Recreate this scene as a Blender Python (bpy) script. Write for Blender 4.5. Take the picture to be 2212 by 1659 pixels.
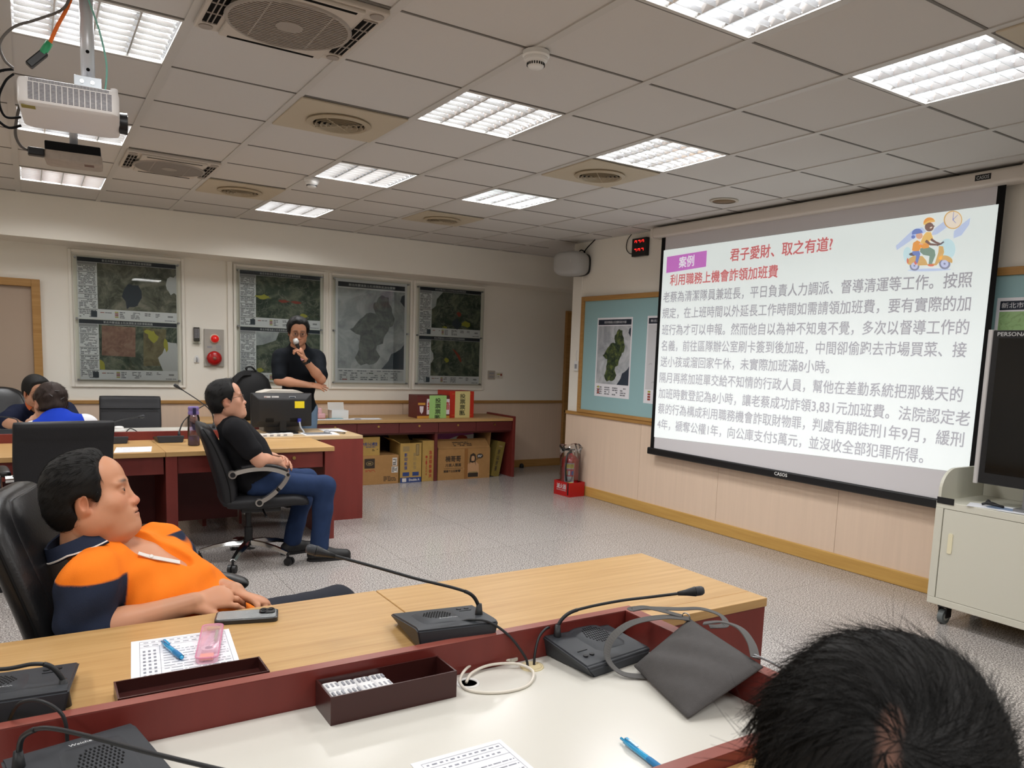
import bpy, bmesh, math, random
import numpy as np
from mathutils import Vector, Matrix
from mathutils.geometry import tessellate_polygon
for o in list(bpy.data.objects): bpy.data.objects.remove(o)
SC = bpy.context.scene
COL = SC.collection
PI = math.pi
H = 2.74            # ceiling height
T = 0.6             # ceiling tile
XW = 2.70           # wall with the projection screen
YB = 5.95           # wall with the framed maps
random.seed(7)

# ---------------------------------------------------------------- camera
def make_camera():
    yaw, pitch, roll = 0.58120, -0.11930, 0.03830
    fw = Vector((math.sin(yaw)*math.cos(pitch), math.cos(yaw)*math.cos(pitch), math.sin(pitch)))
    rt = Vector((math.cos(yaw), -math.sin(yaw), 0)); up = rt.cross(fw)
    r2 = rt*math.cos(roll)+up*math.sin(roll); u2 = up*math.cos(roll)-rt*math.sin(roll)
    cd = bpy.data.cameras.new('camera'); cam = bpy.data.objects.new('camera', cd); COL.objects.link(cam)
    m = Matrix((r2, u2, -fw)).transposed().to_4x4()
    m.translation = Vector((-2.3603, -2.8211, 1.504))
    cam.matrix_world = m
    cd.sensor_fit = 'HORIZONTAL'; cd.sensor_width = 36.0
    cd.lens = 1670.7251*36/2212
    cd.shift_x = -53.96/2212; cd.shift_y = 138.59/2212
    cd.clip_start = 0.05; cd.clip_end = 60
    cd.dof.use_dof = True; cd.dof.focus_distance = 2.6; cd.dof.aperture_fstop = 11
    SC.camera = cam
make_camera()

# ---------------------------------------------------------------- colour management, world, room light
SC.view_settings.view_transform = 'Standard'
SC.view_settings.look = 'None'
SC.view_settings.gamma = 1.0
SC.view_settings.use_curve_mapping = False
SC.view_settings.exposure = 0.0
SC.cycles.caustics_reflective = False
SC.cycles.caustics_refractive = False
SC.cycles.max_bounces = 8
SC.cycles.diffuse_bounces = 4
SC.cycles.sample_clamp_indirect = 4.0
W = bpy.data.worlds.new('world'); SC.world = W; W.use_nodes = True
W.node_tree.nodes['Background'].inputs[0].default_value = (0.8, 0.87, 1.0, 1)
W.node_tree.nodes['Background'].inputs[1].default_value = 0.15
LAMP_W = 25.0         # each louvred ceiling fixture
LAMP_COL = (1.0, 0.985, 0.965)
TUBE = 9.0            # tube brightness
SLIDE_GLOW = 0.60           # emission of the slide, standing in for projector light

# ---------------------------------------------------------------- materials
def lin(c):
    return tuple(((x/12.92) if x <= 0.04045 else ((x+0.055)/1.055)**2.4) for x in c)
def rgb(r, g, b): return lin((r/255, g/255, b/255))
MATS = {}
def mat(name, col=(200, 200, 200), rough=0.5, metal=0.0, spec=0.5, emit=None, alpha=1.0, coat=0.0,
        noise=None, bump=None, trans=0.0, ior=1.45, vcol=False, sss=0.0):
    """noise=(scale, amount[, stretch xyz]); bump=(scale, strength)"""
    if name in MATS: return MATS[name]
    m = bpy.data.materials.new(name); m.use_nodes = True
    nt = m.node_tree; b = nt.nodes['Principled BSDF']
    c = rgb(*col)
    b.inputs['Base Color'].default_value = (*c, 1)
    b.inputs['Roughness'].default_value = rough
    b.inputs['Metallic'].default_value = metal
    b.inputs['Specular IOR Level'].default_value = spec
    b.inputs['IOR'].default_value = ior
    if coat: b.inputs['Coat Weight'].default_value = coat; b.inputs['Coat Roughness'].default_value = 0.08
    if trans: b.inputs['Transmission Weight'].default_value = trans
    if alpha < 1: b.inputs['Alpha'].default_value = alpha
    if emit:
        b.inputs['Emission Color'].default_value = (*c, 1); b.inputs['Emission Strength'].default_value = emit
    if sss:
        b.inputs['Subsurface Weight'].default_value = sss
        b.inputs['Subsurface Radius'].default_value = (0.012, 0.005, 0.003); b.inputs['Subsurface Scale'].default_value = 0.6
    L = nt.links; N = nt.nodes
    src = None
    if vcol:
        a = N.new('ShaderNodeAttribute'); a.attribute_name = 'Col'; src = a.outputs['Color']
        L.new(src, b.inputs['Base Color'])
    if noise or bump:
        tc = N.new('ShaderNodeTexCoord'); mp = N.new('ShaderNodeMapping'); L.new(tc.outputs['Object'], mp.inputs['Vector'])
    if noise:
        if len(noise) > 2: mp.inputs['Scale'].default_value = noise[2]
        n = N.new('ShaderNodeTexNoise'); n.inputs['Scale'].default_value = noise[0]; n.inputs['Detail'].default_value = 6
        L.new(mp.outputs[0], n.inputs['Vector'])
        r = N.new('ShaderNodeMapRange'); r.inputs[1].default_value = 0.25; r.inputs[2].default_value = 0.75
        r.inputs[3].default_value = 1-noise[1]; r.inputs[4].default_value = 1+noise[1]
        L.new(n.outputs[0], r.inputs[0])
        mx = N.new('ShaderNodeVectorMath'); mx.operation = 'SCALE'
        if src is None: mx.inputs[0].default_value = c
        else: L.new(src, mx.inputs[0])
        L.new(r.outputs[0], mx.inputs['Scale']); L.new(mx.outputs[0], b.inputs['Base Color'])
    if bump:
        n2 = N.new('ShaderNodeTexNoise'); n2.inputs['Scale'].default_value = bump[0]; n2.inputs['Detail'].default_value = 4
        L.new(mp.outputs[0], n2.inputs['Vector'])
        bp = N.new('ShaderNodeBump'); bp.inputs['Strength'].default_value = bump[1]; bp.inputs['Distance'].default_value = 0.004
        L.new(n2.outputs[0], bp.inputs['Height']); L.new(bp.outputs[0], b.inputs['Normal'])
    MATS[name] = m
    return m
def wood(name, c1, c2, scale=18, axis=0, rough=0.35, coat=0.0):
    """streaky wood grain that runs along the given axis"""
    m = mat(name, c1, rough, coat=coat)
    nt = m.node_tree; N = nt.nodes; L = nt.links; b = N['Principled BSDF']
    tc = N.new('ShaderNodeTexCoord'); mp = N.new('ShaderNodeMapping')
    s = [scale]*3; s[axis] = scale*0.045; mp.inputs['Scale'].default_value = s
    L.new(tc.outputs['Object'], mp.inputs[0])
    n = N.new('ShaderNodeTexNoise'); n.inputs['Scale'].default_value = 2.2; n.inputs['Detail'].default_value = 7; n.inputs['Roughness'].default_value = 0.65
    L.new(mp.outputs[0], n.inputs['Vector'])
    r = N.new('ShaderNodeValToRGB'); r.color_ramp.elements[0].position = 0.3; r.color_ramp.elements[1].position = 0.72
    r.color_ramp.elements[0].color = (*rgb(*c2), 1); r.color_ramp.elements[1].color = (*rgb(*c1), 1)
    L.new(n.outputs[0], r.inputs[0]); L.new(r.outputs[0], b.inputs['Base Color'])
    return m
def emis(name, col, strength):
    if name in MATS: return MATS[name]
    m = bpy.data.materials.new(name); m.use_nodes = True; nt = m.node_tree
    nt.nodes.remove(nt.nodes['Principled BSDF'])
    e = nt.nodes.new('ShaderNodeEmission'); e.inputs[0].default_value = (*rgb(*col), 1); e.inputs[1].default_value = strength
    nt.links.new(e.outputs[0], nt.nodes['Material Output'].inputs[0])
    MATS[name] = m
    return m
def clear(name, col=(255, 255, 255), rough=0.03, fac=0.12, tint=1.0, ior=1.45):
    """thin clear sheet: mostly see-through, fresnel reflection on top"""
    if name in MATS: return MATS[name]
    m = bpy.data.materials.new(name); m.use_nodes = True; nt = m.node_tree; N = nt.nodes; L = nt.links
    N.remove(N['Principled BSDF'])
    t = N.new('ShaderNodeBsdfTransparent'); t.inputs[0].default_value = (*[x*tint for x in rgb(*col)], 1)
    g = N.new('ShaderNodeBsdfGlossy'); g.inputs['Roughness'].default_value = rough
    lw = N.new('ShaderNodeFresnel'); lw.inputs[0].default_value = ior
    ad = N.new('ShaderNodeMath'); ad.operation = 'ADD'; ad.inputs[1].default_value = fac; ad.use_clamp = True
    L.new(lw.outputs[0], ad.inputs[0])
    mx = N.new('ShaderNodeMixShader'); L.new(ad.outputs[0], mx.inputs[0]); L.new(t.outputs[0], mx.inputs[1]); L.new(g.outputs[0], mx.inputs[2])
    L.new(mx.outputs[0], N['Material Output'].inputs[0])
    MATS[name] = m
    return m

# ---------------------------------------------------------------- object helpers
def link_mesh(name, me, mats, parent=None):
    o = bpy.data.objects.new(name, me); COL.objects.link(o)
    for m in (mats if isinstance(mats, (list, tuple)) else [mats]): me.materials.append(m)
    if parent is not None:
        o.parent = parent
        if parent.parent is None and parent.type == 'EMPTY':
            o.matrix_parent_inverse = parent.matrix_basis.inverted()
    return o
def obj(name, bm, mats, parent=None, smooth=False, angle=None):
    me = bpy.data.meshes.new(name)
    bmesh.ops.recalc_face_normals(bm, faces=bm.faces[:])
    bm.to_mesh(me); bm.free()
    if smooth: me.shade_smooth()
    elif angle is not None:
        me.shade_smooth()
        me.set_sharp_from_angle(angle=math.radians(angle))
    return link_mesh(name, me, mats, parent)
def tag(o, label, cat, group=None, kind=None):
    o['label'] = label; o['category'] = cat
    if group: o['group'] = group
    if kind: o['kind'] = kind
    return o
def thing(name, label, cat, loc=(0, 0, 0), rz=0.0, group=None):
    o = bpy.data.objects.new(name, None); COL.objects.link(o)
    o.empty_display_size = 0.1
    o.location = loc; o.rotation_euler = (0, 0, rz)
    o.matrix_basis = Matrix.Translation(loc) @ Matrix.Rotation(rz, 4, 'Z')
    return tag(o, label, cat, group)
def local_thing(name, label, cat, group=None):
    """prototype whose parts are built around the origin and placed afterwards"""
    return thing(name, label, cat, (0, 0, 0), 0, group)
def dup(root, mtx, label, group=None):
    def cp(o, par):
        c = o.copy(); COL.objects.link(c)
        if par is not None:
            c.parent = par; c.matrix_parent_inverse = o.matrix_parent_inverse.copy()
        for ch in KIDS(o): cp(ch, c)
        return c
    r = cp(root, None); r.matrix_basis = mtx; r['label'] = label
    if group: r['group'] = group
    return r
def KIDS(o): return [c for c in bpy.data.objects if c.parent == o]
def place(x, y, z, rz=0, rx=0, ry=0):
    return Matrix.Translation((x, y, z)) @ Matrix.Rotation(rz, 4, 'Z') @ Matrix.Rotation(ry, 4, 'Y') @ Matrix.Rotation(rx, 4, 'X')
def struct(name, bm, m, parent=None, **k):
    o = obj(name, bm, m, parent, **k)
    if parent is None: o['kind'] = 'structure'
    return o

# ---------------------------------------------------------------- mesh helpers
def B(): return bmesh.new()
def box(bm, x0, x1, y0, y1, z0, z1, bev=0.0, seg=2, M=None, mi=0):
    vs = [bm.verts.new((x, y, z)) for x in (x0, x1) for y in (y0, y1) for z in (z0, z1)]
    q = [(0, 1, 3, 2), (4, 6, 7, 5), (0, 4, 5, 1), (2, 3, 7, 6), (0, 2, 6, 4), (1, 5, 7, 3)]
    fs = [bm.faces.new([vs[i] for i in f]) for f in q]
    for f in fs: f.material_index = mi
    if bev > 0:
        es = list({e for f in fs for e in f.edges})
        r = bmesh.ops.bevel(bm, geom=es, offset=bev, segments=seg, profile=0.5, affect='EDGES')
        vs = list({v for f in r['faces'] for v in f.verts} | {v for v in vs if v.is_valid})
        for f in r['faces']: f.material_index = mi
    if M is not None:
        for v in vs:
            if v.is_valid: v.co = M @ v.co
    return vs
def quad(bm, a, b, c, d, mi=0):
    f = bm.faces.new([bm.verts.new(p) for p in (a, b, c, d)]); f.material_index = mi; return f
def ring_pts(c, ax, r, n, ref=None):
    ax = Vector(ax).normalized()
    u = ax.orthogonal().normalized() if ref is None else (Vector(ref)-ax*Vector(ref).dot(ax)).normalized()
    v = ax.cross(u)
    return [Vector(c)+u*(r*math.cos(2*PI*i/n))+v*(r*math.sin(2*PI*i/n)) for i in range(n)]
def loft(bm, rings, cap0=True, cap1=True, closed=False, mi=0):
    R = [[bm.verts.new(p) for p in r] for r in rings]
    n = len(R[0])
    pairs = list(zip(R, R[1:])) + ([(R[-1], R[0])] if closed else [])
    for a, b in pairs:
        for i in range(n):
            f = bm.faces.new((a[i], a[(i+1) % n], b[(i+1) % n], b[i])); f.material_index = mi
    if not closed:
        if cap0: bm.faces.new(R[0][::-1]).material_index = mi
        if cap1: bm.faces.new(R[-1]).material_index = mi
    return R
def cyl(bm, a, b, r0, r1=None, n=20, mi=0, cap=True):
    a = Vector(a); b = Vector(b); r1 = r0 if r1 is None else r1
    ax = b-a
    loft(bm, [ring_pts(a, ax, r0, n), ring_pts(b, ax, r1, n)], cap, cap, mi=mi)
def lathe(bm, prof, c=(0, 0, 0), axis=(0, 0, 1), n=28, mi=0, cap0=True, cap1=True):
    """prof = [(radius, height along axis)]"""
    ax = Vector(axis).normalized(); c = Vector(c); ref = ax.orthogonal()
    loft(bm, [ring_pts(c+ax*h, ax, max(r, 1e-5), n, ref) for r, h in prof], cap0, cap1, mi=mi)
def spline(pts, n=8):
    P = [Vector(p) for p in pts]; out = []
    for i in range(len(P)-1):
        p0 = P[max(i-1, 0)]; p1 = P[i]; p2 = P[i+1]; p3 = P[min(i+2, len(P)-1)]
        for k in range(n):
            t = k/n
            out.append(0.5*((2*p1)+(p2-p0)*t+(2*p0-5*p1+4*p2-p3)*t*t+(3*p1-p0-3*p2+p3)*t**3))
    out.append(P[-1].copy())
    return out
def tube(bm, pts, r, n=10, sm=8, mi=0, closed=False):
    """round tube along a smooth path; r may be a list per input point"""
    P = spline(pts, sm) if sm else [Vector(p) for p in pts]
    if isinstance(r, (list, tuple)):
        m = len(P)-1
        rr = [np.interp(i/m*(len(r)-1), range(len(r)), r) for i in range(len(P))]
    else: rr = [r]*len(P)
    sweep(bm, P, [[(rr[i]*math.cos(2*PI*k/n), rr[i]*math.sin(2*PI*k/n)) for k in range(n)] for i in range(len(P))], mi)
def sweep(bm, P, secs, mi=0, up=None, cap=True):
    """sweep 2-D sections (one per point) along P with a parallel-transported frame (or fixed up vector)"""
    rings = []; u = None
    for i, p in enumerate(P):
        t = (P[min(i+1, len(P)-1)]-P[max(i-1, 0)]).normalized()
        if up is not None:
            v = Vector(up); u = (v-t*v.dot(t)).normalized()
        elif u is None: u = t.orthogonal().normalized()
        else: u = (u-t*u.dot(t)).normalized()
        w = t.cross(u)
        rings.append([p+u*a+w*b for a, b in secs[i]])
    loft(bm, rings, cap, cap, mi=mi)
def ribbon(bm, pts, w, t, up, sm=8, mi=0):
    P = spline(pts, sm) if sm else [Vector(p) for p in pts]
    sec = [(-t/2, -w/2), (-t/2, w/2), (t/2, w/2), (t/2, -w/2)]
    sweep(bm, P, [sec]*len(P), mi, up)
def prism(bm, poly, a0, a1, plane='xz', mi=0):
    """extrude a 2-D polygon between a0 and a1 along the remaining axis"""
    def pt(u, v, a):
        return {'xz': (u, a, v), 'yz': (a, u, v), 'xy': (u, v, a)}[plane]
    loft(bm, [[pt(u, v, a0) for u, v in poly], [pt(u, v, a1) for u, v in poly]], mi=mi)
def rrect(x0, x1, y0, y1, r, n=5):
    out = []
    for cx, cy, a in ((x1-r, y0+r, -90), (x1-r, y1-r, 0), (x0+r, y1-r, 90), (x0+r, y0+r, 180)):
        for k in range(n+1):
            t = math.radians(a+90*k/n); out.append((cx+r*math.cos(t), cy+r*math.sin(t)))
    return out
def xform(bm, M):
    for v in bm.verts: v.co = M @ v.co
def sphere(bm, c, r, n=14, M=None, mi=0):
    s = bmesh.ops.create_uvsphere(bm, u_segments=n*2, v_segments=n, radius=1.0)
    r = (r, r, r) if isinstance(r, (int, float)) else r
    for v in s['verts']:
        p = Vector((v.co.x*r[0], v.co.y*r[1], v.co.z*r[2]))
        v.co = (M @ p if M is not None else p)+Vector(c)
    for f in {f for v in s['verts'] for f in v.link_faces}: f.material_index = mi

# ---------------------------------------------------------------- lettering (Blender's own built-in font)
def text_verts(txt, bold=0.0, res=2, extrude=0.0):
    cu = bpy.data.curves.new('t', 'FONT'); cu.body = txt; cu.resolution_u = res; cu.offset = bold; cu.extrude = extrude; cu.size = 1
    o = bpy.data.objects.new('t', cu); COL.objects.link(o)
    dg = bpy.context.evaluated_depsgraph_get()
    me = bpy.data.meshes.new_from_object(o.evaluated_get(dg))
    co = np.empty(len(me.vertices)*3); me.vertices.foreach_get('co', co); co = co.reshape(-1, 3)
    fs = [list(p.vertices) for p in me.polygons]
    bpy.data.objects.remove(o); bpy.data.curves.remove(cu); bpy.data.meshes.remove(me)
    return co, fs
def add_text(bm, txt, p0, px, py, off=0.0, bold=0.0, mi=0, res=2, fit=True):
    """set txt so that its box starts at p0, runs along px (full width vector) and is py tall (full height vector)"""
    co, fs = text_verts(txt, 0.0, res)
    if len(co) == 0: return
    lo = co.min(0); hi = co.max(0)
    p0 = Vector(p0); px = Vector(px); py = Vector(py); nn = px.cross(py).normalized()
    w = max(hi[0]-lo[0], 1e-6); h = max(hi[1]-lo[1], 1e-6)
    q = bold*.8
    for k, (dx, dy) in enumerate(((-q, -q), (q, -q), (q, q), (-q, q)) if bold else ((0, 0),)):   # doubled strokes make bold type
        vs = [bm.verts.new(p0+px*((c[0]+dx-lo[0])/w)+py*((c[1]+dy-lo[1])/h)+nn*(off+.00008*k)) for c in co]
        for f in fs:
            try: bm.faces.new([vs[i] for i in f]).material_index = mi
            except ValueError: pass
# ================================================================ THE ROOM
M_cream = mat('cream_paint', (240, 236, 226), 0.75, spec=0.2, noise=(1.3, 0.02))
M_wains = mat('tan_wainscot', (222, 198, 176), 0.6, noise=(30, 0.035, (1, 1, 0.05)))
M_rail = wood('oak_trim', (184, 142, 84), (160, 116, 62), 20, 1, 0.45)
M_railx = wood('oak_trim_x', (184, 142, 84), (160, 116, 62), 20, 0, 0.45)
M_base = wood('oak_base', (205, 164, 92), (184, 142, 74), 16, 1, 0.4)
M_tile = mat('ceiling_tile', (206, 203, 199), 0.9, spec=0.1, noise=(900, 0.05), bump=(700, 0.25))
M_bar = mat('ceiling_bar', (196, 193, 188), 0.5)
M_dark = mat('dark_gap', (22, 21, 20), 0.9, spec=0.1)
M_white = mat('white_plastic', (232, 232, 230), 0.35)
M_blk = mat('black_plastic', (22, 22, 24), 0.4)
M_blkm = mat('black_matte', (16, 16, 17), 0.75, spec=0.2)
M_chrome = mat('chrome', (215, 215, 215), 0.12, 1.0)
M_alu = mat('aluminium', (196, 194, 190), 0.3, 1.0)
M_steel = mat('steel', (150, 152, 155), 0.35, 1.0)
XR = 4.6; XL = -5.6; YF = -6.0; YE = 4.28

def floor_material():
    m = mat('terrazzo', (150, 146, 142), 0.16, spec=0.5)
    nt = m.node_tree; N = nt.nodes; L = nt.links; b = N['Principled BSDF']
    tc = N.new('ShaderNodeTexCoord')
    n1 = N.new('ShaderNodeTexNoise'); n1.inputs['Scale'].default_value = 120; n1.inputs['Detail'].default_value = 3; n1.inputs['Roughness'].default_value = 0.8
    L.new(tc.outputs['Object'], n1.inputs['Vector'])
    r = N.new('ShaderNodeValToRGB'); e = r.color_ramp.elements
    e[0].position = 0.40; e[0].color = (*rgb(92, 86, 88), 1)
    e[1].position = 0.62; e[1].color = (*rgb(226, 220, 214), 1)
    k = e.new(0.5); k.color = (*rgb(164, 158, 154), 1)
    L.new(n1.outputs[0], r.inputs[0])
    br = N.new('ShaderNodeTexBrick'); br.offset = 0; br.inputs['Scale'].default_value = 1
    br.inputs['Brick Width'].default_value = 0.9; br.inputs['Row Height'].default_value = 0.9
    br.inputs['Mortar Size'].default_value = 0.0016; br.inputs['Mortar Smooth'].default_value = 0.1
    br.inputs['Color1'].default_value = (1, 1, 1, 1); br.inputs['Color2'].default_value = (0.95, 0.95, 0.95, 1); br.inputs['Mortar'].default_value = (0.45, 0.44, 0.43, 1)
    mp = N.new('ShaderNodeMapping'); mp.inputs['Location'].default_value = (0.15, 0.42, 0); L.new(tc.outputs['Object'], mp.inputs[0]); L.new(mp.outputs[0], br.inputs['Vector'])
    mx = N.new('ShaderNodeMix'); mx.data_type = 'RGBA'; mx.blend_type = 'MULTIPLY'; mx.inputs[0].default_value = 1
    L.new(r.outputs[0], mx.inputs[6]); L.new(br.outputs[0], mx.inputs[7]); L.new(mx.outputs[2], b.inputs['Base Color'])
    return m
bm = B(); box(bm, XL-.2, XR+.2, YF-.2, YB+.4, -0.1, 0); struct('floor', bm, floor_material())

# walls
bm = B(); box(bm, XL-.2, XR+.2, YB, YB+.2, 0, H+.3); struct('wall_back', bm, M_cream)
bm = B(); box(bm, XW, XR+.2, YF, YE, 0, H+.3); struct('wall_right', bm, M_cream)
bm = B(); box(bm, XL-.2, XL, YF, YB, 0, H+.3); struct('wall_left', bm, M_cream)
bm = B(); box(bm, XL, XR, YF-.2, YF, 0, H+.3); struct('wall_front', bm, M_cream)
bm = B(); box(bm, XR, XR+.2, YE, YB, 0, H+.3); struct('wall_recess', bm, M_cream)
bm = B(); box(bm, XL, XR, 5.43, YB, 2.362, H+.3); struct('wall_beam', bm, M_cream)

LIGHTS = [(-4, 1), (-4, 4), (-4, 7), (-1, -2), (-1, 1), (-1, 4), (-1, 7), (1, -2), (1, 1), (1, 4)]
bm = B()
for i in range(-10, 8):
    for j in range(-10, 10):
        if (i, j) in LIGHTS: continue
        x0, x1 = max(i*T, XL), min((i+1)*T, XR if j*T >= YE-.3 else XW+.02); y0, y1 = j*T, min((j+1)*T, 5.44)
        if x1 <= x0 or y1 <= y0: continue
        quad(bm, (x0, y0, H+.001), (x0, y1, H+.001), (x1, y1, H+.001), (x1, y0, H+.001))
c = struct('ceiling', bm, M_tile)
bm = B(); box(bm, XL, XR, YF, YB, H+.25, H+.3); struct('ceiling_slab', bm, M_blkm)
bm = B()
for i in range(-9, 5): box(bm, i*T-.018, i*T+.018, YF, 5.43, H-.005, H+.0015)
struct('trim_1', bm, M_bar)
bm = B()
for j in range(-9, 10):
    for i in range(-10, 5):
        box(bm, max(i*T+.018, XL), min((i+1)*T-.018, XW), j*T-.006, j*T+.006, H-.002, H+.0015)
struct('trim_9', bm, mat('ceiling_joint', (112, 108, 103), .7))
bm = B()   # perimeter angle along beam and screen wall
box(bm, XL, XR, 5.405, 5.43, H-.006, H+.001); box(bm, XW-.025, XW, YF, YE, H-.006, H+.001)
struct('trim_2', bm, M_bar)

# wainscot, rails, baseboards
bm = B()
xs = [XL, -3.9, -2.62, ]
for a, b_ in ((-2.26, -1.34), (-1.34, -0.42), (-0.42, 0.50), (0.50, 1.42), (1.42, 2.34), (2.34, 3.78)):
    box(bm, a+.002, b_-.002, YB-.012, YB, 0, 0.865)
box(bm, 3.9, XR, YB-.012, YB, 0, .865); box(bm, XL, -3.22, YB-.012, YB, 0, .865)
struct('trim_3', bm, M_wains)
bm = B()
for a, b_ in ((YF, -4.2), (-4.2, -2.9), (-2.9, -1.6), (-1.6, -0.3), (-0.3, 0.72), (0.72, 1.94), (1.94, 3.0), (3.0, YE)):
    box(bm, XW-.012, XW, a+.0015, b_-.0015, 0, 0.87)
box(bm, XW-.012, XR, YE, YE+.012, 0, .87)
struct('trim_4', bm, M_wains)
bm = B(); box(bm, XL, -3.22, YB-.03, YB, .865, .90); box(bm, -2.26, 3.78, YB-.03, YB, .865, .90, .004); box(bm, 3.9, XR, YB-.03, YB, .865, .90); struct('trim_5', bm, M_railx)
bm = B(); box(bm, XW-.03, XW, YF, YE+.03, .87, .905, .004); box(bm, XW-.03, XR, YE, YE+.03, .87, .905, .004); struct('trim_6', bm, M_rail)
bm = B(); box(bm, XL, -3.22, YB-.022, YB, 0, .1); box(bm, -2.26, 3.78, YB-.022, YB, 0, .1, .004); box(bm, 3.9, XR, YB-.022, YB, 0, .1); struct('baseboard_back', bm, M_railx)
bm = B(); box(bm, XW-.024, XW, YF, YE+.024, 0, .105, .006); box(bm, XW-.024, XR, YE, YE+.024, 0, .105, .006); struct('baseboard_right', bm, M_base)
bm = B(); box(bm, XL, XL+.02, YF, YB, 0, .1); struct('baseboard_left', bm, M_base)
bm = B(); box(bm, XL, XW, YF, YF+.02, 0, .1); struct('baseboard_front', bm, M_base)
# cable trunking strips on the walls
bm = B(); box(bm, -.592, -.545, YB-.03, YB, .9, 2.362, .003); struct('trim_7', bm, M_cream)
bm = B(); box(bm, XW-.018, XW, 4.09, 4.125, 1.45, 2.62, .003); struct('trim_8', bm, M_cream)

# doors
def door(name, x0, x1, ztop, leafc, y=YB):
    bm = B(); box(bm, x0, x1, y-.012, y-.001, 0, ztop)
    d = struct(name, bm, leafc)
    bm = B(); w = .07
    for a, b_ in ((x0-w, x0), (x1, x1+w)): box(bm, a, b_, y-.055, y-.001, 0, ztop+w, .004)
    box(bm, x0, x1, y-.055, y-.001, ztop, ztop+w, .004)
    obj('door_frame', bm, M_railx, d)
    return d
M_door = mat('door_taupe', (176, 156, 138), 0.5)
d1 = door('door_1', -3.15, -2.33, 1.96, M_door)
bm = B(); cyl(bm, (-3.07, YB-.012, 1.0), (-3.07, YB-.06, 1.0), .012); sphere(bm, (-3.07, YB-.075, 1.0), .028); obj('door_knob', bm, M_chrome, d1, smooth=True)
d2 = door('door_2', 3.85, 4.55, 2.05, M_door)
bm = B(); cyl(bm, (3.92, YB-.012, 1.0), (3.92, YB-.06, 1.0), .012); sphere(bm, (3.92, YB-.075, 1.0), .028); obj('door_knob', bm, M_chrome, d2, smooth=True)

# ================================================================ ceiling fixtures
M_hous = mat('fixture_white', (240, 240, 238), 0.3, spec=0.5)
M_louv = mat('louvre_mirror', (240, 242, 245), 0.18, 0.93)
M_tube = emis('fluorescent_tube', (235, 244, 255), TUBE); M_tube.cycles.emission_sampling = 'NONE'
def ceiling_light(label):
    t = local_thing('ceiling_light', label, 'ceiling light', 'louvred fluorescent ceiling lights')
    h = .296; bm = B()
    for s in (-1, 1):
        box(bm, min(s*h, s*(h-.004)), max(s*h, s*(h-.004)), -h, h, .0, .11)
        box(bm, -h, h, min(s*h, s*(h-.004)), max(s*h, s*(h-.004)), .0, .11)
    box(bm, -h, h, -h, h, .108, .112)
    obj('housing', bm, M_hous, t)
    bm = B()
    for s in (-1, 1):
        box(bm, min(s*.296, s*.278), max(s*.296, s*.278), -.296, .296, -.004, .006)
        box(bm, -.278, .278, min(s*.296, s*.278), max(s*.296, s*.278), -.004, .006)
    obj('frame', bm, M_bar, t)
    for k in range(4):
        x = -.21+.14*k
        bm = B(); cyl(bm, (x, -.285, .066), (x, .285, .066), .013, n=12); obj('tube', bm, M_tube, t, smooth=True)
    bm = B()
    # long V ridges (mirror reflector between tubes) and side reflectors
    for k in range(-2, 3):
        x = k*.14; w0 = .003; w1 = .026
        if abs(k) == 2:
            s = 1 if k > 0 else -1
            prism(bm, [(s*.277, .002), (s*.283, .002), (s*.283, .034), (s*.258, .036)], -.278, .278, 'xz')
        else:
            prism(bm, [(x-w0, .001), (x+w0, .001), (x+w1*.8, .030), (x-w1*.8, .030)], -.278, .278, 'xz')
    # cross blades
    for k in range(8):
        y = -.245+.070*k
        prism(bm, [(y-.0016, .001), (y+.0016, .001), (y+.006, .018), (y-.006, .018)], -.27, .27, 'yz')
    obj('louvre', bm, M_louv, t)
    ld = bpy.data.lights.new('lamp', 'AREA'); ld.shape = 'SQUARE'; ld.size = .52; ld.energy = LAMP_W; ld.color = LAMP_COL
    lo = bpy.data.objects.new('lamp', ld); COL.objects.link(lo); lo.parent = t; lo.location = (0, 0, .046)
    return t
LL = {(-4, 1): 'large louvred light at the top left corner, above the nearer projector',
      (-4, 4): 'louvred light half hidden behind the white projector',
      (-4, 7): 'louvred light at far left close to the back beam',
      (-1, -2): 'louvred light cut by the top edge, right of the smoke detector',
      (-1, 1): 'louvred light in front of the nearer beige round vent, centre of ceiling',
      (-1, 4): 'louvred light next to the small far smoke detector',
      (-1, 7): 'small-looking louvred light nearest the beam, above the second wall map',
      (1, -2): 'louvred light at upper right above the projection screen',
      (1, 1): 'louvred light touching the beige vent in front of the projection screen',
      (1, 4): 'louvred light in the row by the screen, farthest of that row'}
OUTP = {(-4, 1): .75, (-1, -2): .7, (-1, 1): 1.0, (1, -2): 1.15, (1, 1): 1.5, (1, 4): 1.9, (-1, 4): 1.4, (-1, 7): 1.5, (-4, 4): 1.1, (-4, 7): 1.2}
L0 = None
for (i, j) in LIGHTS:
    M = place((i+.5)*T, (j+.5)*T, H)
    if L0 is None: L0 = ceiling_light(LL[(i, j)]); L0.matrix_basis = M; q = L0
    else: q = dup(L0, M, LL[(i, j)])
    for c in KIDS(q):      # output balanced by hand: far fixtures raised, those near the front desk lowered
        if c.type == 'LIGHT': c.data = c.data.copy(); c.data.energy = LAMP_W*OUTP.get((i, j), 1.0)
# further fixtures of the room behind the camera: only their light reaches the picture
for (i, j) in ((-7, 1), (-7, 5), (-4, -2), (-4, -6), (-1, -6), (1, -6), (-7, -4)):
    ld = bpy.data.lights.new('lamp', 'AREA'); ld.shape = 'SQUARE'; ld.size = .5; ld.energy = LAMP_W*.8; ld.color = LAMP_COL
    lo = bpy.data.objects.new('lamp', ld); COL.objects.link(lo); lo.location = ((i+.5)*T, (j+.5)*T, H-.012)

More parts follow.
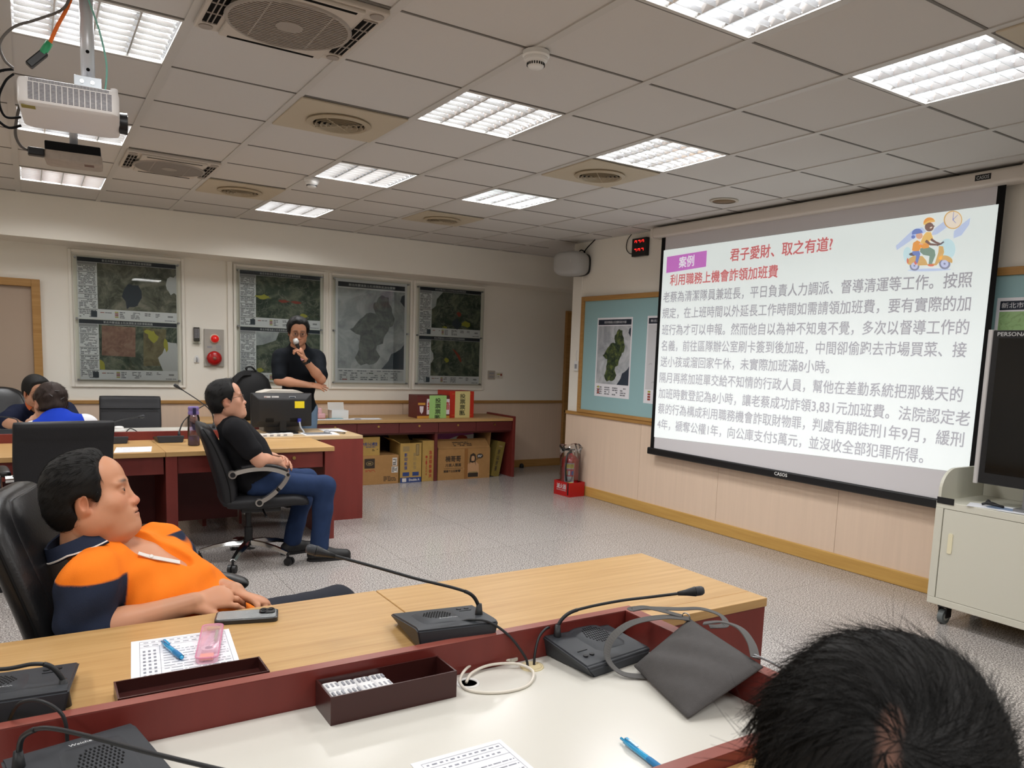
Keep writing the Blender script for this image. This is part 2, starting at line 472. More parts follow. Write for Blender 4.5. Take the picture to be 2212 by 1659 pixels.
M_beige = mat('aged_beige', (190, 178, 156), 0.55)
M_beige2 = mat('aged_beige_ring', (176, 162, 138), 0.5)
def vent(label):
    t = local_thing('ceiling_vent', label, 'air vent', 'round ceiling vents on beige panels')
    bm = B(); box(bm, -.286, .286, -.286, .286, -.012, .0, .005); obj('panel', bm, M_beige, t)
    bm = B(); cyl(bm, (0, 0, -.0135), (0, 0, -.0125), .135, n=36); obj('duct_opening', bm, M_dark, t)
    bm = B()
    lathe(bm, [(.135, -.012), (.168, -.014), (.172, -.022), (.150, -.032), (.138, -.026), (.135, -.012)], n=40, cap0=False, cap1=False)
    for r in (.035, .062, .09, .117):
        lathe(bm, [(r, -.016), (r+.009, -.034), (r+.011, -.034), (r+.004, -.016)], n=36, cap0=False, cap1=False)
    for a in (0, PI/2): 
        M = Matrix.Rotation(a+PI/4, 4, 'Z'); box(bm, -.14, .14, -.003, .003, -.032, -.028, M=M)
    obj('diffuser', bm, M_beige2, t, smooth=False)
    return t
VV = {(-2, 2): 'beige square vent panel nearest the projector, left of centre', (-2, 6): 'beige vent panel farthest left, near the back beam',
      (1, 2): 'beige vent panel in front of the projection screen top', (1, 6): 'beige vent panel near the back beam toward the wall corner',
      (1, -3): 'beige vent panel cut by the upper right edge of the picture'}
V0 = None
for (i, j), lb in VV.items():
    M = place((i+.5)*T, (j+.5)*T, H-.001)
    if V0 is None: V0 = vent(lb); V0.matrix_basis = M
    else: dup(V0, M, lb)

M_ac = mat('ac_grey_white', (196, 188, 178), 0.5)
M_acg = mat('ac_grille', (158, 150, 142), 0.55)
def aircon(label):
    t = local_thing('air_conditioner', label, 'air conditioner', 'ceiling cassette air conditioners')
    bm = B(); box(bm, -.288, .288, -.288, .288, -.022, 0, .006)
    box(bm, -.20, .20, -.275, .275, -.036, -.02, .006)
    obj('panel', bm, M_ac, t)
    bm = B(); cyl(bm, (0, 0, -.0375), (0, 0, -.0365), .222, n=48); obj('grille_opening', bm, mat('ac_inside', (70, 66, 62), .8), t)
    bm = B()
    lathe(bm, [(.214, -.037), (.216, -.043), (.226, -.043), (.23, -.036)], n=48, cap0=False, cap1=False)
    for k in range(-13, 14):
        y = k*.0158; L = math.sqrt(max(.218**2-y*y, 0))
        box(bm, -L, L, y-.0035, y+.0035, -.042, -.036)
    for s in (-.11, .11): 
        L = math.sqrt(.218**2-s*s); box(bm, s-.003, s+.003, -L, L, -.0415, -.037)
    cyl(bm, (0, 0, -.044), (0, 0, -.037), .05, n=28)
    obj('round_grille', bm, M_acg, t)
    for s in (-1, 1):
        bm = B(); x0, x1 = sorted((s*.218, s*.272)); box(bm, x0, x1, -.2, .2, -.0235, -.0205); sl = obj('air_slot', bm, M_dark, t)
        bm = B()
        for q in (.235, .253): box(bm, min(s*q, s*(q+.004)), max(s*q, s*(q+.004)), -.2, .2, -.027, -.022)
        for y in (-.2, -.1, 0, .1, .2): box(bm, x0, x1, y-.003, y+.003, -.027, -.022)
        obj('slot_bars', bm, M_acg, sl)
        bm = B(); box(bm, -.17, .17, min(s*.252, s*.268), max(s*.252, s*.268), -.0375, -.034); obj('air_slot', bm, M_dark, t)
    for sx in (-1, 1):
        for sy in (-1, 1): bm = B(); cyl(bm, (sx*.25, sy*.25, -.022), (sx*.25, sy*.25, -.026), .026, n=20); obj('corner_cap', bm, M_acg, t)
    return t
A0 = aircon('large ceiling cassette air conditioner cut by the top edge, with round slatted grille'); A0.matrix_basis = place(-2.5*T, .5*T, H-.001)
dup(A0, place(-2.5*T, 5.5*T, H-.001), 'far ceiling cassette air conditioner beside the hanging projectors')

def detector(label):
    t = local_thing('smoke_detector', label, 'smoke detector')
    bm = B(); lathe(bm, [(.054, 0), (.056, -.018), (.050, -.024), (.05, -.03)], n=32); obj('base', bm, M_white, t, angle=40)
    bm = B(); lathe(bm, [(.048, -.028), (.047, -.036), (.036, -.046), (.033, -.058), (.026, -.064), (.0, -.065)], n=32); hd = obj('head', bm, M_white, t, angle=40)
    bm = B()
    for k in range(22):
        a = 2*PI*k/22; M = Matrix.Rotation(a, 4, 'Z'); box(bm, .0345, .0375, -.0024, .0024, -.056, -.046, M=M)
    obj('slots', bm, M_blk, hd)
    return t
S0 = detector('white smoke detector in the middle of the ceiling near the top edge'); S0.matrix_basis = place(-.585, .0, H-.005)
dup(S0, place(-.575, 3.06, H-.005), 'small far smoke detector beside a louvred light')
t = thing('ceiling_speaker', 'round brown flush ceiling speaker near the top of the projection screen', 'speaker', (2.15, 1.56, H))
bm = B(); lathe(bm, [(.085, 0), (.11, -.001), (.108, -.007), (.088, -.009)], (2.15, 1.56, H), n=36, cap0=False, cap1=False); obj('rim', bm, mat('speaker_rim', (190, 182, 168), .5), t, smooth=True)
bm = B(); lathe(bm, [(.088, -.001), (.087, -.006), (0.0, -.009)], (2.15, 1.56, H), n=36); obj('mesh_cover', bm, mat('speaker_brown', (120, 98, 70), .7), t, smooth=True)

# ================================================================ maps
def map_mat(name, cols, scale, ridge=(200, 200, 190), ramt=0.5, ax='xz'):
    m = mat(name, cols[0], 0.5, spec=0.3); nt = m.node_tree; N = nt.nodes; L = nt.links; b = N['Principled BSDF']
    tc = N.new('ShaderNodeTexCoord')
    n = N.new('ShaderNodeTexNoise'); n.inputs['Scale'].default_value = scale; n.inputs['Detail'].default_value = 9; n.inputs['Distortion'].default_value = 1.2; n.inputs['Roughness'].default_value = .62
    L.new(tc.outputs['Object'], n.inputs['Vector'])
    r = N.new('ShaderNodeValToRGB'); e = r.color_ramp.elements
    e[0].position = .36; e[0].color = (*rgb(*cols[0]), 1); e[1].position = .66; e[1].color = (*rgb(*cols[2]), 1)
    k = e.new(.5); k.color = (*rgb(*cols[1]), 1)
    L.new(n.outputs[0], r.inputs[0])
    n2 = N.new('ShaderNodeTexNoise'); n2.inputs['Scale'].default_value = scale*.8; n2.inputs['Detail'].default_value = 4; n2.inputs['Distortion'].default_value = 2.0
    mp = N.new('ShaderNodeMapping'); mp.inputs['Location'].default_value = (3, 5, 1); L.new(tc.outputs['Object'], mp.inputs[0]); L.new(mp.outputs[0], n2.inputs['Vector'])
    a1 = N.new('ShaderNodeMath'); a1.operation = 'SUBTRACT'; a1.inputs[1].default_value = .5; L.new(n2.outputs[0], a1.inputs[0])
    a2 = N.new('ShaderNodeMath'); a2.operation = 'ABSOLUTE'; L.new(a1.outputs[0], a2.inputs[0])
    a3 = N.new('ShaderNodeMapRange'); a3.inputs[1].default_value = 0; a3.inputs[2].default_value = .02; a3.inputs[3].default_value = ramt; a3.inputs[4].default_value = 0; L.new(a2.outputs[0], a3.inputs[0])
    mx = N.new('ShaderNodeMix'); mx.data_type = 'RGBA'; L.new(a3.outputs[0], mx.inputs[0]); L.new(r.outputs[0], mx.inputs[6]); mx.inputs[7].default_value = (*rgb(*ridge), 1)
    L.new(mx.outputs[2], b.inputs['Base Color'])
    return m
P_paper = mat('print_paper', (232, 232, 238), 0.5)
P_navy = mat('print_navy', (24, 32, 48), 0.5)
P_grey = mat('print_grey', (150, 150, 156), 0.5)
P_ltxt = mat('print_text', (118, 120, 128), 0.6)
P_map1 = map_mat('print_terrain', ((58, 62, 54), (96, 98, 88), (146, 142, 130)), 5.5, (150, 148, 140), .45)
P_map2 = map_mat('print_terrain_green', ((44, 58, 52), (76, 88, 76), (122, 126, 110)), 6.5, (160, 156, 146), .5)
P_map3 = map_mat('print_hillshade', ((150, 154, 160), (172, 176, 181), (198, 201, 205)), 4.5, (190, 192, 194), .3)
P_dist = map_mat('print_district', ((80, 84, 84), (100, 104, 102), (126, 130, 126)), 9, (120, 124, 120), .35)
P_distg = map_mat('print_district_green', ((30, 42, 34), (54, 68, 48), (104, 116, 60)), 16, (150, 150, 80), .3)
P_sea = mat('print_sea', (46, 56, 70), .5)
P_white = mat('print_white', (205, 206, 210), .5)
P_yel = mat('print_yellow', (168, 164, 60), .5)
P_red = mat('print_red', (150, 62, 50), .5)
P_pink = map_mat('print_pinkish', ((118, 86, 74), (140, 104, 92), (156, 126, 112)), 10, (170, 140, 120), .4)
P_brn = map_mat('print_tan', ((96, 88, 66), (120, 110, 82), (136, 128, 100)), 10, (150, 146, 130), .4)
P_lgreen = map_mat('print_lightgreen', ((140, 176, 120), (156, 190, 134), (170, 202, 150)), 4, (110, 130, 90), .4)
PM = [P_paper, P_navy, P_grey, P_ltxt, P_map1, P_map2, P_map3, P_dist, P_distg, P_sea, P_white, P_yel, P_red, P_pink, P_brn, P_lgreen]
PI_ = {m.name: i for i, m in enumerate(PM)}
OUT = [(650, 265), (690, 285), (730, 290), (735, 360), (770, 410), (775, 470), (805, 540), (795, 600), (780, 635), (745, 650), (735, 690), (700, 740), (680, 780), (670, 850), (600, 880), (590, 930), (620, 980), (640, 1010), (600, 1080), (560, 1105), (510, 1115), (480, 1100), (415, 1125), (375, 1090), (345, 1035), (370, 985), (390, 930), (385, 880), (400, 830), (405, 760), (360, 750), (310, 715), (285, 695), (320, 680), (360, 620), (400, 570), (440, 540), (470, 500), (520, 485), (580, 495), (550, 420), (555, 370), (590, 350), (610, 300)]
OUT = [((x-150)/775, 1-(y-215)/950) for x, y in OUT]
class Sheet:
    """flat print: (u, v) in metres from its lower left corner; layers a fraction of a millimetre apart"""
    def __init__(s, o, ux, uz, n): s.o = Vector(o); s.ux = Vector(ux); s.uz = Vector(uz); s.n = Vector(n); s.bm = B(); s.k = 0
    def P(s, u, v, l=0): return s.o+s.ux*u+s.uz*v+s.n*(.0004*l)
    def r(s, u0, u1, v0, v1, m, l=1): quad(s.bm, s.P(u0, v0, l), s.P(u1, v0, l), s.P(u1, v1, l), s.P(u0, v1, l), PI_[m])
    def poly(s, pts, m, l=2):
        vs = [s.bm.verts.new(s.P(u, v, l)) for u, v in pts]
        for a, b_, c in tessellate_polygon([[Vector((u, v, 0)) for u, v in pts]]):
            try: s.bm.faces.new((vs[a], vs[b_], vs[c])).material_index = PI_[m]
            except ValueError: pass
    def txt(s, t, u0, u1, v0, v1, m, l=3, bold=.01): add_text(s.bm, t, s.P(u0, v0, l), s.ux*(u1-u0), s.uz*(v1-v0), 0, bold, PI_[m])
    def lines(s, u0, u1, v0, v1, n, m='print_text', l=2, seed=0):
        R = random.Random(seed+int(u0*1000)+int(v1*777)); dv = (v1-v0)/n
        for k in range(n):
            v = v1-(k+.5)*dv; u = u0
            while u < u1-.004:
                w = min(R.uniform(.01, .05), u1-u)
                if R.random() < .8: s.r(u, u+w*.85, v-dv*.28, v+dv*.28, m, l)
                u += w
            
TITLE = '新北市雙溪區土石流潛勢溪流影響範圍圖'
def legend(S, u0, u1, v0, v1, seed):
    S.r(u0, u1, v0, v1, 'print_paper', 2); h = v1-v0; w = u1-u0
    S.r(u0+.02*w, u0+.07*w, v0+.66*h, v0+.74*h, 'print_red', 3); S.lines(u0+.08*w, u0+.17*w, v0+.62*h, v0+.78*h, 1, l=3)
    for k, m in enumerate(('print_yellow', 'print_red', 'print_red', 'print_yellow')):
        S.r(u0+.20*w, u0+.245*w, v0+(.2+.18*k)*h, v0+(.32+.18*k)*h, m, 3)
    S.lines(u0+.26*w, u0+.33*w, v0+.12*h, v0+.9*h, 4, l=3, seed=seed)
    S.lines(u0+.40*w, u0+.52*w, v0+.12*h, v0+.9*h, 5, l=3, seed=seed+1)
    S.lines(u0+.58*w, u0+.66*w, v0+.5*h, v0+.9*h, 2, l=3, seed=seed+2)
    S.lines(u0+.72*w, u0+.78*w, v0+.4*h, v0+.9*h, 3, l=3, seed=seed+3)
    S.lines(u0+.84*w, u0+.98*w, v0+.05*h, v0+.2*h, 1, l=3, seed=seed+4); S.r(u0+.88*w, u0+.95*w, v0+.5*h, v0+.7*h, 'print_grey', 3)
def terrain_half(S, u0, u1, v0, v1, mapm, seed, feats):
    """one landscape hazard sheet: header band, side column of notes, terrain map, legend strip"""
    w = u1-u0; h = v1-v0
    S.r(u0, u1, v0, v1, 'print_paper', 1)
    S.r(u0, u1, v1-.07*h, v1, 'print_navy', 2); S.txt(TITLE, u0+.24*w, u0+.74*w, v1-.055*h, v1-.015*h, 'print_white', 3, 0)
    S.r(u0, u0+.185*w, v1-.115*h, v1-.075*h, 'print_grey', 2)
    for a, b_ in ((.78, .87), (.55, .76), (.42, .53), (.34, .40), (.17, .32), (.02, .15)):
        S.r(u0, u0+.185*w, v0+b_*h, v0+(b_+.012)*h, 'print_grey', 2)
        S.lines(u0+.008*w, u0+.175*w, v0+a*h, v0+b_*h, max(2, int((b_-a)*45)), l=2, seed=seed)
    S.r(u0+.12*w, u0+.18*w, v0+.03*h, v0+.13*h, 'print_sea', 3)
    S.r(u0+.19*w, u1, v0+.165*h, v1-.075*h, mapm, 2)
    mu0, mu1, mv0, mv1 = u0+.19*w, u1, v0+.165*h, v1-.075*h
    for k, (pts, m) in enumerate(feats): S.poly([(mu0+(mu1-mu0)*a, mv0+(mv1-mv0)*b_) for a, b_ in pts], m, 3+k)
    legend(S, u0+.195*w, u1, v0+.005*h, v0+.155*h, seed)
def blob(cx, cy, rx, ry, n=14, seed=1, j=.3):
    R = random.Random(seed); return [(cx+rx*(1+R.uniform(-j, j))*math.cos(2*PI*k/n), cy+ry*(1+R.uniform(-j, j))*math.sin(2*PI*k/n)) for k in range(n)]
def clampq(p): return [(min(max(a, 0), 1), min(max(b_, 0), 1)) for a, b_ in p]
M_acryl = clear('clear_acrylic', (250, 252, 250), .02, .0, .98, 1.28)
def poster(label, x0, x1, z0, z1, kind, wx0, wx1):
    y = YB-.035
    t = thing('framed_map', label, 'wall map', ((x0+x1)/2, YB-.01, z0), 0, 'map posters on the back wall')
    bm = B(); box(bm, x0-.004, x1+.004, y+.002, y+.012, z0-.004, z1+.004); obj('backing_board', bm, M_white, t)
    S = Sheet((x0, y, z0), (1, 0, 0), (0, 0, 1), (0, -1, 0)); w = x1-x0; h = z1-z0
    if kind == 'single':
        S.r(0, w, 0, h, 'print_paper', 1); S.r(.025, w-.025, h-.085, h-.03, 'print_navy', 2)
        S.txt('新北市雙溪區土石流潛勢溪流位置圖', .15, w-.15, h-.073, h-.045, 'print_white', 3, .01)
        u0, u1, v0, v1 = .025, w-.025, .16, h-.1
        S.r(u0, u1, v0, v1, 'print_hillshade', 2)
        f = lambda P: [(u0+(u1-u0)*a, v0+(v1-v0)*b_) for a, b_ in P]
        S.poly(f(OUT), 'print_district', 3)
        S.poly(f([(1, 0), (1, .33), (.95, .27), (.86, .22), (.8, .2), (.76, .11), (.66, .01), (.65, 0)]), 'print_sea', 3)
        S.poly(f([(1, .81), (1, .97), (.95, .95), (.93, .88), (.97, .84)]), 'print_sea', 3)
        S.r(.025, w-.025, .02, .15, 'print_white', 2); S.lines(.04, w-.05, .125, .145, 1, l=3)
        for k in range(6): S.lines(.05+.125*k, .14+.125*k, .025, .12, 4, l=3, seed=k)
        S.r(.08, .14, .03, .04, 'print_red', 4); S.r(.4, .45, .105, .115, 'print_district_green', 4); S.r(.4, .45, .03, .042, 'print_sea', 4)
    else:
        fa, fb, ma, mb = kind
        terrain_half(S, 0, w, h/2+.004, h, ma, 3, fa); terrain_half(S, 0, w, 0, h/2-.004, mb, 9, fb)
    obj('printed_sheet', S.bm, PM, t)
    bm = B(); box(bm, wx0, wx1, y-.009, y-.006, z0-.02, z1+.012); obj('acrylic_cover', bm, M_acryl, t)
    for bx in (wx0+.018, wx1-.018):
        for bz in (z0-.004, (z0+z1)/2, z1-.004):
            bm = B(); cyl(bm, (bx, y+.03, bz), (bx, y-.016, bz), .010, n=14); obj('standoff_bolt', bm, M_steel, t, angle=40)
    return t
fa1 = [(clampq(blob(.97, .62, .1, .22, 16, 3)), 'print_white'), (blob(.42, .3, .12, .28, 14, 5), 'print_sea')]
fb1 = [([(.03, .32), (.45, .30), (.46, .97), (.04, .98)], 'print_pinkish'), ([(.55, .1), (.82, .12), (.86, .95), (.56, .97)], 'print_tan'),
       (clampq(blob(.95, .3, .22, .36, 18, 8)), 'print_white'), (blob(.68, .78, .06, .12, 9, 2), 'print_yellow'), (blob(.62, .88, .05, .05, 9, 12), 'print_yellow'), (clampq(blob(.02, .1, .05, .12, 9, 4)), 'print_yellow'), (blob(.85, .6, .03, .14, 9, 4), 'print_yellow')]
fa2 = [(blob(.42, .43, .08, .035, 10, 2), 'print_red'), (blob(.62, .42, .09, .03, 10, 4), 'print_red'), (blob(.73, .1, .06, .05, 10, 6), 'print_yellow'), (blob(.12, .5, .1, .05, 12, 3, .5), 'print_yellow')]
fb2 = [(clampq([(0, 1), (.35, 1), (.3, .8), (.2, .74), (.1, .68), (0, .66)]), 'print_hillshade'), (blob(.06, .07, .05, .05, 10, 2), 'print_yellow'), (blob(.3, .12, .04, .08, 10, 3), 'print_yellow'), (blob(.46, .2, .12, .1, 10, 9), 'print_sea')]
fa4 = [(clampq([(0, 1), (.22, 1), (.1, .8), (.08, .6), (0, .5)]), 'print_hillshade'), (blob(.55, .42, .05, .06, 10, 4), 'print_red'), (blob(.7, .15, .1, .08, 10, 3), 'print_yellow'), (blob(.27, .03, .05, .03, 10, 3), 'print_yellow'), (blob(.5, .15, .09, .13, 9, 2), 'print_sea')]
fb4 = [([(.42, .78), (.5, .72), (.58, .6), (.63, .42), (.6, .4), (.54, .55), (.47, .7)], 'print_red'), (blob(.32, .45, .05, .06, 10, 4), 'print_yellow'), (clampq(blob(0, .55, .06, .16, 10, 4)), 'print_white')]
poster('double terrain map with red dotted and white patches, leftmost beside the door', -1.955, -1.09, 1.105, 2.275, (fa1, fb1, 'print_terrain', 'print_terrain_green'), -1.99, -1.055)
poster('double terrain map partly hidden behind the standing man', -.47, .39, 1.105, 2.285, (fa2, fb2, 'print_terrain_green', 'print_terrain_green'), -.505, .425)
poster('single grey map with one large dark district shape, right of the standing man', .57, 1.435, 1.11, 2.285, 'single', .535, 1.47)
poster('double dark terrain map, rightmost above the ballot boxes', 1.605, 2.445, 1.11, 2.275, (fa4, fb4, 'print_terrain_green', 'print_terrain_green'), 1.57, 2.48)
# boarded window recess mouldings round the maps
for k, (a, b_) in enumerate(((-2.03, -1.01), (-.53, .46), (.50, 1.515), (1.535, 2.53))):
    bm = B(); z0, z1, w = 1.03, 2.345, .028
    for x0, x1, c, d in ((a, a+w, z0, z1), (b_-w, b_, z0, z1), (a+w, b_-w, z0, z0+w), (a+w, b_-w, z1-w, z1)):
        box(bm, x0, x1, YB-.02, YB, c, d, .004)
    struct('window_%d' % (k+1), bm, M_cream)

# notice board on the screen wall
M_board = mat('board_teal', (150, 186, 190), .45)
t = thing('notice_board', 'long wood framed pale teal notice board half behind the projection screen', 'notice board', (XW, 1.6, .905))
y0, y1, z0, z1 = -2.2, 4.06, .905, 2.15
bm = B(); box(bm, XW-.02, XW-.001, y0, y1, z0, z1); obj('board_panel', bm, M_board, t)
bm = B(); w = .05
for a, b_, c, d in ((y0, y0+w, z0, z1), (y1-w, y1, z0, z1), (y0+w, y1-w, z0, z0+w*.7), (y0+w, y1-w, z1-w, z1)): box(bm, XW-.04, XW-.001, a, b_, c, d, .004)
obj('board_frame', bm, M_rail, t)
def board_map(name, label, y1, y0, z0, z1, kind):
    S = Sheet((XW-.0215, y1, z0), (0, -1, 0), (0, 0, 1), (-1, 0, 0)); w = y1-y0; h = z1-z0
    S.r(0, w, 0, h, 'print_paper', 1)
    S.r(.02, w-.02, h-.075, h-.02, 'print_navy', 2)
    u0, u1, v0, v1 = .02, w-.02, .135, h-.085
    f = lambda P: [(u0+(u1-u0)*a, v0+(v1-v0)*b_) for a, b_ in P]
    if kind == 'green':
        S.txt('新北市雙溪區土石流潛勢溪流分布圖', .12, w-.1, h-.06, h-.035, 'print_white', 3, .01)
        S.r(u0, u1, v0, v1, 'print_hillshade', 2); S.poly(f(OUT), 'print_district_green', 3)
        S.poly(f([(1, 0), (1, .33), (.95, .27), (.86, .22), (.8, .2), (.76, .11), (.66, .01), (.65, 0)]), 'print_sea', 3)
        S.poly(f([(1, .81), (1, .97), (.95, .95), (.93, .88), (.97, .84)]), 'print_sea', 3)
        for k in range(4): S.lines(.04+.13*k, .13+.13*k, .02, .11, 4, l=3, seed=k)
        for k, m in enumerate(('print_red', 'print_red', 'print_yellow')): S.r(.05, .08, .03+.03*k, .05+.03*k, m, 4)
    elif kind == 'white':
        S.txt('新北市雙溪區', .05, .3, h-.06, h-.035, 'print_white', 3, .01)
        S.r(u0, u1, v0, v1, 'print_white', 2)
        R = random.Random(4)
        for k in range(14):
            a = R.random()*.9; b_ = R.random()*.95; S.poly(f(clampq([(a, b_), (a+.05, b_+.02), (a+.1, b_+.01), (a+.1, b_+.016), (a+.05, b_+.027), (a, b_+.006)])), 'print_grey', 3)
        for k, m in enumerate(('print_red', 'print_red', 'print_red', 'print_yellow')): S.r(.06, .10, .03+.025*k, .048+.025*k, m, 4)
    else:
        S.txt('新北市雙溪區火災搶救地圖', .03, .55, h-.064, h-.03, 'print_white', 3, .01)
        S.r(u0, u1, v0, v1, 'print_lightgreen', 2); S.poly(f(blob(.25, .68, .12, .05, 12, 3)), 'print_yellow', 3); S.poly(f(blob(.5, .4, .2, .15, 12, 5)), 'print_district_green', 3)
    o = obj(name, S.bm, PM); o['label'] = label; o['category'] = 'map'
board_map('pinned_map', 'map with dark green district pinned on the teal board left of the screen', 3.775, 3.20, 1.10, 1.92, 'green')
board_map('pinned_map', 'pale white map on the teal board half covered by the screen edge', 2.98, 2.42, 1.08, 1.925, 'white')
board_map('pinned_map', 'light green map on the teal board behind the television', -.285, -1.0, 1.10, 1.965, 'lg')
# ================================================================ FURNITURE
M_oak = wood('oak_top', (202, 165, 112), (178, 138, 86), 22, 0, 0.38)
M_oakl = wood('oak_top_light', (204, 178, 140), (188, 158, 116), 22, 0, 0.4)
M_maho = mat('mahogany', (118, 46, 40), 0.4, noise=(9, .14, (1, 1, .12)))
M_mahod = mat('mahogany_front', (98, 40, 38), 0.45, noise=(9, .12, (.12, 1, 1)))
M_mahot = mat('mahogany_rim', (140, 76, 66), 0.32, noise=(9, .1, (.12, 1, 1)))
M_lam = mat('white_laminate', (214, 212, 204), 0.22)
M_brass = mat('brass', (190, 160, 96), 0.3, 1.0)
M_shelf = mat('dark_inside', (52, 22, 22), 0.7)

# ---- near conference desk (the man in orange sits behind it)
t = thing('conference_desk', 'long oak topped desk with red brown rim in the foreground, phone and papers on it', 'desk', (-1.5, -.8, 0))
for a, b_ in ((-4.3, -2.9), (-2.897, -1.457), (-1.454, -.336)):
    bm = B(); box(bm, a, b_, -1.085, -.53, .705, .735, .0025); obj('desktop', bm, M_oak, t)
bm = B(); box(bm, -.866, -.336, -1.167, -1.0855, .705, .735, .0025); obj('desktop', bm, M_oak, t)
bm = B()
box(bm, -4.3, -.866, -1.117, -1.086, .5, .762, .002); box(bm, -.905, -.866, -1.83, -1.1175, .5, .762, .002)
obj('rim_board', bm, M_maho, t)
bm = B()
box(bm, -4.3, -.866, -1.117, -1.086, .7622, .7632); box(bm, -.905, -.866, -1.83, -1.1175, .7622, .7632)
obj('rim_cap', bm, M_mahot, t)
bm = B(); box(bm, -.864, -.34, -1.162, -1.142, 0, .704); obj('end_panel', bm, M_maho, t)
bm = B(); box(bm, -.36, -.34, -1.14, -.56, 0, .704); obj('end_panel', bm, M_maho, t)
for x in (-2.9, -1.456):
    bm = B(); box(bm, x-.02, x+.02, -1.06, -.56, 0, .704); obj('leg_panel', bm, M_maho, t)
bm = B(); box(bm, -4.3, -.36, -1.085, -1.066, .1, .704); obj('modesty_panel', bm, M_maho, t)

t = thing('middle_table', 'low white laminate tabletop in the middle of the desk ring', 'table', (-1.8, -1.45, 0))
bm = B(); box(bm, -4.3, -.906, -1.83, -1.118, .652, .675); obj('tabletop', bm, M_lam, t)
for x in (-2.9, -1.456):
    bm = B(); box(bm, x-.015, x+.015, -1.8, -1.15, 0, .652); obj('leg_panel', bm, M_maho, t)
bm = B()
def grommet(x, y, r, cover):
    g = thing('cable_grommet', 'open grey cable hole ring in the white tabletop' if not cover else 'beige round cable cover in the white tabletop with two black cables', 'cable grommet', (x, y, .675))
    bm = B(); lathe(bm, [(r*.76, .0), (r*.78, .004), (r*.98, .004), (r, .0)], (x, y, .675), n=32, cap0=False, cap1=False); obj('ring', bm, mat('grommet_beige', (214, 200, 160), .4) if cover else M_white, g, smooth=True)
    bm = B(); lathe(bm, [(r*.77, .0025 if cover else .0006), (0, .003 if cover else .0006)], (x, y, .675), n=32); obj('cover' if cover else 'hole', bm, mat('grommet_beige', (214, 200, 160), .4) if cover else M_dark, g)
grommet(-1.262, -1.165, .032, True); grommet(-1.462, -1.178, .030, False)

t = thing('conference_desk', 'near desk row at the bottom edge, only its red brown rim showing', 'desk', (-1.5, -2.1, 0))
bm = B(); box(bm, -4.3, -.866, -1.862, -1.831, .5, .762, .002); obj('rim_board', bm, M_maho, t)
bm = B(); box(bm, -4.3, -.866, -1.862, -1.831, .7622, .7632); obj('rim_cap', bm, M_mahot, t)
bm = B(); box(bm, -4.3, -1.10, -2.28, -1.8625, .705, .735, .0025); obj('desktop', bm, M_oak, t)
for x in (-2.9, -1.456, -1.12):
    bm = B(); box(bm, x-.015, x+.015, -2.26, -1.87, 0, .704); obj('leg_panel', bm, M_maho, t)

# ---- far conference desk row
t = thing('conference_desk', 'far desk row with oak top and dark red drawers behind the seated man in black', 'desk', (-1.9, 3.4, 0))
for a, b_, y1 in ((-4.6, -3.1, 3.84), (-3.098, -1.59, 3.84), (-1.588, -.952, 3.84), (-.951, -.385, 3.698)):
    bm = B(); box(bm, a, b_, 3.07, y1, .70, .735, .003); obj('desktop', bm, M_oak, t)
bm = B(); box(bm, -4.6, -.952, 3.841, 3.872, .45, .80, .002); obj('rim_board', bm, M_maho, t)
for x in (-3.1, -1.545, -.415):
    bm = B(); box(bm, x-.045, x+.03, 3.075, 3.68, 0, .70); obj('leg_panel', bm, M_maho, t)
bm = B(); box(bm, -4.6, -.96, 3.80, 3.82, .08, .70); obj('modesty_panel', bm, M_mahod, t)
for a, b_ in ((-3.05, -2.32), (-2.31, -1.60), (-1.51, -.97), (-.96, -.47)):
    bm = B(); box(bm, a, b_, 3.095, 3.6, .575, .698, .002); d = obj('drawer', bm, M_maho, t)
    bm = B(); x = (a+b_)/2+.02; cyl(bm, (x, 3.096, .655), (x, 3.086, .655), .013, n=18); obj('lock', bm, M_brass, d)

t = thing('middle_table', 'white tabletop strip just behind the far red brown rim, white cup on it', 'table', (-2.4, 4.15, 0))
bm = B(); box(bm, -4.6, -.95, 3.873, 4.45, .745, .77); obj('tabletop', bm, M_lam, t)
for x in (-3.1, -1.2):
    bm = B(); box(bm, x-.015, x+.015, 3.9, 4.4, 0, .745); obj('leg_panel', bm, M_maho, t)

# ---- side desk with the monitor
t = thing('side_desk', 'red side desk with pale oak top carrying the computer monitor', 'desk', (-.2, 4.0, 0))
bm = B(); box(bm, -.94, .08, 3.70, 4.36, .715, .745, .003); obj('desktop', bm, M_oakl, t)
bm = B(); box(bm, -.30, .083, 3.70, 3.72, 0, .714); obj('front_panel', bm, M_maho, t)
bm = B(); box(bm, .06, .08, 3.721, 4.36, 0, .714); obj('end_panel', bm, M_maho, t)
bm = B(); box(bm, -.93, -.91, 3.88, 4.36, 0, .714); obj('end_panel', bm, M_maho, t)

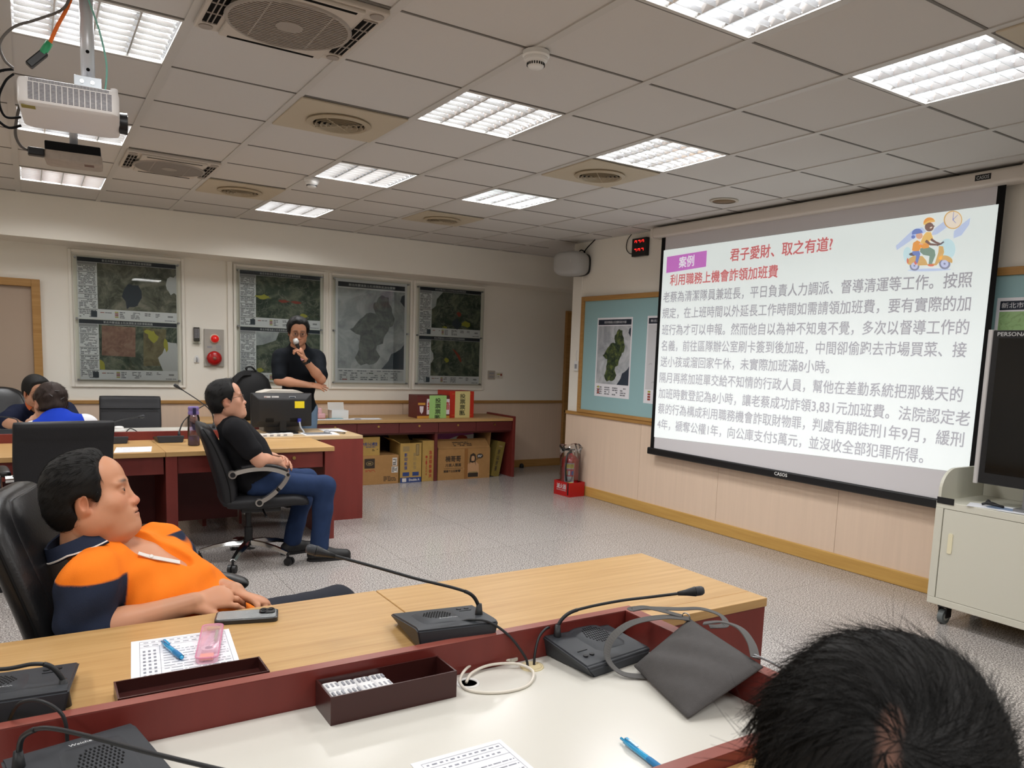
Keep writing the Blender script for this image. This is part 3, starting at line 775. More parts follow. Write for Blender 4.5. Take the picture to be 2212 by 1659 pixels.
# ---- counter along the back wall
t = thing('storage_counter', 'long oak topped counter with dark red drawers under the wall maps', 'counter', (.9, 5.6, 0))
bm = B(); box(bm, -1.0, 2.575, 5.25, 5.915, .695, .73, .003); obj('countertop', bm, M_oak, t)
bm = B(); box(bm, 2.5755, 2.612, 5.245, 5.915, 0, .752, .003); obj('end_panel', bm, M_maho, t)
for x in (-.98, .3, 1.545):
    bm = B(); box(bm, x, x+.035, 5.29, 5.9, 0, .575); obj('divider', bm, M_mahod, t)
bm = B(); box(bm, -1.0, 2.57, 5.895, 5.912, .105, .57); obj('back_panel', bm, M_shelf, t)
bm = B(); box(bm, -1.0, 2.575, 5.30, 5.88, .555, .575); obj('shelf_board', bm, M_mahod, t)
for a, b_ in ((-.9, -.4), (-.395, .105), (.11, .595), (.60, 1.085), (1.09, 1.575), (1.58, 2.07), (2.075, 2.57)):
    bm = B(); box(bm, a, b_, 5.262, 5.7, .577, .688, .002); d = obj('drawer', bm, M_mahod, t)
    bm = B(); x = (a+b_)/2; cyl(bm, (x, 5.263, .655), (x, 5.254, .655), .012, n=18); obj('lock', bm, M_brass, d)

# ---- projection screen
M_fab = mat('screen_fabric', (216, 214, 218), 0.7)
M_case = mat('screen_case', (214, 206, 196), 0.45)
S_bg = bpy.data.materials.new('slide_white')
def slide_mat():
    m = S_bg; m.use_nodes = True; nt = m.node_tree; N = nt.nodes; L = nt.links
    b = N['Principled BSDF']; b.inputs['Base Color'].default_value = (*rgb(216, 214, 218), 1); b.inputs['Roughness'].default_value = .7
    b.inputs['Emission Color'].default_value = (*rgb(226, 240, 236), 1); b.inputs['Emission Strength'].default_value = SLIDE_GLOW
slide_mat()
def glow_ink(name, col, base=None, k=1.0):
    """slide colour: projector light put into the surface as its own emission"""
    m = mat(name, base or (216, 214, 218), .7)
    b = m.node_tree.nodes['Principled BSDF']; b.inputs['Emission Color'].default_value = (*rgb(*col), 1); b.inputs['Emission Strength'].default_value = SLIDE_GLOW*k
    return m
t = thing('projection_screen', 'wide pull-down projection screen showing a slide of Chinese text', 'projection screen', (2.6, 1.2, .61))
bm = B(); prism(bm, rrect(2.53, 2.66, 2.632, 2.722, .02), -.42, 2.80, 'xz'); obj('case', bm, M_case, t, angle=40)
cs = KIDS(t)[0]
for yy in (-.42, 2.80):
    bm = B(); prism(bm, rrect(2.525, 2.665, 2.627, 2.727, .02), min(yy, yy+math.copysign(.03, yy)), max(yy, yy+math.copysign(.03, yy)), 'xz'); obj('end_cap', bm, M_case, cs, angle=40)
bm = B(); box(bm, 2.5285, 2.53, -.245, -.15, 2.665, 2.70); obj('logo_plate', bm, M_blk, cs)
bm = B(); add_text(bm, 'CASOS', (2.528, -.16, 2.672), (0, -.075, 0), (0, 0, .02), 0, .01); obj('logo', bm, mat('logo_grey', (190, 190, 190), .5), cs)
bm = B(); box(bm, 2.602, 2.604, -.30, 2.75, .66, 2.66); obj('fabric', bm, M_fab, t)
fb = KIDS(t)[-1]
bm = B(); box(bm, 2.6005, 2.602, -.305, -.255, .66, 2.655); obj('black_border', bm, M_blkm, fb)
bm = B(); box(bm, 2.6005, 2.602, 2.70, 2.752, .66, 2.655); obj('black_border', bm, M_blkm, fb)
bm = B(); prism(bm, rrect(2.585, 2.625, .605, .67, .012), -.33, 2.775, 'xz'); obj('bottom_bar', bm, M_blk, t, angle=40)
bb = KIDS(t)[-1]
bm = B(); add_text(bm, 'CASOS', (2.5845, 1.245, .63), (0, -.125, 0), (0, 0, .026), 0, .015); obj('logo', bm, M_white, bb)
# the slide, glowing by itself in place of projector light
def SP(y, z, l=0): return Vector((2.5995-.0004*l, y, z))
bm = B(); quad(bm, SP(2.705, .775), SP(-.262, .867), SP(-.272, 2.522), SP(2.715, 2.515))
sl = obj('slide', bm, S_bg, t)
I_grey = glow_ink('slide_grey', (146, 146, 154), (180, 180, 186), .92); I_red = glow_ink('slide_red', (196, 70, 80), (190, 160, 160)); I_mag = glow_ink('slide_magenta', (190, 76, 190), (200, 170, 200)); I_w = glow_ink('slide_textwhite', (236, 240, 244))
def line(bm, txt, a, b_, h, bold=.012):
    """a, b_ = (y, z) of the middle of the line's two ends; h = letter height at each end; strokes doubled to look like a broad pen"""
    (ya, za), (yb, zb) = a, b_
    co, fs = text_verts(txt, 0, 2)
    lo = co[:, 0].min(); hi = co[:, 0].max(); cy = .37
    for q, (dx, dy) in enumerate(((-bold, -bold), (bold, -bold), (bold, bold), (-bold, bold))):
        vs = []
        for c in co:
            s = (c[0]-lo)/(hi-lo); hh = h[0]+(h[1]-h[0])*s
            vs.append(bm.verts.new(SP(ya+(yb-ya)*s-dx*hh, za+(zb-za)*s+(c[1]-cy+dy)*hh, 2+q*.3)))
        for f in fs:
            try: bm.faces.new([vs[i] for i in f])
            except ValueError: pass
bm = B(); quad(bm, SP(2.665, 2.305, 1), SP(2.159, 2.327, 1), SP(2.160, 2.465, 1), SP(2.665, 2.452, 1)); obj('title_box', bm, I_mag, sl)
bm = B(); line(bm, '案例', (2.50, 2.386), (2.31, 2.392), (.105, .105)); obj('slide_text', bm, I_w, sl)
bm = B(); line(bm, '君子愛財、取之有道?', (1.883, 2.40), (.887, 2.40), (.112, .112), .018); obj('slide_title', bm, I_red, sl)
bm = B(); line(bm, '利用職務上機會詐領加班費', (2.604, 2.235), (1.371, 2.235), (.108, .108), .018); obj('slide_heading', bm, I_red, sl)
bm = B()
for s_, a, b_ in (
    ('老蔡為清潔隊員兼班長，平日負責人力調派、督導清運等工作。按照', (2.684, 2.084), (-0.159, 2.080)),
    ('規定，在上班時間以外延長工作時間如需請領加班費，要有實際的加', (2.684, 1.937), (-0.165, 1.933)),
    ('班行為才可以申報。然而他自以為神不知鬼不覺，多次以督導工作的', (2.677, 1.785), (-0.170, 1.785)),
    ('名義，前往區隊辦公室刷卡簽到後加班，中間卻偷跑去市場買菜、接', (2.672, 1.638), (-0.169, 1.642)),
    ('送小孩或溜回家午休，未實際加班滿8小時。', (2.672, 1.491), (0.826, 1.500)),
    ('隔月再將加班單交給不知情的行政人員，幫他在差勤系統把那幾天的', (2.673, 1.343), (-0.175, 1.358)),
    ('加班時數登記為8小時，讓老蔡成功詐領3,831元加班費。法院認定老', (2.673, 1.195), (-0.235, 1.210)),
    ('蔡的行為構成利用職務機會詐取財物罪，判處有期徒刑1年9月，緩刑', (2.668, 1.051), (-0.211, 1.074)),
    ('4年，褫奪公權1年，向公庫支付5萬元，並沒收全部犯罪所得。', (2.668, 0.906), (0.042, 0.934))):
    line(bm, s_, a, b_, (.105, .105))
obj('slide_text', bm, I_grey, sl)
# little drawing of two people on a scooter with a clock
IC = {}
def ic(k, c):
    if k not in IC: IC[k] = glow_ink('slide_'+k, c, tuple(int(120+.4*x) for x in c))
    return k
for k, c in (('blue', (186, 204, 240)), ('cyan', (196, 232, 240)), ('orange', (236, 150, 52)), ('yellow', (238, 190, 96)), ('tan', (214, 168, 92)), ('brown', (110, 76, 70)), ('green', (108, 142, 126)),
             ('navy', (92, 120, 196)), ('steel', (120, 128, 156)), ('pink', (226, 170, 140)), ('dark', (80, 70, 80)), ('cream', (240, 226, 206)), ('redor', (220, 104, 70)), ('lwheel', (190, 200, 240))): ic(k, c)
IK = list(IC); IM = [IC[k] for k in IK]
bm = B()
def ill(pts, k, l):
    P = []
    for x, y in pts: P.append(bm.verts.new(SP(.552-.706*x/1000-.072*y/1000, 2.941-.067*x/1000-.661*y/1000, l)))
    for a, b_, c in tessellate_polygon([[Vector((x, y, 0)) for x, y in pts]]):
        try: bm.faces.new((P[a], P[b_], P[c])).material_index = IK.index(k)
        except ValueError: pass
def ell_(cx, cy, rx, ry, k, l, rot=0, n=26, a0=0, a1=360):
    r = math.radians(rot); pts = []
    for i in range(n+(0 if a1-a0 == 360 else 1)):
        a = math.radians(a0+(a1-a0)*i/n); u, v = rx*math.cos(a), ry*math.sin(a)
        pts.append((cx+u*math.cos(r)-v*math.sin(r), cy+u*math.sin(r)+v*math.cos(r)))
    ill(pts, k, l)
def stroke_(pts, w0, w1, k, l):
    P = [Vector((*p, 0)) for p in pts]; n = len(P); a = []; b_ = []
    for i, p in enumerate(P):
        d = (P[min(i+1, n-1)]-P[max(i-1, 0)]).normalized(); w = w0+(w1-w0)*i/(n-1); q = Vector((-d.y, d.x, 0))*w/2
        a.append((p+q)[:2]); b_.append((p-q)[:2])
    ill(a+b_[::-1], k, l)
ill([(150, 900), (320, 745), (420, 715), (460, 760), (330, 830), (160, 945)], 'blue', 1)
ill([(540, 730), (640, 655), (660, 720), (560, 790), (500, 800)], 'blue', 1)
ill([(800, 690), (870, 635), (860, 700), (790, 800), (715, 830), (720, 760)], 'blue', 1)
ell_(660, 930, 75, 100, 'cyan', 1); ell_(270, 990, 45, 80, 'cyan', 1); ell_(480, 1135, 215, 14, 'blue', 1, -3)
ell_(712, 652, 86, 88, 'tan', 2); ell_(714, 652, 76, 78, 'cream', 3)
for a, b_ in (((712, 652), (760, 605)), ((712, 652), (742, 685)), ((712, 652), (722, 575))): stroke_([a, b_], 6, 4, 'navy', 4)
for cx, cy, r in ((340, 1098, 50), (633, 1072, 54)):
    ell_(cx, cy, r, r, 'steel', 2); ell_(cx, cy, r*.66, r*.66, 'lwheel', 4); ell_(cx, cy, r*.2, r*.2, 'steel', 5)
ill([(270, 1085), (285, 1025), (330, 1000), (420, 1000), (455, 1040), (475, 1090), (330, 1098)], 'tan', 3)
ill([(470, 1095), (475, 1075), (540, 1070), (575, 960), (580, 900), (620, 905), (630, 960), (600, 1040), (555, 1090)], 'tan', 3)
ell_(640, 1040, 68, 48, 'tan', 3, 10, 20, 180, 375)
ell_(330, 982, 44, 18, 'dark', 4, -5); ell_(272, 1050, 10, 28, 'redor', 4)
stroke_([(560, 895), (600, 880), (628, 860)], 18, 14, 'dark', 4)
ill([(400, 925), (480, 905), (540, 940), (548, 990), (510, 1085), (480, 1085), (490, 1000), (430, 990), (395, 960)], 'green', 5)
ell_(503, 1090, 32, 12, 'redor', 6)
ill([(430, 800), (460, 765), (505, 765), (528, 830), (495, 845), (485, 915), (435, 925), (398, 915), (405, 860)], 'yellow', 6)
ill([(400, 880), (490, 870), (485, 918), (435, 928), (398, 915)], 'orange', 7)
stroke_([(505, 835), (550, 865), (590, 880)], 26, 16, 'brown', 7); stroke_([(455, 850), (500, 885), (570, 890)], 30, 16, 'brown', 8)
ell_(490, 715, 44, 44, 'brown', 6); ell_(508, 722, 14, 6, 'cream', 8, -25); ell_(516, 700, 4, 5, 'dark', 8); ell_(535, 708, 8, 6, 'brown', 7)
ell_(490, 672, 56, 50, 'orange', 7, -8, 20, 178, 362); stroke_([(436, 690), (490, 660), (545, 655)], 18, 14, 'yellow', 8)
ill([(318, 945), (330, 870), (370, 845), (402, 860), (405, 920), (390, 950), (340, 955)], 'orange', 7)
ill([(320, 955), (390, 950), (402, 980), (372, 1075), (348, 1070), (360, 1000), (325, 985)], 'navy', 8)
ell_(352, 1070, 12, 20, 'redor', 8, -20); ell_(392, 800, 34, 34, 'pink', 7); ell_(372, 775, 54, 46, 'navy', 8, -8, 20, 170, 365); ell_(332, 812, 20, 18, 'navy', 8)
stroke_([(390, 880), (430, 885)], 14, 12, 'pink', 9)
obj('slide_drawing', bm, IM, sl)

# ---- steel cabinet on casters with the touch display
M_cab = mat('cabinet_grey', (206, 204, 190), 0.42)
t = thing('media_cabinet', 'pale grey steel cabinet on casters below the large display', 'cabinet', (2.36, -1.2, 0))
bm = B()
box(bm, 2.12, 2.16, -2.15, -.34, .12, .16, .003); box(bm, 2.12, 2.16, -2.15, -.34, .70, .742, .003)
box(bm, 2.12, 2.16, -.385, -.34, .16, .70, .002); box(bm, 2.16, 2.62, -.36, -.34, .12, .742); box(bm, 2.16, 2.62, -2.15, -2.13, .12, .742)
box(bm, 2.16, 2.62, -2.13, -.36, .12, .14); box(bm, 2.16, 2.62, -2.13, -.36, .72, .742); box(bm, 2.6, 2.62, -2.13, -.36, .14, .72)
obj('body', bm, M_cab, t)
bm = B()
arc = [(2.13, .742), (2.13, .80)] + [(2.27-.14*math.cos(a), .80+.13*math.sin(a)) for a in np.linspace(0, PI/2, 10)] + [(2.62, .93), (2.62, .742)]
prism(bm, arc, -.36, -.342, 'xz'); obj('side_guard', bm, M_cab, t)
bm = B(); box(bm, 2.6, 2.62, -2.13, -.362, .743, .93); obj('back_guard', bm, M_cab, t)
bm = B(); box(bm, 2.116, 2.1205, -.445, -.345, .728, .765); obj('corner_strip', bm, M_blk, t)
for a, b_ in ((-1.25, -.39), (-2.12, -1.255)):
    bm = B(); box(bm, 2.128 if a < -1.5 else 2.122, 2.14, a, b_, .162, .698, .002); d = obj('sliding_door', bm, M_cab, t)
    bm = B(); y = b_-.055; prism(bm, rrect(y-.013, y+.013, .44, .56, .008), 2.117, 2.123, 'yz'); h_ = obj('recessed_handle', bm, mat('handle_cream', (226, 218, 186), .4), d)
for y in (-.42, -2.08):
    for x in (2.18, 2.56):
        bm = B(); cyl(bm, (x, y-.016, .045), (x, y+.016, .045), .045, n=26); w_ = obj('caster_wheel', bm, mat('caster_grey', (98, 104, 104), .5), t, angle=40)
        bm = B(); cyl(bm, (x, y-.018, .045), (x, y+.018, .045), .024, n=20); obj('wheel_hub', bm, mat('hub_grey', (170, 172, 165), .4), w_, angle=40)
        bm = B(); box(bm, x-.02, x+.035, y-.026, y-.02, .04, .105); box(bm, x-.02, x+.035, y+.02, y+.026, .04, .105); box(bm, x-.03, x+.035, y-.026, y+.026, .103, .12); obj('caster_fork', bm, M_blk, w_)
M_screen = mat('display_black', (6, 6, 7), 0.08, spec=0.5)
t = thing('display', 'large black touch display with silver side frame standing on the grey cabinet', 'television', (2.28, -1.3, .742))
bm = B(); box(bm, 2.245, 2.315, -2.04, -.50, .865, 1.745, .006); obj('bezel', bm, M_blk, t)
bm = B(); box(bm, 2.243, 2.2449, -2.0, -.535, .93, 1.70); obj('screen', bm, M_screen, t)
bm = B(); prism(bm, rrect(2.238, 2.32, -.5, -.472, .012), .862, 1.748, 'xy'); obj('side_frame', bm, mat('silver_frame', (206, 204, 204), .35, .3), t, angle=40)
bm = B(); add_text(bm, 'PERSONA', (2.2445, -.525, 1.712), (0, -.155, 0), (0, 0, .022), 0, .012); obj('logo', bm, mat('logo_grey', (190, 190, 190), .5), t)
bm = B(); box(bm, 2.2435, 2.2449, -.80, -.73, 1.708, 1.738); obj('sticker', bm, P_grey, t)
bm = B()
for y in (-.78, -1.75):
    box(bm, 2.255, 2.30, y-.03, y+.03, .76, .9); box(bm, 2.18, 2.42, y-.04, y+.04, .7425, .762)
obj('stand', bm, M_steel, t)

# ================================================================ OFFICE CHAIRS
M_lth = mat('black_leather', (26, 26, 28), 0.36, spec=0.5, bump=(120, .18))
M_lth2 = mat('black_leather_matte', (30, 30, 33), 0.55, spec=0.4, bump=(160, .15))
M_armm = mat('arm_silver', (188, 184, 178), 0.28, .9)
def padded(bm, path, n=22, p=3.2):
    """upholstered pad: rings (x, z, half width, thickness, tilt of the ring's normal) swept along a side profile"""
    rings = []
    for i, (x, z, hw, th) in enumerate(path):
        x0, z0 = path[max(i-1, 0)][:2]; x1, z1 = path[min(i+1, len(path)-1)][:2]
        d = Vector((x1-x0, 0, z1-z0)).normalized(); nrm = Vector((-d.z, 0, d.x))
        r = []
        for k in range(n*2):
            a = PI*k/n; c, s = math.cos(a), math.sin(a)
            u = hw*math.copysign(abs(c)**(2/p), c); v = th/2*math.copysign(abs(s)**(2/p), s)
            r.append(Vector((x, 0, z))+Vector((0, 1, 0))*u+nrm*v)
        rings.append(r)
    loft(bm, rings)
def resample(path, n):
    P = np.array(path); s = np.arange(len(P)); t_ = np.linspace(0, len(P)-1, n)
    out = []
    for q in t_:
        i = min(int(q), len(P)-2); f = q-i; p0 = P[max(i-1, 0)]; p1 = P[i]; p2 = P[i+1]; p3 = P[min(i+2, len(P)-1)]
        out.append(tuple(.5*((2*p1)+(p2-p0)*f+(2*p0-5*p1+4*p2-p3)*f*f+(3*p1-p0-3*p2+p3)*f**3)))
    return out
def office_chair(label, style='exec', group='swivel office chairs'):
    t = local_thing('office_chair', label, 'office chair', group)
    L = M_lth if style == 'big' else M_lth2
    for k in range(5):
        a = math.radians(90+11+72*k); c, s = math.cos(a), math.sin(a)
        M = Matrix.Rotation(a, 4, 'Z')
        bm = B(); P = [Vector((.03, 0, .125)), Vector((.12, 0, .122)), Vector((.22, 0, .108)), Vector((.315, 0, .082))]
        sweep(bm, P, [[(-h, -w), (-h*.2, -w*1.25), (h, -w*.6), (h, w*.6), (-h*.2, w*1.25), (-h, w)] for h, w in ((.022, .026), (.018, .024), (.014, .02), (.011, .016))], 0, (0, 0, 1))
        xform(bm, M); g = obj('base_leg', bm, M_chrome if style != 'mesh' else M_blk, t, angle=35)
        bm = B()
        cyl(bm, (.315, 0, .055), (.315, 0, .083), .009, n=10)
        for sy in (-1, 1): cyl(bm, (.325, sy*.006, .027), (.325, sy*.026, .027), .027, n=18)
        box(bm, .305, .335, -.006, .006, .02, .058); xform(bm, M); obj('caster', bm, M_blk, g, angle=40)
    bm = B(); cyl(bm, (0, 0, .09), (0, 0, .24), .028, n=18); cyl(bm, (0, 0, .24), (0, 0, .37), .019, n=16); lathe(bm, [(.045, .085), (.04, .14), (.03, .15)], n=20); obj('gas_lift', bm, M_blk, t, angle=40)
    bm = B(); box(bm, -.14, .12, -.09, .09, .355, .395, .008); tube(bm, [(0, -.09, .37), (0, -.2, .36), (0, -.25, .355)], .007); obj('tilt_mechanism', bm, M_blk, t, angle=40)
    if style == 'big': W_, HW = .27, .29
    elif style == 'wide': W_, HW = .245, .25
    else: W_, HW = .25, .255
    bm = B()
    padded(bm, resample([(-.26, .43, W_*.8, .03), (-.235, .445, W_*.95, .085), (-.1, .445, W_, .11), (.08, .45, W_, .11), (.2, .452, W_*.98, .10), (.262, .435, W_*.93, .075), (.285, .415, W_*.8, .03)], 26)); obj('seat', bm, L, t, smooth=True)
    if style == 'wide':
        path = [(-.235, .47, HW*.8, .03), (-.25, .50, HW*.9, .07), (-.262, .62, HW*.96, .08), (-.29, .76, HW, .07), (-.33, .90, HW, .055), (-.355, .955, HW, .06), (-.372, 1.0, HW, .06), (-.382, 1.025, HW*.985, .03)]
        p = 5
    elif style == 'big':
        path = [(-.215, .44, HW*.74, .04), (-.23, .49, HW*.88, .10), (-.245, .59, HW*.97, .125), (-.28, .72, HW*1.0, .125), (-.325, .85, HW*.98, .12), (-.36, .94, HW*.92, .115), (-.385, 1.0, HW*.80, .105), (-.40, 1.04, HW*.58, .08), (-.405, 1.057, HW*.34, .03)]
        p = 2.8
    else:
        path = [(-.215, .42, HW*.8, .04), (-.225, .455, HW*.92, .09), (-.235, .56, HW*.98, .12), (-.27, .69, HW, .12), (-.315, .81, HW, .10), (-.345, .875, HW*.99, .085), (-.37, .92, HW*.97, .085), (-.39, .95, HW*.9, .05), (-.397, .965, HW*.8, .02)]
        p = 4
    bm = B(); padded(bm, resample(path, 34), p=p); bk = obj('backrest', bm, L, t, smooth=True)
    if style != 'wide':   # front cushion panel, with a seam step
        bm = B(); f = [(x+.030, z, hw*.84, th*.62) for i, (x, z, hw, th) in enumerate(path[1:-1])]
        padded(bm, resample(f, 30), p=3); obj('back_cushion', bm, L, bk, smooth=True)
        bm = B(); pts = []
        R = resample(path[1:-1], 18)
        for sgn in (1, -1): bm = B(); tube(bm, [(x+.004, sgn*hw*1.0, z) for x, z, hw, th in R], .004, n=6, sm=3); obj('seam_piping', bm, M_blkm, bk, smooth=True)
    else:
        bm = B(); tube(bm, [(-.293, -HW*.97, .915), (-.290, 0, .915), (-.293, HW*.97, .915)], .004, n=6); obj('seam_piping', bm, M_blkm, bk, smooth=True)
    for sgn in (1, -1):
        y = sgn*(W_+.03)
        if style == 'exec':
            bm = B(); up = [(-.215, .655), (-.18, .672), (-.10, .688), (0, .690), (.08, .672), (.135, .645)]
            P = [Vector((x, y, z)) for x, z in resample(up, 16)]
            sweep(bm, P, [[(-.016, -.019), (-.016, .019), (.012, .022), (.012, -.022)]]*len(P), 0, (0, 0, 1))
            lo = [(.135, .645), (.115, .60), (.07, .545), (.01, .495), (-.05, .462)]
            P = [Vector((x, y, z)) for x, z in resample(lo, 14)]
            sweep(bm, P, [[(-.014, -.018), (-.014, .018), (.014, .018), (.014, -.018)]]*len(P), 0, (1, 0, 1))
            for x, z in ((-.215, .655), (-.05, .462)): cyl(bm, (x, y-.02, z), (x, y+.02, z), .026, n=20)
            ar = obj('armrest', bm, M_armm, t, angle=35)
            bm = B()
            for x, z, r in ((-.215, .655, .017), (-.05, .462, .017), (.132, .645, .011)): cyl(bm, (x, y-.023, z), (x, y+.023, z), r, n=16)
            obj('screw_cap', bm, M_blk, ar, angle=40)
            bm = B(); padded(bm, [(x, z+.022, .026, .02) for x, z in resample([(-.16, .678), (-.10, .688), (0, .690), (.08, .672), (.13, .650)], 12)]); xform(bm, Matrix.Translation((0, y, 0))); obj('arm_pad', bm, M_lth2, ar, smooth=True)
        elif style == 'big':
            bm = B(); padded(bm, resample([(-.24, .64, .022, .02), (-.2, .66, .034, .05), (0, .665, .038, .055), (.15, .655, .038, .055), (.235, .635, .03, .045), (.25, .625, .02, .02)], 22)); xform(bm, Matrix.Translation((0, y, 0))); ar = obj('armrest', bm, L, t, smooth=True)
            bm = B(); tube(bm, [(.16, y, .635), (.17, y, .55), (.1, y*.97, .44), (.0, y*.85, .40)], .02); obj('arm_post', bm, M_blk, ar, smooth=True)
        else:
            bm = B(); cyl(bm, (-.27, sgn*HW*.98, .70), (-.27, sgn*(HW+.035), .70), .022, n=18); ar = obj('armrest', bm, M_chrome, t, angle=40)
            bm = B(); padded(bm, [(x, z, .026, .03) for x, z in resample([(-.26, .725), (-.1, .735), (.05, .72), (.1, .70)], 12)]); xform(bm, Matrix.Translation((0, sgn*(HW+.03), 0))); obj('arm_pad', bm, M_blk, ar, smooth=True)
            bm = B(); tube(bm, [(.08, sgn*(HW+.03), .70), (.1, sgn*(HW+.03), .58), (.02, sgn*HW*.95, .44), (-.02, sgn*HW*.7, .41)], .012); obj('arm_post', bm, M_chrome, ar, smooth=True)
    if style == 'exec':
        for c in KIDS(t):
            if c.name.split('.')[0] in ('seat', 'backrest', 'armrest', 'tilt_mechanism'): c.location = (.085, 0, 0)
    return t
c1 = office_chair('black swivel chair with silver curved arms, man in jeans sitting on it', 'exec'); c1.matrix_basis = place(-1.12, 2.70, 0, math.radians(-6))
c2 = office_chair('wide flat-topped black chair seen from behind, under the woman in blue vest', 'wide'); c2.matrix_basis = place(-2.245, 2.68, 0, math.radians(96))
dup(c2, place(-1.635, 4.78, 0, math.radians(-95)) @ Matrix.Scale(.965, 4, (0, 0, 1)), 'empty black chair behind the far desk, below the leftmost wall map')
c3 = office_chair('big glossy black leather chair under the man in the orange shirt', 'big'); c3.matrix_basis = place(-2.04, -.18, 0, math.radians(-14))
dup(c3, place(-2.58, 4.92, 0, math.radians(-80)), 'high black leather chair at far left edge, behind the man in navy')
# ================================================================ SMALL THINGS
M_micg = mat('mic_grey', (52, 55, 60), 0.5, spec=0.4)
M_micd = mat('mic_dark', (30, 32, 35), 0.45)
M_txtw = mat('label_white', (206, 208, 210), .5)
def microphone(label, M, neck, headlen=.058, scale=1.0, group='gooseneck desk microphones', detail=True):
    """base unit in its own frame (x right, y towards the speaker's back, z up) placed by M; neck = world points"""
    o = M.translation
    t = thing('desk_microphone', label, 'microphone', tuple(o), 0, group)
    s = scale
    bm = B()
    sec = [(-.125, .026), (-.118, .034), (.085, .062), (.105, .058), (.105, .0), (-.125, .0)]
    wl = [.125, .122, .112, .112, .1, .1]
    L_ = [bm.verts.new((-w*s, y*s, z*s)) for (y, z), w in zip(sec, wl)]; R_ = [bm.verts.new((w*s, y*s, z*s)) for (y, z), w in zip(sec, wl)]
    n = len(sec)
    for i in range(n): bm.faces.new((L_[i], L_[(i+1) % n], R_[(i+1) % n], R_[i]))
    bm.faces.new(L_); bm.faces.new(R_[::-1])
    bmesh.ops.bevel(bm, geom=bm.edges[:], offset=.004, segments=2, affect='EDGES')
    xform(bm, M); bs = obj('base', bm, M_micg, t, angle=35)
    sl = math.atan2(.028, .203)
    def top(x, y): return (x*s, y*s, (.034+(y+.118)*.138)*s)
    if detail:
        bm = B()
        P = [Vector((x*s, y*s, 0)) for x, y in [(0, 0)]]
        # raised speaker hump
        rings = []
        for y, w, hgt in ((-.075, .05, .001), (-.06, .058, .007), (.0, .06, .009), (.05, .056, .008), (.066, .05, .001)):
            rings.append([Vector(((.025+w*u)*s, y*s, top(0, y)[2]+(hgt*(1-abs(u)**4))*s-.0005)) for u in np.linspace(-1, 1, 11)])
        R = [[bm.verts.new(p) for p in r] for r in rings]
        for a, b_ in zip(R, R[1:]):
            for i in range(10): bm.faces.new((a[i], a[i+1], b_[i+1], b_[i]))
        xform(bm, M); obj('speaker_hump', bm, M_micg, bs, smooth=True)
        bm = B()
        for i in range(-5, 6):
            for j in range(-4, 5):
                x = i*.0075+(j % 2)*.0037; y = j*.0095
                if x*x+y*y > .041**2: continue
                yy = y-.005; z = top(0, yy)[2]+np.interp(yy, (-.075, -.06, 0, .05, .066), (.001, .007, .009, .008, .001))*s*(1-abs(x/.059)**4)
                box(bm, (.025+x-.0016)*s, (.025+x+.0016)*s, (y-.005-.0032)*s, (y-.005+.0032)*s, z-.004*s, z+.0002*s)
        xform(bm, M); g = obj('speaker_slots', bm, M_blkm, bs); g['kind'] = 'stuff'
        bm = B(); add_text(bm, 'Weicheng', (.06*s*0-.012*s, .052*s, top(0, .052)[2]+.0105*s), (.05*s, 0, 0), (0, .009*s, .001), .0003, .01); xform(bm, M); obj('logo', bm, M_txtw, bs)
        bm = B()
        for x in (-.085, -.062): cyl(bm, Vector(top(x, -.075))-Vector((0, 0, .002)), Vector(top(x, -.075))+Vector((0, 0, .003)), .007*s, n=14)
        box(bm, -.09*s, -.055*s, -.05*s, -.048*s, top(0, -.049)[2]-.001, top(0, -.049)[2]+.0015)
        xform(bm, M); obj('buttons', bm, M_micd, bs)
    bm = B(); P = spline(neck, 10)
    p0 = P[0]; cyl(bm, p0-Vector((0, 0, .03)), p0+Vector((0, 0, .028)), .014, .0075, 16); obj('neck_socket', bm, M_micd, t, smooth=True)
    bm = B(); m = len(P); k0 = int(m*.42); k1 = int(m*.9)
    tube(bm, P[:k0+1], .0052, 10, 0); tube(bm, P[k0:], .0042, 10, 0); obj('gooseneck', bm, M_micd, t, smooth=True)
    e = P[-1]; d = (P[-1]-P[-3]).normalized()
    bm = B(); lathe(bm, [(.0055, -.004), (.009, headlen*.35), (.0135, headlen*.72), (.0142, headlen*.78)], e, d, 20); h_ = obj('microphone_head', bm, M_micd, t, smooth=True)
    bm = B(); lathe(bm, [(.0135, headlen*.8), (.0125, headlen*.84), (.0137, headlen*.86), (.0125, headlen*.9), (.0137, headlen*.92), (.0125, headlen*.95), (.0135, headlen*.97), (.0125, headlen*1.1), (.0085, headlen*1.2), (.0, headlen*1.23)], e, d, 20); obj('grille', bm, M_micg, h_, smooth=True)
    return t
def frame(x, y, z, deg): return Matrix.Translation((x, y, z)) @ Matrix.Rotation(math.radians(deg), 4, 'Z')
microphone('microphone on the oak desk by the seam, neck pointing left', frame(-1.43, -.985, .735, 172), [(-1.345, -1.015, .79), (-1.348, -1.015, .815), (-1.368, -1.01, .846), (-1.415, -1.0, .868), (-1.518, -.98, .902), (-1.62, -.95, .938), (-1.725, -.92, .974)])
microphone('microphone on the white table beside the grey bag, its neck pointing right', frame(-1.075, -1.165, .675, 8), [(-1.158, -1.13, .735), (-1.150, -1.125, .765), (-1.12, -1.13, .792), (-1.065, -1.145, .806), (-.985, -1.19, .826), (-.93, -1.25, .846), (-.865, -1.295, .860)])
microphone('microphone at the left edge on the oak desk, neck curving off the picture', frame(-2.42, -.95, .735, 176), [(-2.325, -1.02, .775), (-2.325, -1.02, .80), (-2.345, -1.015, .832), (-2.375, -1.01, .842), (-2.43, -1.0, .838), (-2.52, -.98, .85), (-2.66, -.95, .90)])
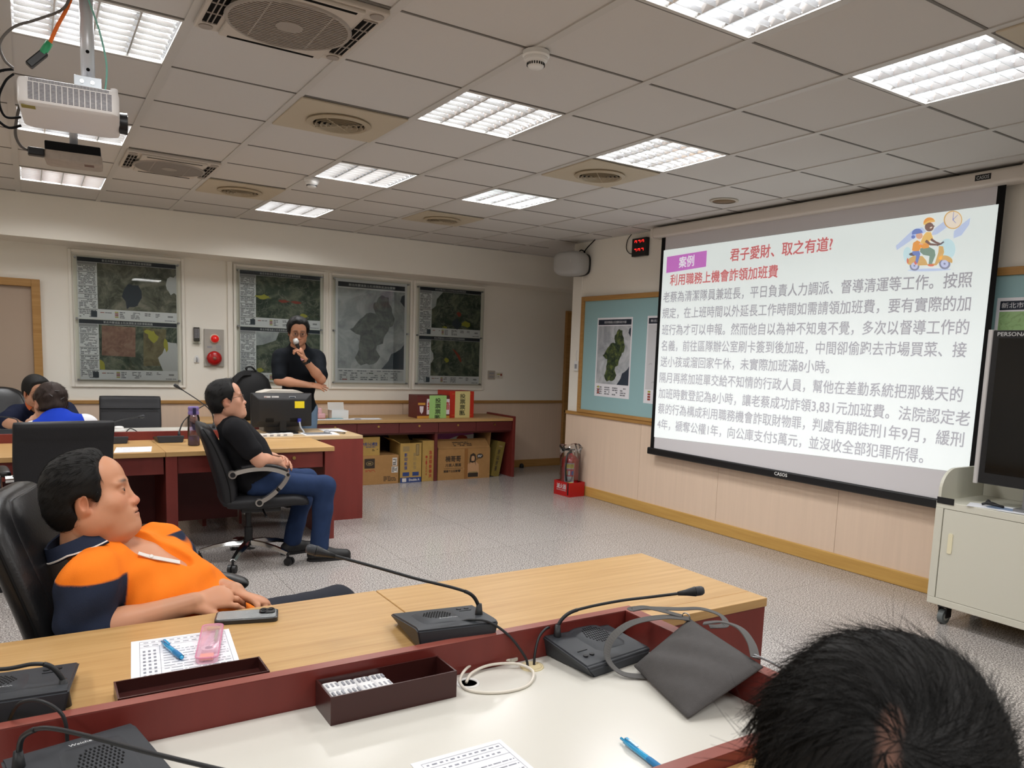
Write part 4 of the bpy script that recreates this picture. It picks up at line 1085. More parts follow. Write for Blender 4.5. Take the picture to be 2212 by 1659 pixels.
microphone('microphone at the bottom left corner on the white table, neck crossing the white top', frame(-2.30, -1.262, .675, 12), [(-2.402, -1.225, .735), (-2.398, -1.23, .78), (-2.386, -1.258, .808), (-2.358, -1.302, .83), (-2.306, -1.363, .832), (-2.207, -1.488, .83), (-2.10, -1.62, .83)])
far_n = [('microphone on the far desk front beside the paper sheet, right of the wide black chair', frame(-1.86, 3.72, .735, 180), [(-1.93, 3.70, .79), (-1.93, 3.70, .82), (-1.90, 3.74, .86), (-1.80, 3.85, .89), (-1.66, 4.0, .90)]),
         ('microphone beside the lilac bottle, its neck leaning right', frame(-1.48, 3.70, .735, 180), [(-1.415, 3.66, .79), (-1.41, 3.67, .82), (-1.37, 3.69, .90), (-1.26, 3.72, .99), (-1.13, 3.75, 1.05)]),
         ('microphone behind the lilac bottle, its neck rising up to the left', frame(-1.15, 4.08, .77, 0), [(-1.10, 4.0, .82), (-1.10, 4.0, .86), (-1.12, 4.0, .94), (-1.20, 4.0, 1.02), (-1.34, 4.0, 1.12)]),
         ('dark microphone unit at far left in front of the man in navy', frame(-2.52, 4.08, .77, 180), [(-2.45, 4.05, .83), (-2.45, 4.05, .85), (-2.46, 4.07, .885), (-2.52, 4.1, .90), (-2.62, 4.15, .905)])]
for lb, M, nk in far_n: microphone(lb, M, nk, detail=False, scale=.85)

def cable(name, label, pts, r, m, cat='cable', sm=8):
    bm = B(); tube(bm, pts, r, 8, sm); o = obj(name, bm, m, None, smooth=True); return tag(o, label, cat)
cable('microphone_cable', 'black cable from the oak desk microphone over the rim into the beige cover', [(-1.42, -1.05, .79), (-1.40, -1.075, .80), (-1.36, -1.10, .795), (-1.31, -1.125, .755), (-1.275, -1.15, .70), (-1.272, -1.16, .676)], .0035, M_micd)
cable('microphone_cable', 'short black cable arching from the white table microphone into the beige cover', [(-1.155, -1.10, .728), (-1.165, -1.108, .748), (-1.19, -1.122, .757), (-1.222, -1.135, .742), (-1.243, -1.15, .71), (-1.252, -1.160, .677)], .0035, M_micd)
cable('microphone_cable', 'black cable looping over the rim at the lower left corner', [(-2.42, -1.06, .75), (-2.40, -1.10, .80), (-2.365, -1.13, .81), (-2.33, -1.15, .78), (-2.325, -1.16, .72), (-2.33, -1.17, .70)], .0035, M_micd)
cable('microphone_cable', 'thin black cable behind the far cup on the white strip', [(-1.75, 4.02, .775), (-1.72, 4.0, .81), (-1.69, 3.98, .80), (-1.66, 4.0, .775)], .004, M_micd)
t = thing('network_cable', 'coiled white network cable on the white table beside the tissue tray', 'cable', (-1.39, -1.18, .675))
bm = B(); zc = .679
tube(bm, [(-1.302, -1.118, zc+.006), (-1.36, -1.10, zc+.012), (-1.425, -1.115, zc+.012), (-1.475, -1.16, zc+.004), (-1.485, -1.21, zc), (-1.455, -1.25, zc), (-1.40, -1.272, zc), (-1.34, -1.265, zc), (-1.295, -1.225, zc+.004), (-1.285, -1.185, zc+.006), (-1.31, -1.15, zc+.010), (-1.37, -1.125, zc+.008), (-1.43, -1.14, zc+.004), (-1.468, -1.18, zc+.002)], .0038, 8, 8)
obj('cord', bm, mat('cable_white', (222, 216, 204), .5), t, smooth=True)
bm = B(); box(bm, -.012, .012, -.006, .006, 0, .009, .001, M=Matrix.Translation((-1.292, -1.118, .68)) @ Matrix.Rotation(.25, 4, 'Z')); obj('plug', bm, mat('plug_clear', (200, 196, 184), .25), t)

# trays
M_tray = mat('tray_brown', (62, 30, 28), 0.28, spec=0.5)
def tray(label, x0, x1, y0, y1, z0, z1, ang=0):
    t = thing('desk_tray', label, 'tray', ((x0+x1)/2, (y0+y1)/2, z0)); w = .004
    bm = B(); box(bm, x0, x1, y0, y0+w, z0, z1); box(bm, x0, x1, y1-w, y1, z0, z1); box(bm, x0, x0+w, y0+w, y1-w, z0, z1); box(bm, x1-w, x1, y0+w, y1-w, z0, z1); obj('wall', bm, M_tray, t)
    bm = B(); box(bm, x0+w, x1-w, y0+w, y1-w, z0, z0+.004); obj('bottom', bm, M_tray, t)
    return t
tray('dark brown box tray on the white table holding white wrapped tissues', -1.832, -1.522, -1.231, -1.124, .675, .741)
tray('empty dark brown tray on the oak desk below the paper with the blue pen', -2.232, -1.925, -1.082, -.985, .735, .765)
M_tis = mat('tissue_white', (232, 232, 234), .7); M_tisp = mat('tissue_print', (150, 152, 160), .5)
for i in range(4):
    for j in range(2):
        t = thing('tissue_packet', 'white and grey wrapped tissue packets lying in the brown tray', 'tissue packet', (-1.802+.036*i, -1.156-.044*j, .702), 0, 'wrapped tissues in the brown tray')
        x, y = -1.805+.037*i, -1.155-.044*j; R = random.Random(i*7+j)
        bm = B(); box(bm, x-.018, x+.018, y-.021, y+.021, .680, .731+R.uniform(0, .004), .005, 2); obj('packet', bm, M_tis, t, angle=60)
        bm = B()
        for q in (-.011, .0, .011): box(bm, x+q-.002, x+q+.0025, y-.012, y+.006, .7315, .7357)
        obj('printed_band', bm, M_tisp, t)

# papers
M_pap = mat('paper_white', (236, 238, 244), .7)
M_ink = mat('paper_ink', (140, 144, 156), .7)
def form(name, label, o, ux, uy, rows=9, side=True, seed=1, group=None):
    """printed A4 form lying flat: o = lower left corner, ux and uy = edge vectors"""
    o = Vector(o); ux = Vector(ux); uy = Vector(uy); R = random.Random(seed)
    t = thing(name, label, 'paper', tuple(o+ux*.5+uy*.5), 0, group)
    bm = B(); n = Vector((0, 0, .0012)); c = [o, o+ux, o+ux+uy, o+uy]; loft(bm, [[p+Vector((0, 0, .0002)) for p in c], [p+n for p in c]]); obj('sheet', bm, M_pap, t)
    bm = B(); z = Vector((0, 0, .0016))
    def q(a, b_, c_, d): quad(bm, o+ux*a+uy*c_+z, o+ux*b_+uy*c_+z, o+ux*b_+uy*d+z, o+ux*a+uy*d+z)
    for v in (.06, .80, .88, .95): q(.08, .95, v, v+.0035)
    for u in (.08, .946): q(u, u+.004, .06, .95)
    for k in range(rows):
        v = .12+.66*k/rows; u = .3 if side else .11
        if k % 3 == 0: q(.08, .95, v-.03, v-.028)
        while u < .92:
            w = R.uniform(.02, .12)
            if R.random() < .85: q(u, min(u+w, .93), v, v+.011)
            u += w+.015
    for v in (.83, .91):
        u = .12
        while u < .9:
            w = R.uniform(.02, .06); q(u, u+w, v, v+.016); u += w+.03
    if side:
        q(.27, .274, .06, .8)
        for k in range(8):
            for j in range(3): q(.11+.05*j, .135+.05*j, .12+.08*k, .16+.08*k)
    obj('print', bm, M_ink, t)
    return t
form('paper_form', 'printed form on the oak desk under the blue pen and pink case', (-2.196, -.955, .735), (.235, -.012, 0), (.028, .285, 0), 11)
form('paper_form', 'printed form on the white table at the bottom centre', (-1.745, -1.76, .675), (.21, .0, 0), (.0, .297, 0), 10, False, 5)
KIDS(bpy.data.objects['paper_form.001'])
form('paper_form', 'white sheet on the far oak desk right of the wide black chair', (-1.905, 3.12, .735), (.23, .0, 0), (.04, .29, 0), 8, False, 3)

# pens
M_pen = mat('pen_blue', (40, 160, 214), 0.22, coat=.5); M_penc = clear('pen_clear', (150, 214, 240), .05, .08, .9)
def pen(label, a, b_):
    a = Vector(a); b_ = Vector(b_); d = (b_-a).normalized(); L = (b_-a).length
    t = thing('ballpoint_pen', label, 'pen', tuple((a+b_)/2))
    bm = B(); lathe(bm, [(.002, 0), (.005, .008), (.0055, L*.35), (.006, L*.4), (.0058, L*.75), (.0055, L*.9), (.003, L*.91), (.003, L), (.0, L*1.002)], a, d, 18); obj('barrel', bm, M_pen, t, smooth=True)
    s = d.cross(Vector((0, 0, 1))).normalized()
    bm = B(); lathe(bm, [(.0062, L*.06), (.0068, L*.12), (.0068, L*.34), (.0062, L*.38)], a, d, 18, cap0=False, cap1=False); obj('grip', bm, mat('pen_grip', (30, 120, 176), .5), t, smooth=True)
    bm = B(); P = [a+d*(L*.9)+Vector((0, 0, .006)), a+d*(L*.86)+Vector((0, 0, .010)), a+d*(L*.62)+Vector((0, 0, .009))]; ribbon(bm, P, .005, .0015, (0, 0, 1), 4); obj('clip', bm, M_pen, t)
pen('light blue pen lying on the printed form on the oak desk', (-2.075, -.862, .744), (-2.103, -.722, .744))
pen('light blue pen at the bottom edge on the white table', (-1.318, -1.752, .683), (-1.309, -1.598, .683))

# pink pencil case
t = thing('pencil_case', 'translucent pink plastic case lying on the printed form', 'pencil case', (-2.0, -.79, .7365))
A_ = Matrix.Translation((-2.0, -.79, .7368)) @ Matrix.Rotation(math.radians(-14), 4, 'Z')
M_pink = mat('pink_clear', (250, 196, 218), .12, alpha=.38); M_pinks = mat('pink_edge', (232, 150, 186), .25, alpha=.55)
bm = B(); loft(bm, [[Vector((x, y, z)) for x, y in rrect(-.026+i, .026-i, -.12+i, .12-i, .014)] for z, i in ((0, .002), (.004, 0), (.015, 0), (.018, .003))]); xform(bm, A_); obj('shell', bm, M_pink, t, angle=40)
bm = B(); P = [Vector((x, y, .0155)) for x, y in rrect(-.0255, .0255, -.1195, .1195, .014)]; tube(bm, P+[P[0]], .0022, 6, 0); xform(bm, A_); obj('rim', bm, M_pinks, t, smooth=True)
bm = B(); cyl(bm, (0, -.045, .004), (0, -.045, .013), .018, n=24); xform(bm, A_); obj('tape_roll', bm, mat('tape_grey', (226, 206, 216), .4), t)
bm = B(); cyl(bm, (0, -.045, .0045), (0, -.045, .0136), .009, n=20); xform(bm, A_); obj('tape_core', bm, mat('tape_core', (110, 112, 128), .5), t)
bm = B(); box(bm, .008, .016, .01, .085, .005, .012, .002); xform(bm, A_); obj('green_stick', bm, mat('stick_green', (120, 160, 120), .4), t)
bm = B(); box(bm, -.014, .018, .098, .112, .005, .012, .002); xform(bm, A_); obj('yellow_strip', bm, mat('strip_olive', (170, 160, 70), .5), t)
bm = B(); box(bm, -.018, .014, -.108, -.075, .004, .011, .002); xform(bm, A_); obj('orange_piece', bm, mat('piece_orange', (244, 160, 110), .5), t)

# phone
t = thing('mobile_phone', 'mobile phone in a clear black-bumper case, face down on the oak desk', 'phone', (-1.87, -.615, .735))
A_ = Matrix.Translation((-1.872, -.622, .7352)) @ Matrix.Rotation(math.radians(-16), 4, 'Z')
bm = B(); loft(bm, [[Vector((x, y, z)) for x, y in rrect(-.083+i, .083-i, -.041+i, .041-i, .013)] for z, i in ((0, .0015), (.0015, 0), (.0115, 0), (.013, .0015))]); xform(bm, A_); obj('bumper', bm, mat('bumper_dark', (40, 42, 44), .35), t, angle=40)
bm = B(); prism(bm, rrect(-.078, .078, -.036, .036, .010), .0131, .0138, 'xy'); xform(bm, A_); ph = obj('back_cover', bm, mat('phone_silver', (170, 176, 178), .25, .5, bump=(300, .4)), t)
bm = B(); prism(bm, rrect(.032, .075, -.004, .036, .012), .0139, .0165, 'xy'); xform(bm, A_); cm = obj('camera_bump', bm, M_blk, t, angle=40)
for x, y in ((.043, .026), (.043, .006), (.063, .026)):
    bm = B(); lathe(bm, [(.008, .0165), (.0085, .0185), (.0065, .019), (.006, .0172), (0, .0172)], (x, y, 0), n=20); xform(bm, A_); obj('lens', bm, mat('lens_glass', (12, 14, 20), .05), cm, smooth=True)

# grey shoulder bag
M_bag = mat('bag_canvas', (84, 82, 82), 0.85, spec=.2, noise=(60, .05), bump=(350, .3)); M_strap = mat('bag_strap', (92, 91, 90), .8, bump=(500, .3))
t = thing('shoulder_bag', 'grey canvas shoulder bag slumped over the red brown rim beside the microphone', 'bag', (-.98, -1.47, .675))
Tp, Lp, Bp, Rp = Vector((-.872, -1.352, .803)), Vector((-1.035, -1.318, .688)), Vector((-1.112, -1.60, .683)), Vector((-.902, -1.632, .778))
bm = B(); n = 20; top = []; bot = []
for i in range(n+1):
    ra = []; rb = []
    for j in range(n+1):
        u, v = i/n, j/n
        p = (Lp*(1-u)+Tp*u)*(1-v)+(Bp*(1-u)+Rp*u)*v
        nn = (Tp-Lp).cross(Bp-Lp).normalized(); nn = nn if nn.z > 0 else -nn
        e = (1-abs(2*u-1)**3.5)*(1-abs(2*v-1)**3.5)
        wr = .006*math.sin(7*u+3*v)*math.sin(5*v+1)+.004*math.sin(17*u-9*v)
        ra.append(p+nn*(.004+.030*e+wr*e)); rb.append(p-nn*(.002+.004*e))
    top.append(ra); bot.append(rb)
TV = [[bm.verts.new(p) for p in r] for r in top]; BV = [[bm.verts.new(p) for p in r] for r in bot]
for i in range(n):
    for j in range(n):
        bm.faces.new((TV[i][j], TV[i+1][j], TV[i+1][j+1], TV[i][j+1])); bm.faces.new((BV[i][j], BV[i][j+1], BV[i+1][j+1], BV[i+1][j]))
for k in range(n):
    bm.faces.new((TV[k][0], BV[k][0], BV[k+1][0], TV[k+1][0])); bm.faces.new((TV[k][n], TV[k+1][n], BV[k+1][n], BV[k][n]))
    bm.faces.new((TV[0][k], TV[0][k+1], BV[0][k+1], BV[0][k])); bm.faces.new((TV[n][k], BV[n][k], BV[n][k+1], TV[n][k+1]))
obj('pouch', bm, M_bag, t, smooth=True)
bm = B(); ribbon(bm, [(-.875, -1.352, .806), (-.93, -1.31, .807), (-1.01, -1.27, .79), (-1.075, -1.265, .755), (-1.105, -1.29, .715), (-1.09, -1.335, .687), (-1.035, -1.375, .682)], .020, .002, (.25, -.45, 1), 8); obj('strap', bm, M_strap, t)
bm = B(); ribbon(bm, [(-.885, -1.33, .809), (-.95, -1.262, .822), (-.99, -1.238, .814), (-.94, -1.225, .808), (-.86, -1.29, .813), (-.815, -1.335, .82), (-.79, -1.385, .812), (-.81, -1.42, .80), (-.848, -1.40, .795)], .020, .002, (.2, -.3, 1), 8); obj('strap', bm, M_strap, t)
bm = B(); ribbon(bm, [(-.872, -1.40, .808), (-.845, -1.44, .82), (-.842, -1.50, .822), (-.866, -1.56, .808), (-.90, -1.605, .79)], .024, .003, (.2, -.2, 1), 8); obj('zip_flap', bm, M_strap, t)
def dring(bm, c, r, ax): P = ring_pts(c, ax, r, 14); tube(bm, P+[P[0]], .0018, 6, 0)
bm = B(); dring(bm, (-.882, -1.345, .81), .012, (1, .3, .2)); obj('ring_clasp', bm, M_steel, t, smooth=True)
bm = B(); dring(bm, (-.905, -1.61, .795), .010, (.3, .3, 1)); tube(bm, [(-.9, -1.60, .797), (-.885, -1.63, .79), (-.87, -1.66, .78)], .003, 6); obj('ring_clasp', bm, M_steel, t, smooth=True)

# ---------------------------------------------------------------- ceiling projectors
M_pj = mat('projector_white', (232, 230, 230), .35); M_pjg = mat('projector_slot', (96, 96, 108), .6)
t = thing('projector', 'white ceiling projector with grey vent grille at upper left', 'projector', (-2.225, .47, H))
A_ = Matrix.Translation((-2.21, .475, 2.300)) @ Matrix.Rotation(math.radians(-5), 4, 'Z') @ Matrix.Rotation(math.radians(-8), 4, 'X')
bm = B(); loft(bm, [[Vector((x, y, z)) for x, y in rrect(-.15+i, .15-i, -.115+i, .115-i, .022)] for z, i in ((-.045, .016), (-.038, .003), (-.03, 0), (.03, 0), (.043, .003), (.047, .010))]); xform(bm, A_); bd = obj('body', bm, M_pj, t, angle=40)
bm = B()
for i in range(15):
    for j in range(13):
        x = -.118+.0165*i; z = -.030+.0045*j
        box(bm, x, x+.0135, -.1162, -.1148, z, z+.0022)
xform(bm, A_); g = obj('grille_slots', bm, M_pjg, bd); g['kind'] = 'stuff'
bm = B()
for i in range(56): box(bm, -.115+.0042*i, -.1132+.0042*i, -.1162, -.1148, .031, .041)
xform(bm, A_); g = obj('vent_slots', bm, M_pjg, bd); g['kind'] = 'stuff'
bm = B(); cyl(bm, (.135, -.085, .045), (.135, -.085, .060), .012, n=18); xform(bm, A_); obj('foot', bm, M_pj, bd, angle=40)
bm = B(); box(bm, -.14, -.10, -.095, -.07, -.0462, -.0450); xform(bm, A_); obj('yellow_label', bm, mat('label_olive', (150, 138, 60), .5), bd)
bm = B(); cyl(bm, (.1495, .03, -.01), (.175, .03, -.01), .036, .038, 26); xform(bm, A_); ln = obj('lens_barrel', bm, M_blk, bd, angle=40)
bm = B(); cyl(bm, (.1755, .03, -.01), (.1765, .03, -.01), .030, n=26); xform(bm, A_); obj('lens', bm, mat('lens_glass', (12, 14, 20), .05), ln)
A2 = Matrix.Translation((-2.155, .47, 2.352)) @ Matrix.Rotation(math.radians(-5), 4, 'Z')
bm = B(); box(bm, -.042, .042, -.062, -.058, .005, .052, .001); box(bm, -.045, .045, -.062, .05, -.001, .005); xform(bm, A2); br = obj('mount_bracket', bm, mat('mount_steel', (176, 182, 188), .4, .6), t)
bm = B()
for x in (-.018, .014): cyl(bm, (x, -.066, .033), (x, -.062, .033), .006, n=12)
xform(bm, A2); obj('bracket_bolts', bm, M_chrome, br)
bm = B(); cyl(bm, (-2.155, .475, 2.365), (-2.155, .475, H+.01), .022, n=22); pl_ = obj('mount_pole', bm, mat('pole_grey', (206, 208, 214), .35, .3), t, smooth=True)
bm = B()
for z in (2.5, 2.44): cyl(bm, (-2.156, .4525, z), (-2.156, .455, z), .006, n=12)
obj('pole_holes', bm, M_dark, pl_)
bm = B(); box(bm, -2.215, -2.11, .43, .53, H-.001, H+.0005); obj('ceiling_cutout', bm, M_dark, t)
cable('projector_cable', 'orange cable from ceiling cutout to projector', [(-2.18, .47, 2.735), (-2.21, .46, 2.64), (-2.245, .45, 2.56), (-2.27, .47, 2.50)], .006, mat('cable_orange', (236, 116, 40), .45))
t = thing('cable_adapter', 'black adapter with green plug beside the projector mount', 'adapter', (-2.30, .5, 2.45))
bm = B(); cyl(bm, (-2.268, .47, 2.508), (-2.29, .475, 2.47), .012, n=14); obj('green_plug', bm, mat('plug_green', (50, 150, 100), .5), t, smooth=True)
bm = B(); box(bm, -.055, .02, -.014, .014, -.013, .013, .004, M=Matrix.Translation((-2.295, .48, 2.462)) @ Matrix.Rotation(math.radians(-48), 4, 'Y')); obj('housing', bm, M_blk, t)
cable('projector_cable', 'thin pale green cable arching down beside the projector mount', [(-2.17, .44, 2.735), (-2.15, .42, 2.66), (-2.12, .41, 2.56), (-2.10, .43, 2.46), (-2.105, .45, 2.38)], .0032, mat('cable_mint', (130, 190, 176), .45))
cable('projector_cable', 'grey cable sagging left from the ceiling to behind the projector', [(-2.19, .46, 2.735), (-2.22, .45, 2.63), (-2.30, .45, 2.57), (-2.37, .46, 2.53), (-2.41, .46, 2.47), (-2.40, .46, 2.42), (-2.375, .47, 2.40)], .0045, mat('cable_grey', (96, 92, 88), .5))
cable('projector_cable', 'black cable loop left of the white projector, reaching lower plug', [(-2.375, .48, 2.40), (-2.42, .48, 2.38), (-2.455, .48, 2.32), (-2.44, .5, 2.25), (-2.40, .52, 2.215), (-2.36, .53, 2.23)], .0045, M_blkm)
cable('projector_cable', 'second black cable loop close to the projector side', [(-2.375, .50, 2.39), (-2.40, .5, 2.36), (-2.42, .5, 2.30), (-2.405, .52, 2.25), (-2.36, .54, 2.26)], .004, M_blkm)
# older projector hanging behind
t = thing('projector', 'dusty older projector hanging behind and below the white one', 'projector', (-2.125, 2.2, H))
A_ = Matrix.Translation((-2.125, 2.2, 2.450)) @ Matrix.Rotation(math.radians(-5), 4, 'Z') @ Matrix.Scale(.82, 4)
bm = B(); loft(bm, [[Vector((x, y, z)) for x, y in rrect(-.165+i, .165-i, -.13+i, .13-i, .02)] for z, i in ((-.03, .02), (-.022, .004), (.01, 0), (.03, .004))]); xform(bm, A_); bd = obj('body', bm, mat('projector_old', (168, 156, 144), .5, noise=(25, .12)), t, angle=40)
bm = B(); box(bm, -.155, .155, -.128, .12, .031, .085, .006); xform(bm, A_); obj('dark_front', bm, M_blkm, bd)
bm = B(); box(bm, .06, .115, -.1, -.03, -.0312, -.030); xform(bm, A_); obj('worn_label', bm, mat('worn_brown', (112, 84, 72), .6), bd)
bm = B(); cyl(bm, (-2.125, 2.2, 2.50), (-2.125, 2.2, H+.01), .02, n=18); obj('mount_pole', bm, mat('pole_grey', (206, 208, 214), .35, .3), t, smooth=True)
bm = B(); box(bm, -2.335, -2.262, 2.10, 2.15, 2.435, 2.475, .006); obj('power_plug', bm, M_blk, t)
cable('projector_cable', 'grey cable looping from the older projector plug', [(-2.33, 2.12, 2.455), (-2.365, 2.10, 2.47), (-2.385, 2.08, 2.52), (-2.375, 2.06, 2.60), (-2.345, 2.08, 2.735)], .007, mat('cable_grey', (96, 92, 88), .5))

# ---------------------------------------------------------------- things on the walls
M_spk = mat('speaker_grey', (176, 176, 174), .6)
t = thing('wall_speaker', 'rounded grey loudspeaker mounted high at the wall corner', 'speaker', (2.62, 4.15, 2.5))
A_ = Matrix.Translation((2.53, 4.10, 2.492)) @ Matrix.Rotation(math.radians(20), 4, 'Z')
bm = B(); rings = []
for x, k in ((-.10, .55), (-.095, .80), (-.075, .93), (-.03, 1.0), (.05, .99), (.09, .93), (.10, .85)):
    rings.append([Vector((x, .19*k*math.copysign(abs(math.cos(a))**.62, math.cos(a)), .13*k*math.copysign(abs(math.sin(a))**.55, math.sin(a)))) for a in np.linspace(0, 2*PI, 33)[:-1]])
loft(bm, rings); xform(bm, A_); obj('shell', bm, M_spk, t, smooth=True)
bm = B(); loft(bm, [[Vector((x, y*.96, z*.96)) for _, y, z in [(0, v.y, v.z) for v in rings[4]]] for x in (.0985, .125)]); xform(bm, A_); obj('rear_trim', bm, M_blk, t)
bm = B(); box(bm, 2.59, XW, 4.10, 4.17, 2.46, 2.53); obj('bracket', bm, M_blk, t)
bm = B(); box(bm, -.1015, -.0985, -.07, -.055, .005, .035); xform(bm, A_); obj('badge', bm, mat('badge', (190, 188, 184), .5), t)
cable('speaker_cable', 'black cable curling above the wall speaker', [(2.60, 4.08, 2.60), (2.62, 4.05, 2.64), (2.65, 4.02, 2.62), (2.66, 4.06, 2.61), (2.66, 4.0, 2.66), (2.665, 3.9, 2.72), (2.665, 3.87, 2.735)], .006, M_blkm)
t = thing('digital_clock', 'black digital wall display with red digits left of the screen', 'clock', (XW-.02, 3.14, 2.51))
bm = B(); box(bm, XW-.045, XW-.001, 3.035, 3.25, 2.505, 2.68, .006); obj('case', bm, M_blk, t)
bm = B(); RED = emis('digit_red', (255, 36, 30), 3.0)
for r, z in enumerate((2.615, 2.535)):
    for k in range(3):
        y = 3.205-.052*k
        def seg(y0, y1, z0, z1): quad(bm, (XW-.046, y0, z0), (XW-.046, y1, z0), (XW-.046, y1, z1), (XW-.046, y0, z1))
        seg(y, y-.030, z+.036, z+.043); seg(y-.026, y-.032, z+.018, z+.036)
        if (k+r) % 2 == 0: seg(y+.001, y-.005, z+.022, z+.036)
obj('red_digits', bm, RED, t)
cable('clock_cable', 'thin black cable hanging from the ceiling to the digital clock', [(XW-.012, 3.30, 2.735), (XW-.012, 3.36, 2.68), (XW-.012, 3.37, 2.60), (XW-.012, 3.32, 2.55), (XW-.012, 3.255, 2.54)], .004, M_blkm)
t = thing('wall_thermostat', 'small white control box with cord below the speaker', 'thermostat', (XW-.02, 4.13, 1.35))
bm = B(); box(bm, XW-.025, XW-.001, 4.09, 4.165, 1.35, 1.46, .003); obj('case', bm, M_white, t)
bm = B(); box(bm, XW-.0258, XW-.0252, 4.11, 4.15, 1.375, 1.425); obj('display', bm, P_grey, t)
bm = B(); tube(bm, [(XW-.012, 4.12, 1.458), (XW-.012, 4.10, 1.53), (XW-.012, 4.13, 1.58), (XW-.012, 4.15, 1.52), (XW-.012, 4.14, 1.458)], .003, 6); obj('cord', bm, M_white, t, smooth=True)
M_box = mat('alarm_grey', (172, 168, 160), .4)
t = thing('fire_alarm', 'grey fire alarm panel with red lamp above a red bell', 'fire alarm', (-.73, YB-.02, 1.255))
bm = B(); box(bm, -.828, -.632, YB-.022, YB-.001, 1.258, 1.648, .003); obj('panel', bm, M_box, t)
M_redp = mat('alarm_red', (176, 26, 26), .25); 
bm = B(); lathe(bm, [(.05, 0), (.046, .012), (.042, .012)], (-.725, YB-.022, 1.548), (0, -1, 0), 28); lp = obj('lamp_ring', bm, mat('ring_cream', (220, 208, 190), .4), t, angle=40)
bm = B(); lathe(bm, [(.041, .010), (.038, .03), (.022, .048), (0, .053)], (-.725, YB-.022, 1.548), (0, -1, 0), 28); obj('red_lamp', bm, mat('lamp_red', (214, 30, 24), .12, emit=.25), lp, smooth=True)
bm = B(); lathe(bm, [(.05, 0), (.072, .012), (.074, .03), (.05, .044), (.02, .05), (0, .05)], (-.735, YB-.022, 1.345), (0, -1, 0), 32); bl = obj('bell', bm, M_redp, t, smooth=True)
bm = B(); lathe(bm, [(.02, .049), (.018, .055), (0, .056)], (-.735, YB-.022, 1.345), (0, -1, 0), 20); obj('bell_cap', bm, mat('bell_cap', (150, 90, 80), .5), bl, smooth=True)
bm = B(); S = Sheet((-.81, YB-.0225, 1.42), (1, 0, 0), (0, 0, 1), (0, -1, 0))
for k in range(3):
    for j in range(3): S.r(.10+.016*j, .113+.016*j, .012+.018*k, .022+.018*k, 'print_grey')
S.r(.01, .06, .03, .05, 'print_grey'); obj('label_print', S.bm, PM, t)
t = thing('remote_control', 'dark remote control in a wall holder beside the fire alarm', 'remote control', (-.9, YB-.02, 1.5))
bm = B(); box(bm, -.93, -.872, YB-.03, YB-.01, 1.515, 1.66, .004); obj('body', bm, mat('remote_dark', (70, 66, 62), .5), t)
bm = B()
for k in range(7):
    for j in range(3): box(bm, -.922+.016*j, -.911+.016*j, YB-.0315, YB-.0298, 1.55+.014*k, 1.559+.014*k)
g = obj('buttons', bm, P_grey, KIDS(t)[0]); g['kind'] = 'stuff'
bm = B(); box(bm, -.936, -.866, YB-.036, YB-.031, 1.49, 1.545); box(bm, -.936, -.866, YB-.036, YB-.001, 1.488, 1.4945); obj('holder', bm, M_acryl, t)
t = thing('wall_hook', 'small white hook on the wall below the remote control', 'hook', (-.9, YB-.01, 1.3))
bm = B(); prism(bm, [(-.925, 1.295), (-.875, 1.295), (-.872, 1.33), (-.885, 1.36), (-.9, 1.372), (-.915, 1.36), (-.928, 1.33)], YB-.012, YB-.001, 'xz'); obj('plate', bm, M_white, t)
bm = B(); tube(bm, [(-.9, YB-.012, 1.345), (-.9, YB-.03, 1.33), (-.9, YB-.03, 1.31), (-.9, YB-.018, 1.305)], .006, 8); obj('hook_arm', bm, P_grey, t, smooth=True)
t = thing('socket_plate', 'grey square wall socket plate right of the rightmost map', 'socket', (2.66, YB-.01, 1.2))
bm = B(); box(bm, 2.59, 2.70, YB-.012, YB-.001, 1.172, 1.285, .003); obj('plate', bm, mat('plate_grey', (176, 168, 156), .4), t)
S = Sheet((2.59, YB-.0122, 1.172), (1, 0, 0), (0, 0, 1), (0, -1, 0)); S.r(.02, .09, .07, .09, 'print_grey'); S.r(.02, .09, .025, .042, 'print_grey'); obj('print', S.bm, PM, t)
t = thing('switch_plate', 'small white plate with yellow sticker beside the grey socket plate', 'switch', (2.76, YB-.01, 1.2))
bm = B(); box(bm, 2.712, 2.815, YB-.012, YB-.001, 1.19, 1.262, .003); obj('plate', bm, mat('plate_cream', (214, 208, 196), .4), t)
S = Sheet((2.712, YB-.0122, 1.19), (1, 0, 0), (0, 0, 1), (0, -1, 0)); S.r(.015, .06, .045, .055, 'print_yellow'); S.r(.065, .09, .03, .058, 'print_red'); S.r(.03, .045, .015, .025, 'print_ink' if 0 else 'print_grey'); obj('sticker', S.bm, PM, t)

# ---------------------------------------------------------------- fire extinguisher in its red tray
M_redb = mat('stand_red', (176, 24, 26), .35)
t = thing('extinguisher_stand', 'red box stand on the floor holding the bagged fire extinguisher', 'extinguisher stand', (2.57, 3.98, 0))
A_ = Matrix.Translation((2.545, 3.975, 0)) @ Matrix.Rotation(math.radians(4), 4, 'Z'); x0, x1, y0, y1 = -.105, .105, -.135, .135
bm = B(); w = .006
box(bm, x0, x1, y0, y1, 0.0, .008); box(bm, x0, x0+w, y0, y1, .008, .155); box(bm, x1-w, x1, y0, y1, .008, .155); box(bm, x0+w, x1-w, y0, y0+w, .008, .155); box(bm, x0+w, x1-w, y1-w, y1, .008, .155)
xform(bm, A_); bx = obj('box', bm, M_redb, t)
bm = B(); add_text(bm, '滅火器', (x0-.001, .085, .075), (0, -.16, 0), (0, 0, .055), 0, .012); add_text(bm, 'FIRE EXTINGUISHER', (x0-.001, .085, .055), (0, -.16, 0), (0, 0, .011), 0, .012); xform(bm, A_); obj('lettering', bm, M_txtw, bx)
